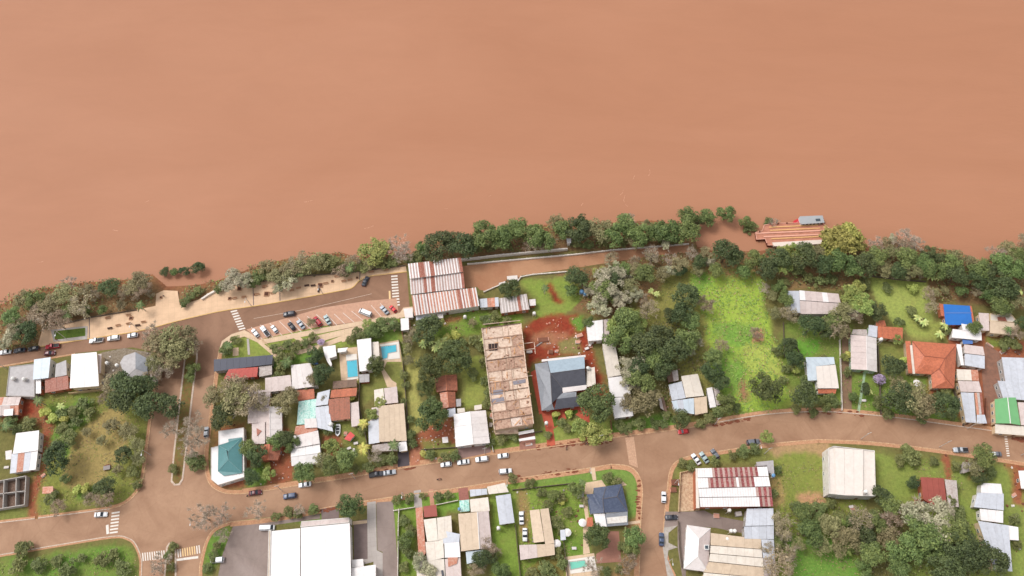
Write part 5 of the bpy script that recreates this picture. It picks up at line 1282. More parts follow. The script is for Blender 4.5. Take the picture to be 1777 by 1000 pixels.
gwall([(694, 552), (700, 592)], 1.6, 'b'); gwall([(1712, 735), (1712, 690)], 1.4, 'b')

# white kiosk at the end of the parapet
h = H('small white lookout cabin at the end of the white riverside parapet', 'the white lookout cabin', cat='cabin', wall='white')
h.mono([(984, 422), (991, 422), (991, 414), (983, 414)], 3.2, .1, 90, 'white', panel=False); h.fin()

# ------------------------------------------------------------------ boats
def at(px, py, z=0.0): return P(px, py, z)
def axis(p, q, z):
    A, B = P(*p, z), P(*q, z); d_ = B - A; return (A + B) / 2, math.atan2(d_.y, d_.x), d_.length
M_barge = mat('barge_deck', (208, 142, 116), .7, var=.14, stain=(174, 108, 84), stain_amt=.5, scale=.4); M_by = mat('barge_yellow_rail', (232, 180, 122), .6, var=.1, scale=1); M_bp = mat('barge_pale_rail', (240, 180, 156), .6, var=.1)
M_hull = mat('barge_hull', (116, 60, 46), .7, var=.2)
g = P(1374, 405, 0); bg_ = root('pontoon_barge', (g.x, g.y, WATER_Z), 'salmon pontoon barge with long yellow rails moored by the riverbank', 'barge'); LMK(1374, 405, 'the salmon pontoon barge')
off = Vector((g.x, g.y, WATER_Z)); zd = 0.4
def onb(pts, z, dz, name, m, par=None):
    q = [p - off for p in XY(pts, z)]; b = MB(); b.prism([p - Vector((0, 0, dz)) for p in q], q); return b.build(name, m, par or bg_)
DK = [(1311, 404), (1323, 401), (1326, 391), (1345, 388), (1428, 387), (1441, 401), (1437, 409), (1429, 418), (1350, 426), (1332, 426), (1328, 415), (1313, 416)]
onb(DK, zd, .1, 'deck', M_barge); onb(DK, zd - .1, 1.6, 'hull', M_hull)
for i, (a, c_, yy) in enumerate([((1335, 395), (1420, 391), 1), ((1336, 400.5), (1423, 396.5), 1), ((1312, 405.5), (1431, 400.5), 0), ((1325, 411.5), (1420, 407.5), 0), ((1338, 415), (1422, 411), 1)]):
    A, B = P(*a, zd) - off, P(*c_, zd) - off; dv = B - A; mid = (A + B) / 2; m = MB(); m.box((mid.x, mid.y, mid.z + .12), (dv.length, .55, .25), math.atan2(dv.y, dv.x)); m.build('rail_beam', M_by if yy else M_bp, bg_)
onb([(1343, 427), (1340, 421), (1426, 416), (1426, 423), (1360, 428)], 1.0, 1.0, 'side_tank', mat('barge_white', (244, 226, 212), .6, var=.08))
for a, c_ in zip(DK, DK[1:] + DK[:1]):
    A, B = P(*a, zd) - off, P(*c_, zd) - off; dv = B - A; mid = (A + B) / 2; m = MB(); m.box((mid.x, mid.y, mid.z + .1), (dv.length, .22, .35), math.atan2(dv.y, dv.x)); m.build('bulwark', M_bp, bg_)
for a in ((1336, 389), (1350, 389), (1365, 388), (1424, 386), (1330, 424), (1318, 403)):
    p = P(*a, zd) - off; m = MB(); m.lathe((p.x, p.y, p.z), [(.25, 0), (.2, .4), (.3, .45), (.3, .6)], 8); m.build('bollard', M_hull, bg_)
m = MB(); a, c_ = P(1428, 388, .6) - off, P(1444, 400, .6) - off; m.tube([a, c_], [.18, .12], 6); m.build('ramp_boom', M_bp, bg_)

c0, ang, L = axis((1376, 385), (1430, 382), 1.0)
bt = root('passenger_boat', (c0.x, c0.y, WATER_Z), 'passenger boat with a red pointed bow and long grey roof tied beyond the barge', 'boat', rz=ang + math.pi); LMK(1404, 380, 'the red bowed boat')
def hullpts(s_, z, L, W):
    pts = []
    for t in (0, .12, .3, .6, .85, 1): pts.append((L / 2 - L * (1 - t) * 0 - L * t, 0))
    half = [(L / 2, 0), (L / 2 - L * .08, W * .55), (L / 2 - L * .2, W * .9), (L / 2 - L * .4, W), (-L / 2 + L * .1, W * .95), (-L / 2, W * .6)]
    return [Vector((x * s_, y * s_, z)) for x, y in half] + [Vector((x * s_, -y * s_, z)) for x, y in half[::-1][:-1]]
m = MB(); m.prism(hullpts(.9, -.5, L, 2.0), hullpts(1, 1.0, L, 2.0)); m.build('hull', mat('boat_red', (206, 52, 58), .5, var=.05), bt)
m = MB(); m.box((-.9, 0, 1.9), (L * .70, 3.3, 1.6)); m.build('cabin', mat('boat_white', (236, 232, 228), .5), bt)
m = MB(); m.prism([Vector((x, y, 2.72)) for x, y in ((-6.0, -1.7), (3.4, -1.9), (4.1, -1.2), (4.1, 1.2), (3.4, 1.9), (-6.0, 1.7))], [Vector((x, y, 2.9)) for x, y in ((-6.0, -1.7), (3.4, -1.9), (4.1, -1.2), (4.1, 1.2), (3.4, 1.9), (-6.0, 1.7))]); m.build('cabin_roof', mat('boat_grey_roof', (176, 178, 180), .5, var=.08), bt)
for sx in (-1, 1):
    for k in range(6):
        m = MB(); m.box((-5 + k * 1.5, sx * 1.67, 2.0), (.9, .06, .7)); m.build('window', M_glass, bt)
m = MB(); m.box((-3.6, .35, 2.95), (1.9, 1.2, .08)); m.build('roof_hatch', M_glass, bt)
for k in range(3): m = MB(); m.lathe((-6.6, -1 + k, .9), [(.3, 0), (.3, .5), (.2, .6)], 8); m.build('tyre_fender', mat('tyre_rubber', (40, 38, 40), .8), bt)
m = MB(); m.tube([(4.6, 0, 1.0), (4.6, 0, 2.4)], [.06, .04], 6); m.build('mast', M_frame, bt)

c0, ang, L = axis((586, 757), (587, 737), .5)
dg = root('dinghy', (c0.x, c0.y, .05), 'white dinghy with dark open inside parked on the grass by the red canopy', 'boat', rz=ang + math.pi); LMK(587, 747, 'the white dinghy')
m = MB(); m.prism(hullpts(.8, .05, 4.6, .95), hullpts(1, .8, 4.6, .95)); m.build('hull', mat('dinghy_white', (240, 240, 240), .4), dg)
m = MB(); m.prism([v + Vector((0, 0, .0)) for v in hullpts(.72, .75, 4.6, .9)], hullpts(.72, .83, 4.6, .9)); m.build('cockpit', mat('dinghy_inside', (84, 84, 82), .7), dg)
for x in (-1.0, .2): m = MB(); m.box((x, 0, .88), (.25, 1.3, .06)); m.build('bench_seat', MATS['dinghy_white'], dg)
m = MB(); m.box((-2.35, 0, .8), (.35, .35, .7)); m.build('outboard_motor', mat('motor_black', (36, 36, 40), .4), dg)

# ------------------------------------------------------------------ vehicles
M_tyre = mat('car_tyre', (44, 42, 44), .8); M_rimm = mat('wheel_rim', (170, 170, 174), .35, metal=.5); M_cg = mat('car_glass', (44, 52, 62), .08, spec=.7); M_hl = mat('headlight', (236, 240, 244), .15); M_tl = mat('taillight', (178, 34, 34), .25); M_blk = mat('car_trim', (48, 46, 48), .6)
PAINT = {k: mat('paint_' + k, c, .28, var=.02, spec=.55, k=kk) for k, c, kk in (('white', (248, 248, 250), .84), ('silver', (196, 200, 206), .8), ('grey', (120, 122, 130), .8), ('dark', (70, 70, 78), .8), ('black', (46, 44, 50), .8), ('red', (190, 44, 56), .8), ('brightred', (232, 60, 62), .8), ('maroon', (110, 44, 52), .8), ('blue', (84, 96, 124), .8), ('green', (186, 204, 204), .8))}
def loft(secs, cap=True):
    m = MB(); n = len(secs[0])
    for s_ in secs: m.v += [tuple(p) for p in s_]
    for i in range(len(secs) - 1):
        for j in range(n):
            k = (j + 1) % n; m.f.append((i * n + j, i * n + k, (i + 1) * n + k, (i + 1) * n + j)); m.m.append(0)
    if cap: m.f.append(tuple(range(n))); m.f.append(tuple((len(secs) - 1) * n + j for j in reversed(range(n)))); m.m += [0, 0]
    return m
def sec(x, w, zb, zt, r=.12):
    return [(x, -w + r * .6, zb), (x, -w, zb + r), (x, -w, zt - r * 1.6), (x, -w + r, zt - r * .3), (x, -w * .5, zt), (x, w * .5, zt), (x, w - r, zt - r * .3), (x, w, zt - r * 1.6), (x, w, zb + r), (x, w - r * .6, zb)]
KINDS_ = {  # L, W/2, lower body stations (x, wfac, zt), cabin (x0 rear base, x1 rear top, x2 front top, x3 front base, z roof)
 'hatch': (4.0, .84, [(-1, .86, .80), (-.96, .97, .98), (-.5, 1, 1.0), (.25, 1, .98), (.8, .97, .86), (.95, .88, .74), (1, .78, .62)], (-.94, -.72, .05, .42, 1.48)),
 'sedan': (4.5, .86, [(-1, .82, .78), (-.96, .95, .98), (-.55, 1, 1.0), (.2, 1, .98), (.82, .96, .84), (.95, .88, .72), (1, .78, .6)], (-.70, -.42, .08, .42, 1.44)),
 'suv': (4.7, .92, [(-1, .9, .95), (-.97, .98, 1.12), (-.5, 1, 1.14), (.3, 1, 1.12), (.85, .96, 1.02), (.97, .88, .9), (1, .8, .7)], (-.96, -.84, .12, .46, 1.76)),
 'pickup': (5.3, .92, [(-1, .96, .98), (-.97, .98, 1.06), (-.5, 1, 1.06), (.3, 1, 1.08), (.85, .96, 1.02), (.97, .88, .9), (1, .8, .7)], (-.18, -.12, .22, .46, 1.78)),
 'van': (5.4, .98, [(-1, .96, 1.1), (-.98, 1, 1.2), (-.5, 1, 1.2), (.5, 1, 1.2), (.86, .96, 1.1), (.97, .88, .95), (1, .8, .7)], (-.99, -.97, .55, .82, 2.1)),
}
CARME = {}
def car_meshes(kind):
    if kind in CARME: return CARME[kind]
    L, W, st, (c0_, c1_, c2_, c3_, zr) = KINDS_[kind]; H2 = L / 2; d_ = {}
    d_['body'] = loft([sec(x * H2, W * w, .28, zt) for x, w, zt in st]).mesh('body', PAINT['white'], True)
    zb = st[3][2] - .05
    d_['cabin_glass'] = loft([sec(c0_ * H2, W * .9, zb - .05, zb + .02, .02), sec(c1_ * H2, W * .8, zb - .05, zr - .05, .1), sec(c2_ * H2, W * .8, zb - .05, zr - .05, .1), sec(c3_ * H2, W * .9, zb - .05, zb + .02, .02)]).mesh('cabin_glass', M_cg)
    r0, r1 = c1_ * H2, c2_ * H2
    d_['roof'] = loft([sec(r0, W * .74, zr - .07, zr - .02, .02), sec(r0 + .2, W * .80, zr - .07, zr + .01, .02), sec(r1 - .25, W * .80, zr - .07, zr + .01, .02), sec(r1, W * .72, zr - .07, zr - .02, .02)]).mesh('roof', PAINT['white'], True)
    m = MB()
    for sx in (-1, 1):
        for t in (c1_ * .95, (c1_ + c2_) / 2, c2_ * .98): m.box((t * H2, sx * W * .86, (zb + zr) / 2), (.1, .05, zr - zb - .06))
    d_['pillar'] = m.mesh('pillar', PAINT['white'])
    m = MB(); m.tube([(0, -.11, 0), (0, .11, 0)], [.32, .32], 12); d_['wheel'] = m.mesh('wheel', M_tyre)
    m = MB(); m.tube([(0, -.12, 0), (0, .12, 0)], [.19, .19], 10); d_['rim'] = m.mesh('rim', M_rimm)
    m = MB(); m.box((0, 0, 0), (.14, .34, .14)); d_['headlight'] = m.mesh('headlight', M_hl)
    m = MB(); m.box((0, 0, 0), (.12, .28, .18)); d_['taillight'] = m.mesh('taillight', M_tl)
    m = MB(); m.box((0, 0, 0), (.16, .2, .13)); d_['mirror'] = m.mesh('mirror', M_blk)
    m = MB(); m.box((0, 0, 0), (.12, W * 1.5, .16)); d_['bumper'] = m.mesh('bumper', M_blk)
    if kind == 'pickup': m = MB(); m.box((-.60 * H2, 0, 1.06), (.74 * H2, W * 1.62, .03)); d_['cargo_bed'] = m.mesh('cargo_bed', M_blk)
    CARME[kind] = d_; return d_
PCAR = {}
def car(px, py, deg, kind, paint, label, name=None, bed=True, sc=1.0, group=None):
    """deg: where the bonnet points in the photo, anticlockwise from the right"""
    z = .04; c0_ = P(px, py, .75); c0_.z = z
    q = P(px + 10 * math.cos(math.radians(deg)), py - 10 * math.sin(math.radians(deg)), .75); q.z = z
    ang = math.atan2((q - c0_).y, (q - c0_).x); key = (kind, paint, bed)
    cat = {'hatch': 'car', 'sedan': 'car', 'suv': 'car', 'pickup': 'pickup truck', 'van': 'van'}[kind]; nm = {'hatch': 'hatchback_car', 'sedan': 'sedan_car', 'suv': 'off_road_car', 'pickup': 'pickup_truck', 'van': 'van'}[kind]
    if key in PCAR: r = copy_tree(PCAR[key])
    else:
        d_ = car_meshes(kind); L, W, st, cb_ = KINDS_[kind]; H2 = L / 2; r = root(nm, (0, 0, 0), '', cat)
        for k in ('body', 'roof', 'pillar'):
            me = d_[k].copy(); me.materials[0] = PAINT[paint]; link(k, me, r)
        link('cabin_glass', d_['cabin_glass'], r)
        for fx in (-.62, .64):
            for sy in (-1, 1): w = link('wheel', d_['wheel'], r, (fx * H2, sy * (W - .1), .32)); link('rim', d_['rim'], w)
        for sy in (-1, 1):
            link('headlight', d_['headlight'], r, (H2 * .965, sy * W * .62, st[5][2] - .12)); link('taillight', d_['taillight'], r, (-H2 * .985, sy * W * .72, st[0][2] - .02)); link('mirror', d_['mirror'], r, (cb_[3] * H2 - .25, sy * (W + .08), st[3][2] + .08))
        link('bumper', d_['bumper'], r, (H2 * .98, 0, .42)); link('bumper', d_['bumper'], r, (-H2 * .99, 0, .42))
        if 'cargo_bed' in d_ and bed: link('cargo_bed', d_['cargo_bed'], r)
        PCAR[key] = r
    r.location = c0_; r.rotation_euler = (0, 0, ang); r.scale = (sc,) * 3; r['label'] = label
    if group: r['group'] = group
    elif 'group' in r: del r['group']
    LMK(px, py, 'the ' + label.split(' ', 1)[0] + ' ' + label.split(' ')[1]) if False else None
    return r
G1 = 'cars parked along the riverside street'; G2 = 'cars in the slanted parking bays'; G3 = 'cars parked along the main street'
car(9, 611, 188, 'sedan', 'white', 'white car at the left edge, first of the row on the riverside street', group=G1)
car(34, 608, 188, 'sedan', 'dark', 'dark grey car behind the leftmost white car on the riverside street', group=G1)
car(58, 605, 188, 'hatch', 'black', 'black car between the dark grey car and the red pickup', group=G1)
car(91, 601, 188, 'pickup', 'red', 'red pickup with a dark load bed by the promenade lawn', group=G1)
car(86, 613, 5, 'hatch', 'maroon', 'dark red hatchback driving beside the red pickup', group=G1)
car(167, 591, 187, 'pickup', 'white', 'white pickup with an open dark bed by the promenade kerb', group=G1)
car(197, 587, 187, 'suv', 'white', 'white off-road car just right of the white pickup with dark bed', group=G1)
car(230, 582, 187, 'hatch', 'white', 'white hatchback alone at the right end of the promenade kerb row', group=G1)
car(502, 545, 186, 'suv', 'dark', 'dark grey off-road car driving in the middle of the riverside street')
car(634, 488, 65, 'sedan', 'dark', 'dark grey car parked askew at the rounded end of the promenade')
car(443, 578, 128, 'hatch', 'white', 'white hatchback leftmost in the slanted bays beside the zebra crossing', group=G2)
car(460, 575, 128, 'pickup', 'white', 'white pickup in the second slanted bay from the left', group=G2)
car(476, 571, 128, 'hatch', 'white', 'small white car third from the left in the slanted bays', group=G2, sc=.92)
car(506, 566, 128, 'hatch', 'black', 'black hatchback in the slanted bays next to a silver car', group=G2)
car(522, 563, 128, 'sedan', 'silver', 'silver car between the black hatchback and the dark red car in the bays', group=G2)
car(551, 558, 128, 'suv', 'red', 'dark red car in the middle of the slanted parking bays', group=G2)
car(568, 555, 120, 'sedan', 'green', 'pale silver car with dark windscreen right of the dark red car', group=G2)
car(634, 543, 158, 'van', 'white', 'white van lying nearly lengthways in the slanted bays', group=G2)
car(667, 538, 132, 'sedan', 'silver', 'silver grey car near the warehouse end of the slanted bays', group=G2)
car(682, 536, 135, 'hatch', 'brightred', 'small red car rightmost in the bays beside the stop line', group=G2, sc=.9)
car(358, 750, 88, 'hatch', 'silver', 'silver car parked on the avenue by the teal roofed corner')
car(443, 855, 8, 'sedan', 'maroon', 'maroon car parked by the kerb under the teal roofed house', group=G3)
car(503, 861, 188, 'suv', 'blue', 'dark blue-grey off-road car driving past the maroon car')
car(529, 841, 188, 'sedan', 'white', 'white car with dark glass parked under dark green trees', group=G3)
car(653, 823, 8, 'pickup', 'dark', 'dark pickup truck parked behind a white car by the tarmac drive', group=G3)
car(676, 820, 8, 'sedan', 'silver', 'white-topped dark car in front of the dark pickup truck', group=G3)
car(774, 806, 187, 'hatch', 'white', 'white hatchback at the left end of the four white cars', group=G3)
car(804, 802, 187, 'sedan', 'white', 'white sedan second from the left of the four white cars', group=G3)
car(836, 797, 187, 'suv', 'white', 'large white car third of the four in front of the white gable roof', group=G3)
car(873, 791, 187, 'hatch', 'white', 'white hatchback at the right end of the four white cars', group=G3)
car(877, 818, 5, 'suv', 'white', 'white car driving alone in the lower lane below the white gable roof')
car(1186, 749, 187, 'hatch', 'brightred', 'bright red car parked under a round dark tree on the main street')
car(1307, 767, 5, 'suv', 'grey', 'dark grey car with white roof by the lower kerb of the curve')
car(1208, 797, 125, 'sedan', 'white', 'white car leftmost of three slanted cars above the panelled warehouse')
car(1222, 794, 125, 'sedan', 'green', 'pale green-grey car in the middle of the three slanted cars')
car(1241, 788, 125, 'hatch', 'grey', 'grey car rightmost of the three slanted cars')
car(1152, 863, 90, 'hatch', 'white', 'white car parked on the right side of the side street')
car(1165, 898, 2, 'sedan', 'dark', 'dark grey car turning into the tarmac drive of the warehouse')
car(1148, 936, 90, 'sedan', 'blue', 'blue-grey car on the side street beside the white hipped roof')
car(464, 916, 2, 'van', 'white', 'white van-like pickup nosing the left corner of the very large white roof', sc=.95)
car(377, 972, 185, 'suv', 'white', 'white car standing alone on the grey car park')
car(175, 893, 3, 'sedan', 'white', 'white car parked beside the left zebra crossing')
car(905, 899, 92, 'sedan', 'white', 'white car further from the beige L-shaped roof, upper of the pair on grass')
car(911, 928, 270, 'sedan', 'white', 'white car in the crook of the beige L-shaped roof, lower of the pair')
car(1667, 781, 180, 'pickup', 'silver', 'white pickup with a dark bed by the lower kerb on the right')
car(1727, 788, 180, 'sedan', 'grey', 'grey car beside the dashed crossing at the right edge')

# motorbikes
_m = MB(); _m.tube([(-.65, 0, .7), (-.2, 0, .82), (.25, 0, .9), (.5, 0, .75)], [.1, .16, .17, .08], 6); ME_mb = _m.mesh('motorbike_body', mat('motorbike_paint', (130, 36, 36), .4))
_m = MB(); _m.tube([(0, -.05, 0), (0, .05, 0)], [.3, .3], 10); ME_mw = _m.mesh('wheel', M_tyre)
_m = MB(); _m.tube([(.45, -.35, 1.05), (.5, 0, 1.0), (.45, .35, 1.05)], [.03] * 3, 5); ME_mh = _m.mesh('handlebar', M_blk)
_m = MB(); _m.box((-.3, 0, .92), (.6, .26, .1)); ME_ms = _m.mesh('saddle', M_blk)
for px, py, deg, lab in ((983, 777, 80, 'motorbike standing upright to the kerb below the red terrace path'), (1019, 770, 20, 'motorbike parked by the kerb under the pale green street tree'), (1025, 769, 30, 'motorbike touching the shade of the pale green street tree, right of another'),
                         (762, 832, 10, 'lone motorbike riding in the middle of the main street'), (432, 860, 20, 'motorbike just left of the maroon car')):
    g = P(px, py, .3); g.z = .03; r = root('motorbike', g, lab, 'motorbike', rz=math.radians(deg))
    for n_, me_, l_ in (('frame_body', ME_mb, (0, 0, 0)), ('wheel', ME_mw, (-.65, 0, .3)), ('wheel', ME_mw, (.65, 0, .3)), ('handlebar', ME_mh, (0, 0, 0)), ('saddle', ME_ms, (0, 0, 0))): link(n_, me_, r, l_)

# ------------------------------------------------------------------ people
def person_mesh():
    V_ = [(0, 0, .95), (0, 0, 1.15), (0, 0, 1.38), (0, 0, 1.5), (0, 0, 1.62), (0, 0, 1.74), (.1, 0, .9), (.13, .05, .5), (.14, .0, .06), (.16, .14, .03), (-.1, 0, .9), (-.12, -.08, .5), (-.13, -.14, .08), (-.14, -.0, .03),
          (.19, 0, 1.4), (.25, .05, 1.15), (.24, .16, .92), (-.19, 0, 1.4), (-.26, -.03, 1.14), (-.25, .08, .9)]
    E_ = [(0, 1), (1, 2), (2, 3), (3, 4), (4, 5), (0, 6), (6, 7), (7, 8), (8, 9), (0, 10), (10, 11), (11, 12), (12, 13), (2, 14), (14, 15), (15, 16), (2, 17), (17, 18), (18, 19)]
    Rr = [.16, .14, .17, .07, .1, .09, .1, .07, .05, .05, .1, .07, .05, .05, .07, .05, .04, .07, .05, .04]
    me = bpy.data.meshes.new('person'); me.from_pydata(V_, E_, []); o = bpy.data.objects.new('t', me); COL.objects.link(o)
    o.modifiers.new('s', 'SKIN'); sv = me.skin_vertices[0].data
    for i, r in enumerate(Rr): sv[i].radius = (r, r)
    sv[0].use_root = True
    o.modifiers.new('u', 'SUBSURF').levels = 1
    dg_ = bpy.context.evaluated_depsgraph_get(); me2 = bpy.data.meshes.new_from_object(o.evaluated_get(dg_)); bpy.data.objects.remove(o); return me2
PM = person_mesh(); SH = [mat('clothes_' + n_, c_, .8) for n_, c_ in (('red', (180, 60, 56)), ('white', (230, 226, 222)), ('navy', (60, 66, 90)))]
M_skin = mat('skin', (176, 122, 96), .6); M_hair = mat('hair', (44, 34, 30), .8); M_trous = mat('trousers', (64, 64, 78), .8)
_m = MB(); _m.lathe((0, 0, 1.66), [(.11, 0), (.125, .07), (.09, .14), (.02, .165)], 10); ME_hair = _m.mesh('hair', M_hair)
for px, py, deg, k, lab in ((353, 509, 30, 1, 'person in a white shirt standing by the slanting white promenade wall'), (347, 514, 120, 0, 'person in red at the lower end of the slanting white wall'), (286, 516, 200, 2, 'person in navy on the square viewing platform'),
                            (100, 640 - 49, 0, 0, 'person in red beside the raised promenade lawn')):
    g = P(px, py, 0); g.z = .16; me_ = PM.copy(); me_.materials.clear()
    for m_ in (SH[k], M_skin, M_trous): me_.materials.append(m_)
    for p_ in me_.polygons: z_ = p_.center.z; p_.material_index = 1 if (z_ > 1.46 or abs(p_.center.x) > .2 and z_ < 1.05) else (2 if z_ < .95 else 0)
    r = link('person', me_, None, g, math.radians(deg), label=lab, category='person'); link('hair', ME_hair, r)

# ------------------------------------------------------------------ benches, bins, planters, lamps, poles, tanks
M_bench = mat('bench_concrete', (196, 150, 116), .8, var=.1); M_benchd = mat('bench_dark', (92, 66, 56), .8)
def bench(px, py, deg, dark):
    g = P(px, py, 0); g.z = .15; r = root('bench', g, None, 'bench', 'benches on the promenade', rz=math.radians(deg)); k = M_benchd if dark else M_bench
    m = MB(); m.box((0, 0, .45), (1.9, .5, .08)); m.build('seat', k, r); m = MB(); m.box((0, .26, .72), (1.9, .06, .4)); m.build('backrest', k, r)
    for sx in (-.7, .7): m = MB(); m.box((sx, 0, .2), (.14, .45, .4)); m.build('leg', k, r)
    auto(r, 'dark slatted bench' if dark else 'pale concrete bench', px, py)
for b_ in ((188, 553, 12, 0), (224, 548, 12, 0), (206, 566, 10, 0), (224, 563, 10, 0), (240, 566, 10, 1), (250, 560, 10, 0), (192, 571, 10, 1), (460, 498, 12, 0), (447, 512, 12, 0), (474, 510, 12, 0), (408, 519, 12, 0), (424, 517, 12, 0), (507, 505, 12, 0), (519, 501, 10, 0),
            (533, 497, 10, 1), (544, 497, 10, 1), (566, 493, 10, 0), (585, 481, 10, 0), (608, 487, 10, 0), (597, 489, 10, 0), (645, 473, 10, 0), (670, 470, 10, 0), (489, 504, 90, 1), (554, 505, 80, 1)): bench(*b_)
def planter(px, py, s_=1.6):
    g = P(px, py, 0); g.z = .15; r = root('planter', g, None, 'planter', 'planters on the promenade'); m = MB(); m.box((0, 0, .2), (s_, s_, .4)); m.build('tub', M_bench, r)
    m = MB(); m.box((0, 0, .36), (s_ * .8, s_ * .8, .12)); m.build('soil', mat('planter_soil', (96, 62, 48), .95), r); auto(r, 'square tree planter with dark soil', px, py)
for p_ in ((463, 511, 2.0), (556, 496, 2.0), (416, 502, 1.6), (228, 553, 1.4), (399, 519, 1.2), (443, 512, 1.0), (577, 489, 1.0), (458, 499, 1.0), (620, 483, 1.0), (280, 517, .9)): planter(*p_)
M_pole = mat('utility_pole', (206, 198, 190), .7); M_lamp = mat('lamp_head', (222, 222, 222), .4)
def pole(px, py, h_=7.5, arm=1, name='street_lamp'):
    g = P(px, py, 0); r = root(name, g, None, 'street lamp' if arm else 'utility pole'); m = MB(); m.tube([(0, 0, 0), (0, 0, h_)], [.13, .08], 7); m.build('pole', M_pole, r)
    if arm: m = MB(); m.tube([(0, 0, h_ - .1), (0, -.8, h_ + .15), (0, -1.6, h_ + .2)], [.05] * 3, 5); m.build('arm', M_pole, r); m = MB(); m.box((0, -1.8, h_ + .15), (.3, .7, .14)); m.build('lamp_head', M_lamp, r)
    else:
        m = MB(); m.box((0, 0, h_ - .6), (1.6, .12, .12), .3); m.build('crossarm', M_pole, r)
        for sx in (-.6, 0, .6): m = MB(); m.lathe((sx, sx * .3, h_ - .54), [(.06, 0), (.08, .08), (.03, .2)], 6); m.build('insulator', M_lamp, r)
    auto(r, 'tall street lamp with a bent arm' if arm else 'tall pale utility pole with a crossarm', px, py)
for p_ in ((115, 588), (241, 573), (436, 531), (560, 510), (702, 862), (880, 842), (1022, 820), (1170, 840), (1310, 778), (1160, 975), (262, 790), (345, 908)): pole(*p_)
for p_ in ((12, 640), (490, 852), (616, 831), (842, 788), (1040, 766), (1240, 737), (1494, 762), (1630, 776), (1678, 744), (1772, 790), (1326, 788)): pole(*p_, 8.5, 0, 'utility_pole')
_m = MB(); _m.lathe((0, 0, 0), [(.55, 0), (.62, .1), (.62, .95), (.5, 1.1), (.22, 1.2), (.22, 1.3)], 14); ME_tank = _m.mesh('tank', mat('water_tank', (240, 236, 230), .5, k=.84)); ME_tankb = ME_tank.copy(); ME_tankb.materials[0] = mat('water_tank_blue', (116, 164, 206), .5)
_m = MB(); _m.box((0, 0, 0), (1.3, 1.3, .1)); ME_tb = _m.mesh('stand', M_conc)
def tank(px, py, z=3.8, blue=False, s_=1.0, rim=None):
    g = P(px, py, z); r = root('water_tank', g, None, 'water tank', scale=s_); link('tank', ME_tankb if blue else ME_tank, r, (0, 0, .1)); link('stand', ME_tb, r, (0, 0, .05))
    m = MB()
    for sx in (-.55, .55):
        for sy in (-.55, .55): m = MB(); m.box((sx, sy, -z / 2), (.1, .1, z)); m.build('leg', M_pole, r)
    auto(r, 'light blue round water tank' if blue else 'round white water tank', px, py)
for p_ in ((24, 658, 4), (43, 659, 4), (187, 631, 3), (204, 635, 3), (512, 760, 4.3), (575, 737, 3.6), (1261, 936, 3), (1274, 922, 3), (1268, 922, 3), (1020, 640, 3.6), (1501, 854, 7), (836, 724, 2.5), (1528, 590, 4.4), (948, 735, 2.6), (865, 917, 2), (739, 640, 1.5), (807, 551, 1.5), (756, 557, 1.5), (927, 545, 1.8), (1022, 641, 3), (1265, 886, 3.4)): tank(*p_)
tank(1341, 826, 5, True); tank(1016, 511, 1, True, 1.4); tank(1009, 508, 1, True, 1.3); tank(797, 884, 4, True, .8)
# parasols and tables
def parasol(px, py):
    g = P(px, py, 0); r = root('parasol', g, None, 'parasol'); m = MB(); m.tube([(0, 0, 0), (0, 0, 2.3)], [.04, .04], 6); m.build('pole', M_pole, r); m = MB(); m.lathe((0, 0, 2.1), [(1.4, 0), (.7, .3), (.05, .5)], 10); m.build('canopy', R_['white'], r); auto(r, 'round white garden parasol', px, py)
for p_ in ((1010, 909), (984, 926), (966, 945), (1587, 668)): parasol(*p_)
_m = MB(); _m.box((0, 0, .72), (1.6, .9, .06)); ME_tt = _m.mesh('table_top', R_['offwhite']); _m = MB(); _m.box((0, 0, .36), (.12, .7, .7)); ME_tl = _m.mesh('leg', M_pole)
for px, py, d_ in ((606, 779, 20), (614, 783, 70), (618, 770, 10), (1009, 879, 0), (1498, 696, 0), (1476, 880, 10), (1018, 606, 20), (1024, 599, 60), (875, 760, 10), (1172, 706, 0), (590, 727, 0), (996, 952, 0)):
    g = P(px, py, 0); r = root('garden_table', g, None, 'table', rz=math.radians(d_)); link('table_top', ME_tt, r); link('leg', ME_tl, r, (-.6, 0, 0)); link('leg', ME_tl, r, (.6, 0, 0)); auto(r, 'small white garden table', px, py)
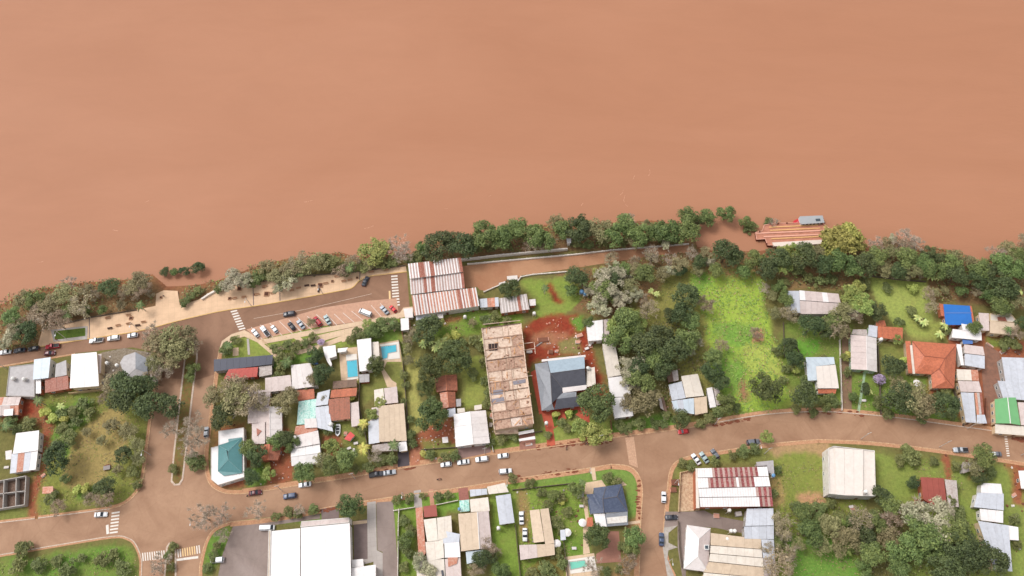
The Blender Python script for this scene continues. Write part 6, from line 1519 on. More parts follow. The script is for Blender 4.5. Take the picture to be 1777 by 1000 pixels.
# small items: crates, boards, stones in the yards
M_scr = [mat('scrap_' + n_, c_, .8, objvar=.15) for n_, c_ in (('white', (230, 220, 212)), ('pink', (216, 160, 138)), ('brown', (132, 84, 64)), ('grey', (160, 150, 146)))]
def scrap(px, py, sx, sy, hz, deg, k, nm='stacked_boards', lab='low stack of boards'):
    g = P(px, py, 0); r = link(nm, None, None, g, math.radians(deg), category='pile'); 
    for i in range(3): m = MB(); m.box((random.uniform(-.2, .2), random.uniform(-.2, .2), hz * (i + .5) / 3), (sx * random.uniform(.7, 1), sy * random.uniform(.7, 1), hz / 3 - .02), random.uniform(-.15, .15)); m.build('board', M_scr[(k + (i == 2)) % 4], r)
    auto(r, {0: 'low stack of white boards', 1: 'low stack of salmon boards', 2: 'low stack of brown planks', 3: 'low stack of grey sheets'}[k], px, py)
for s_ in ((943, 590, 5, 2, .5, 10, 1), (955, 612, 2, 1.6, .7, 0, 1), (966, 610, 1.6, 1, .5, 0, 0), (1005, 583, 3, 1.4, .6, 20, 0), (1002, 594, 1.8, 1.4, .8, 0, 0), (935, 598, 3, .6, .4, 30, 2), (918, 612, 2.2, 1.2, .7, 0, 3), (1022, 601, 3, 1.6, .6, 20, 1),
           (853, 708, 2, 1.4, .6, 80, 0), (853, 722, 2, 1.5, .6, 70, 0), (851, 738, 2, 1.5, .6, 80, 3), (1153, 708, 2, 1.2, .6, 30, 1), (1156, 725, 2.2, 1.4, .8, 10, 0), (1163, 653, 3, 1.5, .8, 0, 3), (1740, 610, 2.4, 1.4, .5, 20, 0), (1766, 612, 1.6, 1.2, .5, 0, 1),
           (1718, 600, 3.4, .7, .5, -40, 0), (1764, 840, 2, 1.2, .5, 0, 1), (1759, 860, 2, 1, .5, 30, 0), (12, 812, 2, 1, .5, 0, 3), (76, 826, 1.6, 1, .6, 40, 0), (186, 812, 2.6, 2.0, .8, 20, 2), (917, 771, 2.6, 1, .5, 5, 0), (872, 488 + 5, 3.0, 1.4, .6, 15, 3),
           (1243, 896, 2.4, 1.6, .6, 0, 0), (1281, 893, 2.8, 1.5, .9, 5, 3), (1171, 838, 3.4, 2, 1.2, 0, 1), (1168, 851, 2.6, 1.6, 1.2, 0, 1), (1448, 862, 1.2, 1, .5, 0, 1), (1478, 882, 1.6, 1.4, .6, 0, 0), (1684, 811, 2, 1, .4, 0, 0), (1590, 871, 1.6, 1.4, 1.1, 0, 1), (600, 753, 1.4, 1.2, .8, 0, 0), (583, 819, 1.5, .9, .6, 0, 0)):
    scrap(*s_)
# car wreck-like cart and boat trailer on the dirt yard
g = P(889, 484, 0); r = root('trailer', (g.x, g.y, .06), 'pale flatbed trailer standing at the lower edge of the dirt yard', 'trailer', rz=.1)
m = MB(); m.box((0, 0, .7), (4.2, 1.9, .2)); m.build('bed', M_scr[0], r)
for sx in (-.8, .8):
    for sy in (-.9, .9): m = MB(); m.tube([(sx, sy - .1, .3), (sx, sy + .1, .3)], [.3, .3], 10); m.build('wheel', M_tyre, r)
m = MB(); m.tube([(2.1, 0, .6), (3.4, 0, .5)], [.06, .06], 6); m.build('drawbar', M_blk, r)
# ------------------------------------------------------------------ plants
LEAF = {
 'D': leaf_mat('leaves_deep_green', [(48, 64, 32), (70, 88, 42), (96, 112, 54)]),
 'd': leaf_mat('leaves_dark', [(44, 60, 34), (66, 84, 44), (88, 104, 54)]),
 'g': leaf_mat('leaves_green', [(58, 78, 36), (86, 108, 50), (118, 136, 66)]),
 'b': leaf_mat('leaves_bright', [(82, 104, 42), (116, 134, 56), (152, 162, 78)]),
 'o': leaf_mat('leaves_olive', [(84, 86, 48), (122, 120, 72), (156, 152, 98)]),
 'y': leaf_mat('leaves_dry', [(98, 88, 60), (136, 124, 88), (168, 154, 116)]),
 't': leaf_mat('twigs_bare', [(160, 142, 116), (196, 180, 154), (218, 204, 182)]),
 'w': leaf_mat('leaves_silver', [(110, 114, 80), (154, 154, 116), (190, 186, 148)]),
 'm': leaf_mat('leaves_bamboo', [(96, 98, 34), (140, 138, 54), (182, 176, 80)]),
 's': leaf_mat('leaves_bush', [(66, 80, 38), (96, 108, 54), (126, 134, 74)]),
 'S': leaf_mat('leaves_yellow_bush', [(118, 134, 48), (154, 168, 66), (188, 194, 92)]),
 'u': leaf_mat('flowers_purple', [(120, 92, 120), (160, 132, 160), (186, 164, 186)]),
}
M_bark = mat('bark', (118, 98, 80), .9, var=.2, scale=2); M_barkp = mat('pale_bark', (186, 170, 150), .9, var=.15, scale=2)
RS = np.random.default_rng(11)
def quads(cen, nrm, sz, asp=0.7, name='crown'):
    """leaf clumps: one bent diamond (two triangles pairs) per centre"""
    n = len(cen); r = RS.normal(size=(n, 3)); u = np.cross(nrm, r); u /= np.linalg.norm(u, axis=1)[:, None] + 1e-9; v = np.cross(nrm, u)
    s_ = sz[:, None]; bend = nrm * s_ * 0.22
    p0 = cen - u * s_; p1 = cen - v * s_ * asp + bend; p2 = cen + u * s_; p3 = cen + v * s_ * asp + bend
    V_ = np.stack([p0, p1, p2, p3], 1).reshape(-1, 3); F_ = np.arange(4 * n).reshape(n, 4)
    return V_, F_
def np_mesh(name, V_, F_, m):
    me = bpy.data.meshes.new(name); me.vertices.add(len(V_)); me.vertices.foreach_set('co', V_.astype(np.float32).ravel())
    me.loops.add(F_.size); me.loops.foreach_set('vertex_index', F_.astype(np.int32).ravel()); me.polygons.add(len(F_)); me.polygons.foreach_set('loop_start', np.arange(len(F_), dtype=np.int32) * F_.shape[1])
    me.update(calc_edges=True); me.materials.append(m); return me
def rdir(n, zmin=-1.0):
    d_ = RS.normal(size=(n * 4, 3)); d_ /= np.linalg.norm(d_, axis=1)[:, None]; d_ = d_[d_[:, 2] > zmin]; return d_[:n]
# kind: lobes, lobe radius, leaves, leaf size, flat (z scale), crown centre height, holes
SPEC = {'D': (40, .24, 4200, .045, .78, 1.2), 'd': (26, .30, 3400, .050, .72, 1.25), 'g': (22, .31, 3000, .055, .68, 1.2), 'b': (18, .30, 2400, .065, .62, 1.15), 'o': (26, .26, 2200, .050, .60, 1.2), 'y': (24, .26, 1400, .043, .55, 1.2),
        'w': (30, .24, 2300, .052, .55, 1.2), 't': (34, .24, 1150, .018, .50, 1.15), 'm': (30, .24, 2400, .075, .62, 1.0), 's': (14, .36, 1500, .085, .6, .62), 'S': (9, .40, 800, .13, .6, .62), 'u': (12, .36, 1000, .09, .6, .8)}
def crown(kind, seed):
    global RS
    RS = np.random.default_rng(seed * 101 + ord(kind)); nl, rl, nleaf, ls, flat, hc = SPEC[kind]
    dirs = rdir(nl, -.25); rad = RS.uniform(*((.70, .80) if kind == 'D' else (.5, .8) if kind == 'd' else (.35, .86)), nl) * (1 + (.03 if kind == 'D' else .16) * np.sin(np.arctan2(dirs[:, 1], dirs[:, 0]) * RS.integers(2, 5) + RS.uniform(0, 6)))
    if kind == 'D': rad[28:] = RS.uniform(.1, .5, nl - 28); dirs[28:, 2] = np.abs(dirs[28:, 2]) + .5
    cen = dirs * rad[:, None]; lr = rl * RS.uniform(.6, 1.25, nl)
    w = lr ** 2; w /= w.sum(); pick = RS.choice(nl, nleaf, p=w)
    dd = RS.normal(size=(nleaf, 3)); dd /= np.linalg.norm(dd, axis=1)[:, None]
    dd[:, 2] = np.where((dd[:, 2] < -.3), -dd[:, 2], dd[:, 2])
    rr = lr[pick] * np.clip(RS.normal(.92, .16, nleaf), .3, 1.25)
    p = cen[pick] + dd * rr[:, None]
    keep = np.linalg.norm(p, axis=1) < 1.08
    for q in range(0 if kind == 'D' else 5 if kind in 'gboyw' else 3):     # bites out of the outline
        a_ = RS.uniform(0, 6.28); bc = np.array([math.cos(a_), math.sin(a_), RS.uniform(-.2, .5)]) * RS.uniform(.85, 1.1); keep &= np.linalg.norm(p - bc, axis=1) > RS.uniform(.2, .38)
    p, dd = p[keep], dd[keep]
    nrm = dd * .7 + RS.normal(size=dd.shape) * .5 + np.array([0, 0, .35]); nrm /= np.linalg.norm(nrm, axis=1)[:, None]
    V_, F_ = quads(p, nrm, ls * RS.uniform(.6, 1.5, len(p)), .62)
    V_[:, 2] = V_[:, 2] * flat + hc
    return np_mesh('crown', V_, F_, LEAF[kind]), cen * np.array([1, 1, flat]) + np.array([0, 0, hc])
def trunk(kind, cen, seed, thick=.05):
    rr = random.Random(seed); m = MB(); hc = SPEC[kind][5]; top = Vector((rr.uniform(-.06, .06), rr.uniform(-.06, .06), hc * .62))
    m.tube([(0, 0, -.1), (top.x * .5, top.y * .5, hc * .3), top, (0, 0, hc * .95)], [thick * 1.25, thick, thick * .8, thick * .4], 7)
    for c_ in cen[:14 if kind in 'tyw' else 9]:
        e = Vector(c_) ; mid = top.lerp(e, .5) + Vector((0, 0, -.06)); m.tube([top * .95, mid, e], [thick * .5, thick * .3, thick * .1], 5)
    if kind in 'tyw':   # twiggy kinds show a fan of fine branches
        for c_ in cen:
            for q in range(7 if kind == 't' else 3):
                b0 = Vector(c_) * 1.0; dv = Vector((c_[0], c_[1], .1)).normalized() + Vector((rr.uniform(-.9, .9), rr.uniform(-.9, .9), rr.uniform(0, .6)))
                e = b0 + dv.normalized() * rr.uniform(.16, .34); m.tube([b0, e], [.012, .005], 4)
                for q2 in range(2): e2 = b0.lerp(e, .5) + Vector((rr.uniform(-.12, .12), rr.uniform(-.12, .12), rr.uniform(.0, .12))); m.tube([b0.lerp(e, .35), e2], [.008, .004], 4)
    return m.mesh('trunk', M_barkp if kind in 'tyw' else M_bark)
TREEME = {}
for k_ in SPEC:
    for sd in range(4 if k_ in 'dgo' else 3):
        cme, cen = crown(k_, sd + 1); TREEME[(k_, sd)] = (cme, trunk(k_, [tuple(c_) for c_ in cen], sd * 7 + 1))
NAMES = {'D': ('round_tree', 'tree'), 'd': ('broadleaf_tree', 'tree'), 'g': ('broadleaf_tree', 'tree'), 'b': ('broadleaf_tree', 'tree'), 'o': ('olive_green_tree', 'tree'), 'y': ('dry_tree', 'tree'), 'w': ('silvery_tree', 'tree'), 't': ('bare_tree', 'tree'), 'm': ('bamboo_clump', 'bamboo'), 's': ('bush', 'bush'), 'S': ('yellow_bush', 'bush'), 'u': ('flowering_bush', 'bush')}
LOOK = {'D': 'perfectly round dark green tree', 'd': 'dense dark green tree', 'g': 'leafy green tree', 'b': 'bright yellow-green tree', 'o': 'olive grey-green tree', 'y': 'brownish half-dry tree', 'w': 'pale silvery branchy tree', 't': 'leafless twiggy tree', 'm': 'golden bamboo clump', 's': 'low green bush', 'S': 'bright yellow-green bush', 'u': 'purple flowering bush'}
def size_word(r, kind): 
    if kind in 'sSu': return 'small' if r < 1.6 else ('wide' if r > 3 else 'round')
    return 'small' if r < 2.6 else ('medium' if r < 4.2 else 'large')
def tree(px, py, rp, kind):
    q_ = random.random()
    if px < 720 and py < 560 and kind in 'gd': rp *= .82
    if px < 720 and py < 560 and kind == 'g' and q_ < .5: kind = 'o'
    elif kind == 'o' and q_ < .34 and px > 720: kind = 'g' if q_ < .2 else 'y'
    elif kind == 'g' and q_ < .15: kind = 'o'
    if kind in 'oyw' and py < 530: rp *= .86
    r_ = rp * mpp(px, py) * 1.27; hc = SPEC[kind][5] * r_
    if kind not in 'sSu': hcz = min(hc, 5.0 if (px < 720 and py < 560) else 7.5); zs_ = hcz / hc
    else: zs_ = 1
    g = P(px, py, hc * zs_ * 1.0); gz = float(ground_h(np.array(g.x), np.array(g.y))); g.z = max(gz, -2.0)
    rt = root(NAMES[kind][0], g, None, NAMES[kind][1], rz=random.uniform(0, 6.28)); rt.scale = (r_, r_ * random.uniform(.88, 1.1), r_ * zs_)
    cme, tme = random.choice([TREEME[q] for q in TREEME if q[0] == kind])
    link('crown', cme, rt); link('trunk', tme, rt)
    auto(rt, size_word(r_, kind) + ' ' + LOOK[kind], px, py)
    return rt
TREES = {
'D': '''748 722 25, 745 640 22, 788 620 24, 738 675 13, 1036 700 28, 1181 727 15, 610 878 20, 1038 932 19, 885 503 15, 652 632 13, 1330 675 24''',
'd': '''190 500 17, 340 461 12, 317 467 10, 283 468 9, 45 578 18, 220 674 26, 262 705 22, 215 690 22, 250 670 18, 296 703 19, 98 796 22, 215 790 13, 182 846 15, 385 724 18, 398 706 15, 436 827 12, 446 788 15, 444 808 8, 495 760 14, 545 618 14, 560 650 16, 762 428 26, 800 424 22, 1005 398 22, 
 740 573 22, 1190 515 20, 1186 545 18, 1163 548 12, 1120 600 22, 1140 585 22, 1165 610 24, 1110 640 20, 1150 640 18, 1235 645 17, 1250 665 13, 1408 566 18, 1430 572 14, 1395 685 20, 1366 600 14, 1380 625 14, 1550 636 17, 1522 540 14, 1500 676 10, 1560 690 24, 1640 705 20, 1060 485 17, 1000 480 15,
 1260 440 20, 1275 448 14, 1330 470 18, 1350 448 18, 1395 445 20, 1430 458 16, 1500 460 18, 1560 470 14, 1660 478 16, 1694 486 15, 1740 500 20, 1720 480 18, 1610 440 13, 1632 452 12, 1660 945 26, 1690 962 26, 1720 975 24, 1640 985 24, 1400 915 12, 1500 930 16, 1528 860 16, 840 970 16, 1775 560 12, 820 425 14, 1180 470 10, 1215 455 12, 1700 830 12, 1585 838 10''',
'g': '''1420 905 12, 1452 930 13, 1480 905 12, 1500 985 14, 20 550 18, 60 520 18, 120 538 12, 150 540 10, 178 538 10, 210 530 10, 300 470 9, 335 640 10, 470 480 12, 645 575 12, 480 765 14, 505 770 12, 430 780 14, 528 824 18, 600 795 17, 560 800 14, 575 810 16, 840 410 22, 866 412 20, 900 398 18, 880 405 16, 930 410 18, 965 385 16, 978 400 16, 1040 400 24, 1064 408 20, 1085 395 18, 1110 408 20, 1140 405 16, 1160 402 20, 1190 400 22,
 1195 378 18, 1228 376 14, 1262 368 14, 1296 382 10, 1088 560 22, 1075 590 20, 1100 575 16, 1190 590 20, 1200 560 16, 1130 620 20, 1260 700 14, 1240 620 14, 1045 508 20, 1090 500 18, 1120 475 16, 1310 452 16, 1415 440 18, 1460 455 20, 1480 470 16, 1520 450 18, 1545 440 16, 1575 450 18, 1600 460 16, 1650 460 16, 1700 470 18, 1740 460 18, 1765 470 18, 1716 512 14, 1735 535 18, 1765 525 18, 1640 505 9, 1668 506 10,
 1595 930 30, 1570 955 24, 1620 960 18, 1545 880 18, 1520 905 18, 1540 930 18, 1560 980 20, 1000 850 12, 960 860 10, 1100 935 18, 1096 955 14, 705 935 12, 1290 470 12, 1240 470 12, 735 430 12, 870 990 14, 330 655 9, 1765 445 14, 1080 470 14, 990 505 10, 1020 560 10, 1430 700 12, 1690 570 12, 1010 390 14, 1120 392 12, 575 770 10''',
'b': '''1462 905 9, 1470 950 11, 1490 930 9, 650 438 23, 1075 570 20, 1085 555 14, 1110 590 16, 1400 440 16, 1355 460 16, 1378 432 10, 1480 515 18, 1495 530 18, 1488 500 12, 575 775 13, 1035 752 20, 1005 740 12, 1465 620 7, 760 565 10, 1110 560 12, 640 565 10, 1040 475 12, 465 822 10, 1365 436 12, 1095 545 12, 1558 590 8, 660 700 10, 645 720 10, 1330 760 10''',
'o': '''1702 792 19, 1692 812 15, 110 512 22, 85 530 18, 40 520 18, 245 488 20, 150 505 14, 230 500 16, 410 690 24, 370 690 16, 540 560 8, 490 480 24, 505 470 22, 465 462 16, 525 465 18, 550 455 18, 495 700 20, 500 690 16, 940 415 20, 915 408 16, 1215 380 14, 1100 420 14, 1344 545 11, 1364 520 12, 1354 500 12, 1340 512 10, 1440 560 16, 1460 545 18, 1535 470 16, 1580 470 18, 1620 470 16, 1570 430 20, 1540 425 14, 1655 450 18, 1685 455 14, 1760 455 16,
 1405 925 22, 1438 910 18, 1425 945 16, 1470 930 18, 1512 965 20, 1385 945 12, 1455 955 12, 1490 945 14, 1490 900 20, 1545 905 20, 1395 890 16, 1650 925 24, 195 738 13, 222 748 14, 238 772 12, 176 765 9, 240 795 11, 150 750 8, 205 815 9, 1580 690 26, 1600 705 22, 1560 670 16, 1110 660 22, 1130 690 18, 1115 700 22, 1090 700 14, 275 600 22, 295 590 24, 325 588 20, 310 610 22, 270 630 16, 300 625 18, 707 606 9, 710 625 9, 940 640 1, 560 690 8, 820 560 8, 1480 690 8,
 1622 508 10, 1750 430 18, 1780 440 16, 1225 440 14, 1100 470 16, 1180 460 16, 1210 470 12, 1150 475 14, 1015 870 8, 1460 575 14, 545 660 12, 530 670 8, 640 460 10''',
'y': '''70 545 24, 30 570 18, 100 560 18, 140 530 22, 165 512 12, 215 506 14, 250 500 16, 262 510 9, 236 512 11, 520 455 18, 590 470 14, 610 455 14, 930 425 18, 950 420 16, 915 425 12, 1060 450 14, 1130 450 16, 1100 455 12, 430 690 26, 405 672 22, 455 700 16, 262 655 14, 196 668 18, 180 692 10, 1376 548 13, 1360 545 10, 1485 545 14, 1545 474 11, 1575 478 10, 1600 478 9, 1615 535 12, 1610 510 14,
 1700 505 14, 1790 420 20, 1345 980 24, 1365 960 18, 1330 950 12, 1250 600 12, 1225 530 14, 1310 580 10, 1215 520 12, 1125 540 16, 1115 520 12, 850 950 16, 830 985 14, 1360 915 20, 330 600 16, 1450 565 18, 708 588 10, 720 580 11, 100 880 12, 185 866 16, 160 866 14, 1090 975 16, 1700 970 12, 620 870 1, 1765 580 12, 1145 625 10''',
'w': '''406 488 22, 395 495 14, 425 488 14, 500 490 16, 485 500 12, 1050 500 30, 1075 520 20, 1065 480 22, 1040 530 18, 1100 510 16, 1095 640 22, 1095 660 16, 1620 900 32, 1590 890 24, 1640 890 20, 1070 470 16, 1480 540 14, 22 580 16, 6 596 10, 1205 590 14, 1195 610 12, 1745 545 10, 1550 415 12, 730 975 14, 745 990 14, 1020 505 10, 1085 485 14, 1160 470 14, 1155 425 12, 1230 455 12''',
't': '''352 896 23, 382 893 19, 445 886 15, 388 930 13, 279 975 15, 274 990 10, 340 760 20, 330 780 16, 335 735 16, 300 745 16, 690 425 20, 700 440 18, 120 490 12, 1130 440 14, 1200 440 12, 1395 830 1, 1165 450 12, 1570 415 20, 1590 425 16, 1520 425 14, 1730 440 16, 1325 500 10, 265 580 16, 290 640 16, 1030 985 16, 650 790 12, 690 760 1, 520 885 10, 1360 930 12, 1090 380 12, 1345 382 8''',
'm': '''1452 415 24, 1475 408 20, 1440 430 20, 1465 425 22, 1485 420 16, 1425 435 14, 1450 440 12''',
's': '''20 730 10, 50 735 12, 8 740 8, 30 745 8, 105 720 10, 130 715 10, 130 735 10, 150 700 12, 110 745 10, 120 760 12, 100 770 8, 155 720 10, 40 955 14, 70 980 12, 30 985 14, 120 985 14, 100 975 10, 180 970 12, 200 965 10, 215 985 12, 140 970 8, 90 865 10, 115 830 8, 230 820 10, 240 840 8, 300 815 8, 410 590 8, 395 605 10, 388 610 8, 480 605 9, 500 600 9, 515 603 9, 495 625 14, 490 640 10, 480 655 8, 530 595 8, 560 610 8, 545 585 8, 620 580 10, 610 590 8,
 660 570 14, 640 580 12, 680 565 12, 655 645 8, 700 650 8, 705 670 7, 700 700 7, 710 730 8, 710 755 9, 715 770 8, 660 760 8, 650 745 9, 630 745 8, 570 745 10, 620 815 8, 640 810 9, 660 800 10, 680 795 10, 690 770 9, 860 550 9, 845 555 9, 835 600 9, 840 630 9, 845 660 9, 850 680 9, 846 700 8, 825 590 10, 820 650 9, 790 790 9, 770 795 9, 745 790 9, 870 760 10, 890 758 8, 975 735 8, 1015 742 10, 985 745 8, 950 755 7, 1075 740 9, 1090 745 8, 1110 735 10, 1135 735 9, 1155 720 8, 1150 735 8, 1275 705 9,
 1215 735 8, 1230 725 10, 1245 715 10, 1380 710 8, 1410 715 8, 1440 690 9, 1450 700 9, 1430 625 8, 1380 640 9, 1470 645 8, 1525 700 10, 1540 720 10, 1600 725 10, 1640 680 9, 1620 690 8, 1630 700 8, 1650 720 8, 1740 600 8, 1760 600 10, 1745 590 8, 1560 560 8, 1580 540 9, 1640 575 9, 1600 560 8, 1665 470 8, 1380 470 12, 1400 480 10, 1420 490 10, 1440 485 10, 1360 490 8, 1350 610 8, 1365 640 8, 1360 660 8, 1395 660 8,
 1180 470 9, 1290 785 10, 1310 780 9, 1270 790 8, 1240 800 9, 1200 810 8, 1185 805 8, 1350 815 8, 1340 860 9, 1345 900 12, 1350 940 12, 1380 880 10, 1440 870 10, 1420 885 12, 1455 900 12, 1580 790 14, 1560 800 10, 1590 800 8, 1620 800 8, 1660 810 8, 1655 850 10, 1650 870 12, 1660 890 12, 1670 910 10, 1720 820 10, 1760 900 10, 1765 945 8, 1680 940 12, 920 840 8, 940 855 8, 970 865 10, 950 880 10, 940 900 9, 965 905 10, 985 890 9, 975 920 8, 955 940 8, 965 960 10, 975 975 10, 945 985 12, 925 1000 12, 960 1000 12,
 890 830 8, 780 860 8, 760 862 8, 690 868 8, 710 865 8, 735 860 6, 700 905 9, 712 920 9, 700 950 9, 712 960 9, 700 985 9, 820 980 9, 860 965 10, 880 1000 8, 1070 835 8, 1055 830 8, 1080 950 8, 1050 990 8, 1075 990 8, 370 965 8, 360 985 8, 375 950 8, 500 890 9, 520 890 9, 545 885 9, 480 898 8, 640 880 1, 1480 690 7, 340 800 14, 352 805 8, 560 455 14, 580 460 14, 600 468 12, 630 462 12, 660 455 12, 680 455 10, 710 452 10, 725 445 10, 450 480 12, 440 487 10, 380 500 8, 330 515 8, 320 525 8, 345 505 8,
 1000 425 8, 1020 425 8, 1050 420 9, 1080 420 9, 1150 415 9, 1170 418 8, 1120 418 8, 880 425 8, 850 430 8, 830 432 8, 745 448 8, 725 455 8, 1310 390 8, 1300 396 8, 1335 380 7, 150 860 8, 300 950 8, 292 965 7, 296 985 7, 880 560 8, 770 600 8, 750 600 9, 800 595 8, 850 770 8, 1540 500 8, 1500 492 9''',
'S': '''1380 640 9, 1472 618 7, 1568 625 7, 1578 627 7, 466 811 7, 1625 868 1, 795 700 1, 757 680 5, 735 789 7, 1480 505 9, 1486 528 9, 1470 520 8, 1715 505 9, 1725 520 8, 775 588 8, 790 582 8, 735 595 8, 760 592 8, 965 720 7, 986 718 7, 610 690 6, 615 710 6, 975 870 6, 980 868 5, 1585 500 9, 1750 490 9, 1715 490 8, 80 715 9, 92 725 9, 110 728 8, 135 850 8, 150 848 9, 1752 512 7, 1010 760 6, 630 735 7, 1745 525 7''',
'u': '''1526 660 9, 1004 500 1, 557 595 6''',
}
for k_, s_ in TREES.items():
    for t in s_.replace('\n', ' ').split(','):
        x_, y_, r_ = (float(q) for q in t.split())
        if r_ > 2: tree(x_, y_, r_, k_)

# palms and banana plants: every frond is a part
def frond_mesh(L, W, droop, n=7, split=True):
    m = MB(); pr = None
    for i in range(n + 1):
        t = i / n; x = L * t; z = .30 * L * math.sin(t * 1.7) - droop * L * t * t; w = W * math.sin(math.pi * min(1, t * .92 + .08)) ** .7
        cur = (x, z, w)
        if pr:
            for sg in (-1, 1):
                if split:
                    for h_ in (0, .5):
                        xa = pr[0] + (x - pr[0]) * h_; xb = pr[0] + (x - pr[0]) * (h_ + .34)
                        m.face([(xa, 0, pr[1]), (xb, 0, pr[1]), (xb + .25 * w + .12 * L / n, sg * w, z - .25 * w), (xa + .3 * w, sg * w * .95, z - .28 * w)])
                else: m.face([(pr[0], 0, pr[1]), (x, 0, z), (x, sg * w, z - .15 * w), (pr[0], sg * pr[2], pr[1] - .15 * pr[2])])
        pr = cur
    m.tube([(0, 0, 0), (L * .5, 0, .30 * L * math.sin(.85) - droop * L * .25), (L, 0, .30 * L * math.sin(1.7) - droop * L)], [.05, .035, .015], 4)
    return m
M_pf = leaf_mat('palm_fronds', [(60, 84, 44), (92, 116, 62), (130, 146, 84)]); M_pfy = leaf_mat('palm_fronds_yellow', [(140, 146, 50), (184, 184, 74), (214, 208, 100)]); M_bn = leaf_mat('banana_leaves', [(110, 136, 62), (150, 170, 88), (184, 194, 116)])
ME_fr = {'p': frond_mesh(1, .17, .55).mesh('frond', M_pf), 'q': frond_mesh(1, .17, .5).mesh('frond', M_pfy), 'n': frond_mesh(1, .19, .5, 5, False).mesh('leaf_blade', M_bn)}
_m = MB(); _m.tube([(0, 0, 0), (.03, .01, .5), (0, 0, 1)], [.05, .035, .03], 7); ME_pt = _m.mesh('trunk', M_barkp)
def palm(px, py, rp, kind, h_=5.0):
    r_ = rp * mpp(px, py) * 1.1; g = P(px, py, h_); gz = float(ground_h(np.array(g.x), np.array(g.y))); g.z = gz
    nm = 'banana_plant' if kind == 'n' else 'palm_tree'; r = root(nm, g, None, 'banana plant' if kind == 'n' else 'palm', rz=random.uniform(0, 6))
    link('trunk', ME_pt, r, (0, 0, 0), 0, (2.6 if kind == 'n' else 3.6, 2.6 if kind == 'n' else 3.6, h_))
    n = 8 if kind == 'n' else 13
    for i in range(n):
        f = link('leaf_blade' if kind == 'n' else 'frond', ME_fr[kind], r, (0, 0, h_ - .02), i / n * 6.283 * (1 if kind != 'n' else 1) + random.uniform(-.2, .2), r_ * random.uniform(.8, 1.1)); f.rotation_euler = (random.uniform(-.3, .3), random.uniform(-.25, .35), f.rotation_euler.z)
    auto(r, {'p': 'green feathery palm', 'q': 'yellow-green feathery palm', 'n': 'broad-leaved banana plant'}[kind], px, py)
for t in '''243 530 10 p, 115 550 9 p, 66 695 11 p, 10 740 11 p, 520 475 8 p, 606 466 9 p, 610 458 7 p, 630 735 11 q, 630 778 13 q, 683 773 11 p, 1011 488 12 p, 498 628 12 p, 395 600 10 p, 946 500 8 p, 1510 470 12 p, 1604 560 9 n, 1594 552 9 n, 1640 566 9 n, 1632 580 10 n, 1716 494 12 n, 1745 478 13 n, 1728 490 10 n, 1755 500 8 n,
 1617 478 11 n, 1628 480 8 n, 735 597 9 n, 748 592 8 n, 762 598 10 n, 770 590 8 n, 755 604 8 n, 1750 572 9 p, 1510 680 7 n, 840 590 7 n, 1478 500 9 n, 1493 512 9 n, 1470 528 8 n, 1498 535 8 n, 105 705 8 n, 1595 690 9 p, 1010 838 8 p, 1140 510 7 n, 1130 505 7 n, 1250 690 7 n, 1756 520 9 n, 1770 505 8 n, 680 560 6 p, 600 705 6 n'''.split(','):
    x_, y_, r_, k_ = t.split(); palm(float(x_), float(y_), float(r_), k_, 3.2 if k_ == 'n' else 5.5)

# ------------------------------------------------------------------ undergrowth, tufts and litter: nobody could count them
def scatter(name, polys, dens, size, zr, m, seed, clump=0.5, flatn=1.0, bumpy=1.6):
    rs = np.random.default_rng(seed); C_ = []
    for poly in polys:
        pl = [tuple(p)[:2] for p in XY(poly)]; xs_, ys_ = [p[0] for p in pl], [p[1] for p in pl]
        A = (max(xs_) - min(xs_)) * (max(ys_) - min(ys_)); n = int(A * dens); x = rs.uniform(min(xs_), max(xs_), n); y = rs.uniform(min(ys_), max(ys_), n)
        k = pip(x + wob(x, y, .4, 1) * 1.5, y + wob(x, y, .4, 2) * 1.5, pl); x, y = x[k], y[k]
        dn = wob(x, y, .55, seed) + rs.normal(0, .4, len(x)); k = dn > clump - .5
        C_.append(np.stack([x[k], y[k], ground_h(x[k], y[k]) + rs.uniform(zr[0], zr[1], k.sum()) * (0.55 + .6 * np.clip(wob(x[k], y[k], bumpy, seed + 3) + .4, 0, 1.4))], 1))
    c_ = np.concatenate(C_); global RS; RS = rs
    nrm = rs.normal(size=c_.shape) * .55 + np.array([0, 0, flatn]); nrm /= np.linalg.norm(nrm, axis=1)[:, None]
    V_, F_ = quads(c_, nrm, size * rs.uniform(.5, 1.5, len(c_)), .6)
    me = np_mesh(name, V_, F_, m); link(name, me, kind='stuff')
BANK = [[(-40, 520), (0, 505), (60, 500), (110, 492), (230, 480), (262, 470), (268, 530), (158, 548), (110, 560), (70, 572), (62, 600), (-40, 620)],
        [(318, 500), (345, 492), (430, 462), (500, 444), (590, 436), (620, 444), (735, 438), (735, 452), (704, 458), (600, 470), (500, 478), (430, 490), (375, 499), (345, 516), (316, 526)],
        [(735, 440), (745, 420), (860, 404), (900, 395), (960, 386), (1060, 384), (1200, 380), (1204, 412), (1060, 430), (985, 434), (985, 427), (800, 446), (740, 455)],
        [(980, 470), (1000, 470), (1120, 450), (1210, 432), (1320, 440), (1500, 425), (1640, 432), (1700, 450), (1850, 440), (1850, 540), (1700, 520), (1630, 520), (1615, 480), (1510, 478), (1500, 560), (1460, 500), (1360, 500), (1320, 480), (1300, 462), (1200, 466), (1180, 480), (1100, 482), (1090, 540), (1040, 550), (1010, 540)],
        [(1360, 880), (1500, 880), (1580, 920), (1640, 900), (1700, 900), (1700, 1060), (1460, 1060), (1500, 980), (1450, 930), (1350, 930)],
        [(1060, 560), (1210, 560), (1230, 640), (1150, 700), (1140, 640), (1100, 660), (1120, 715), (1090, 700), (1060, 600)]]
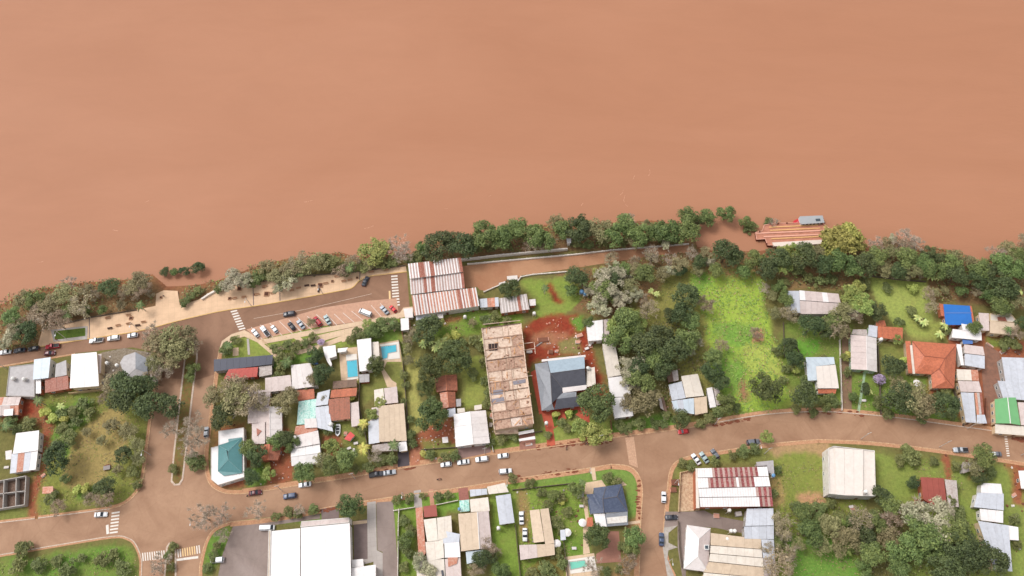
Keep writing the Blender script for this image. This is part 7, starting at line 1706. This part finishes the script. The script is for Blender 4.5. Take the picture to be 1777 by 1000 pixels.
M_ug = leaf_mat('undergrowth_leaves', [(72, 74, 42), (110, 106, 64), (146, 138, 90)]); M_ugg = leaf_mat('weed_leaves', [(80, 104, 40), (112, 134, 52), (146, 160, 70)]); M_straw = leaf_mat('straw_leaves', [(120, 106, 62), (156, 140, 86), (186, 170, 112)]); M_brt = leaf_mat('bright_weed_leaves', [(96, 136, 50), (130, 162, 62), (166, 184, 82)])
scatter('undergrowth', BANK, 2.4, .34, (.1, 1.7), M_ug, 21, .2)
scatter('undergrowth', BANK, 1.2, .34, (.1, 1.5), M_ugg, 22, .8)
FIELD = [[(1195, 478), (1232, 466), (1300, 466), (1322, 486), (1332, 560), (1352, 620), (1374, 690), (1352, 712), (1262, 722), (1236, 650), (1226, 570), (1212, 510)]]
scatter('meadow_weeds', FIELD, 2.6, .30, (.0, .7), M_brt, 23, .25, 1.4); scatter('meadow_straw', FIELD, 1.2, .26, (.0, .6), M_straw, 24, .6, 1.4)
ROUGH = [[(70, 690), (260, 660), (252, 830), (225, 868), (60, 895), (60, 780)], [(0, 975), (210, 950), (232, 970), (232, 1060), (-20, 1060)], [(1345, 800), (1440, 800), (1440, 870), (1500, 865), (1500, 1060), (1345, 1060)], [(1100, 486), (1200, 480), (1230, 600), (1240, 720), (1180, 720), (1180, 640), (1100, 560)], [(1360, 560), (1470, 560), (1470, 700), (1380, 700)], [(896, 850), (1000, 840), (1005, 920), (980, 960), (900, 1010), (900, 990)],
         [(740, 548), (905, 530), (905, 562), (840, 570), (740, 600)], [(1480, 660), (1610, 655), (1655, 690), (1655, 730), (1480, 712)], [(1560, 600 + 200), (1640, 800), (1690, 860), (1600, 830)]]
scatter('rough_grass', ROUGH, 1.6, .22, (.0, .5), M_ugg, 25, .5, 1.5); scatter('dry_grass', ROUGH, 1.3, .22, (.0, .45), M_straw, 26, .6, 1.5); scatter('weed_patches', ROUGH, .9, .26, (.0, .6), M_ug, 27, 1.0, 1.3)
LAWNS = [[(698, 615), (735, 612), (730, 680), (745, 720), (725, 760), (704, 780)], [(800, 620), (840, 615), (850, 700), (800, 710)], [(900, 488), (1000, 480), (1012, 520), (975, 552), (925, 558), (930, 520)], [(1512, 482), (1610, 486), (1622, 560), (1560, 575), (1540, 545), (1520, 520)], [(1518, 785), (1640, 800), (1600, 870), (1530, 880)], [(850, 840), (1020, 820), (1030, 900), (1000, 1060), (850, 1060)], [(670, 862), (800, 845), (800, 880), (690, 885)], [(1180, 805), (1330, 774), (1338, 798), (1210, 810)], [(560, 740), (640, 720), (640, 810), (560, 825)], [(390, 600), (420, 588), (690, 560), (690, 596), (600, 600), (480, 616), (390, 620)]]
scatter('lawn_tufts', LAWNS, 1.0, .16, (.0, .22), M_ugg, 28, .5, 1.8)
DIRTY = [[(908, 562), (1005, 548), (1060, 700), (1036, 700), (1000, 618), (935, 628)], [(1146, 640), (1180, 640), (1180, 720), (1146, 720)], [(1735, 600), (1777, 606), (1777, 622), (1740, 622)], [(450, 770), (508, 770), (508, 830), (450, 845)], [(725, 752), (785, 720), (795, 780), (705, 808)]]
def pebbles(name, polys, dens, sz, m, seed):
    rs = np.random.default_rng(seed); b = MB()
    for poly in polys:
        pl = [tuple(p)[:2] for p in XY(poly)]; xs_, ys_ = [p[0] for p in pl], [p[1] for p in pl]; n = int((max(xs_) - min(xs_)) * (max(ys_) - min(ys_)) * dens)
        x = rs.uniform(min(xs_), max(xs_), n); y = rs.uniform(min(ys_), max(ys_), n); k = pip(x, y, pl)
        for a, c_ in zip(x[k], y[k]): s_ = sz * rs.uniform(.4, 1.6); b.box((a, c_, s_ * .2), (s_, s_ * .8, s_ * .5), rs.uniform(0, 3), taper=.6)
    b.build(name, m, kind='stuff')
YARDS = [[(560, 740), (640, 730), (636, 800), (560, 820)], [(380, 650), (430, 660), (430, 740), (372, 740)], [(176, 612), (262, 612), (262, 655), (176, 665)], [(725, 752), (795, 745), (795, 795), (712, 800)], [(1665, 560), (1777, 590), (1777, 625), (1700, 600)], [(1000, 585), (1030, 580), (1040, 620), (1000, 615)], [(830, 735), (900, 745), (900, 770), (850, 775)], [(890, 850), (1010, 840), (1010, 960), (900, 980)], [(700, 545), (905, 535), (900, 560), (700, 580)], [(1640, 790), (1777, 810), (1777, 960), (1760, 960), (1740, 830), (1640, 825)]]
pebbles('yard_clutter', YARDS, .022, .75, MATS['scrap_white'], 33); pebbles('yard_clutter', YARDS, .022, .8, MATS['scrap_brown'], 34); pebbles('yard_clutter', YARDS, .015, .7, MATS['scrap_grey'], 35)
pebbles('loose_rubble', DIRTY, .10, .5, MATS['scrap_pink'], 31); pebbles('loose_stones', DIRTY, .10, .4, MATS['scrap_white'], 32)

# ------------------------------------------------------------------ labels that single each thing out
def place_words(px, py, skip=None):
    best = sorted(LM, key=lambda l: (l[0] - px) ** 2 + ((l[1] - py) * 1.0) ** 2)
    return best
def rel(px, py, l):
    dx, dy = px - l[0], py - l[1]; d_ = math.hypot(dx, dy)
    if d_ < 10: return 'right beside'
    if abs(dx) > abs(dy) * 2: return 'right of' if dx > 0 else 'left of'
    if abs(dy) > abs(dx) * 2: return 'below' if dy > 0 else 'above'
    return ('below right of' if dx > 0 else 'below left of') if dy > 0 else ('above right of' if dx > 0 else 'above left of')
for x_, y_, s_ in ((285, 520, 'the square viewing platform'), (310, 720, 'the avenue median'), (120, 578, 'the raised promenade lawn'), (413, 555, 'the zebra crossing at the avenue'), (686, 503, 'the zebra crossing by the warehouse'), (199, 907, 'the left zebra crossing'), (297, 960, 'the lower avenue crossing'),
                   (1285, 590, 'the bright green meadow'), (1565, 520, 'the mown riverside lawn'), (1096, 785, 'the pale raised crossing'), (110, 980, 'the lower left verge'), (905, 462, 'the dirt yard'), (1240, 410, 'the flooded inlet'), (540, 585, 'the crossing garden paths'), (965, 525, 'the red-scarred lawn'),
                   (655, 475, 'the narrow end of the promenade'), (470, 508, 'the wide promenade'), (140, 780, 'the rough left meadow'), (1465, 650, 'the narrow drive'), (1390, 820, 'the dry meadow by the curve'), (420, 960, 'the grey car park'), (675, 930, 'the grey driveway'), (950, 890, 'the walled back garden'), (1430, 960, 'the lower right thicket'),
                   (1600, 470, 'the thicket above the mown lawn'), (1740, 480, 'the banana grove'), (1120, 620, 'the wood beside the meadow'), (930, 400, 'the riverbank wood'), (1100, 400, 'the tip of the riverbank wood'), (560, 455, 'the weedy riverbank'), (150, 520, 'the left riverbank'), (1748, 775, 'the dashed crossing'), (960, 760, 'the red terrace path')): LMK(x_, y_, s_)
ORD = ['first', 'second', 'third', 'fourth', 'fifth', 'sixth', 'seventh', 'eighth', 'ninth', 'tenth']
groups = {}
for o, start, px, py in PENDING:
    b = place_words(px, py); groups.setdefault((start, rel(px, py, b[0]), b[0][2]), []).append((o, px, py))
NUM = {2: 'two', 3: 'three', 4: 'four', 5: 'five', 6: 'six', 7: 'seven', 8: 'eight', 9: 'nine'}
used = set()
for (start, rl, ref), items in groups.items():
    lab = f'{start} {rl} {ref}'
    if len(items) == 1: items[0][0]['label'] = lab; used.add(lab)
    else:
        xs_ = [i[1] for i in items]; ys_ = [i[2] for i in items]; horiz = max(xs_) - min(xs_) >= max(ys_) - min(ys_)
        items.sort(key=lambda i: i[1] if horiz else i[2]); n = len(items); a, z_ = ('leftmost', 'rightmost') if horiz else ('topmost', 'lowest')
        for i, (o, px, py) in enumerate(items):
            w = a if i == 0 else (z_ if i == n - 1 else (ORD[i] + (' from left' if horiz else ' from top')))
            o['label'] = f'{lab}, {w} of {NUM.get(n, "several")}'
for o in bpy.data.objects:      # keep to sixteen words
    if 'label' in o:
        w = o['label'].split()
        for q in ('low', 'dense', 'medium', 'round', 'small', 'wide', 'large'):
            if len(w) > 16 and q in w[:5]: w.remove(q)
        o['label'] = ' '.join(w)
        if not o['label']: print('EMPTY', o.name)
print('objects', len(bpy.data.objects), 'things', sum(1 for o in bpy.data.objects if 'category' in o))
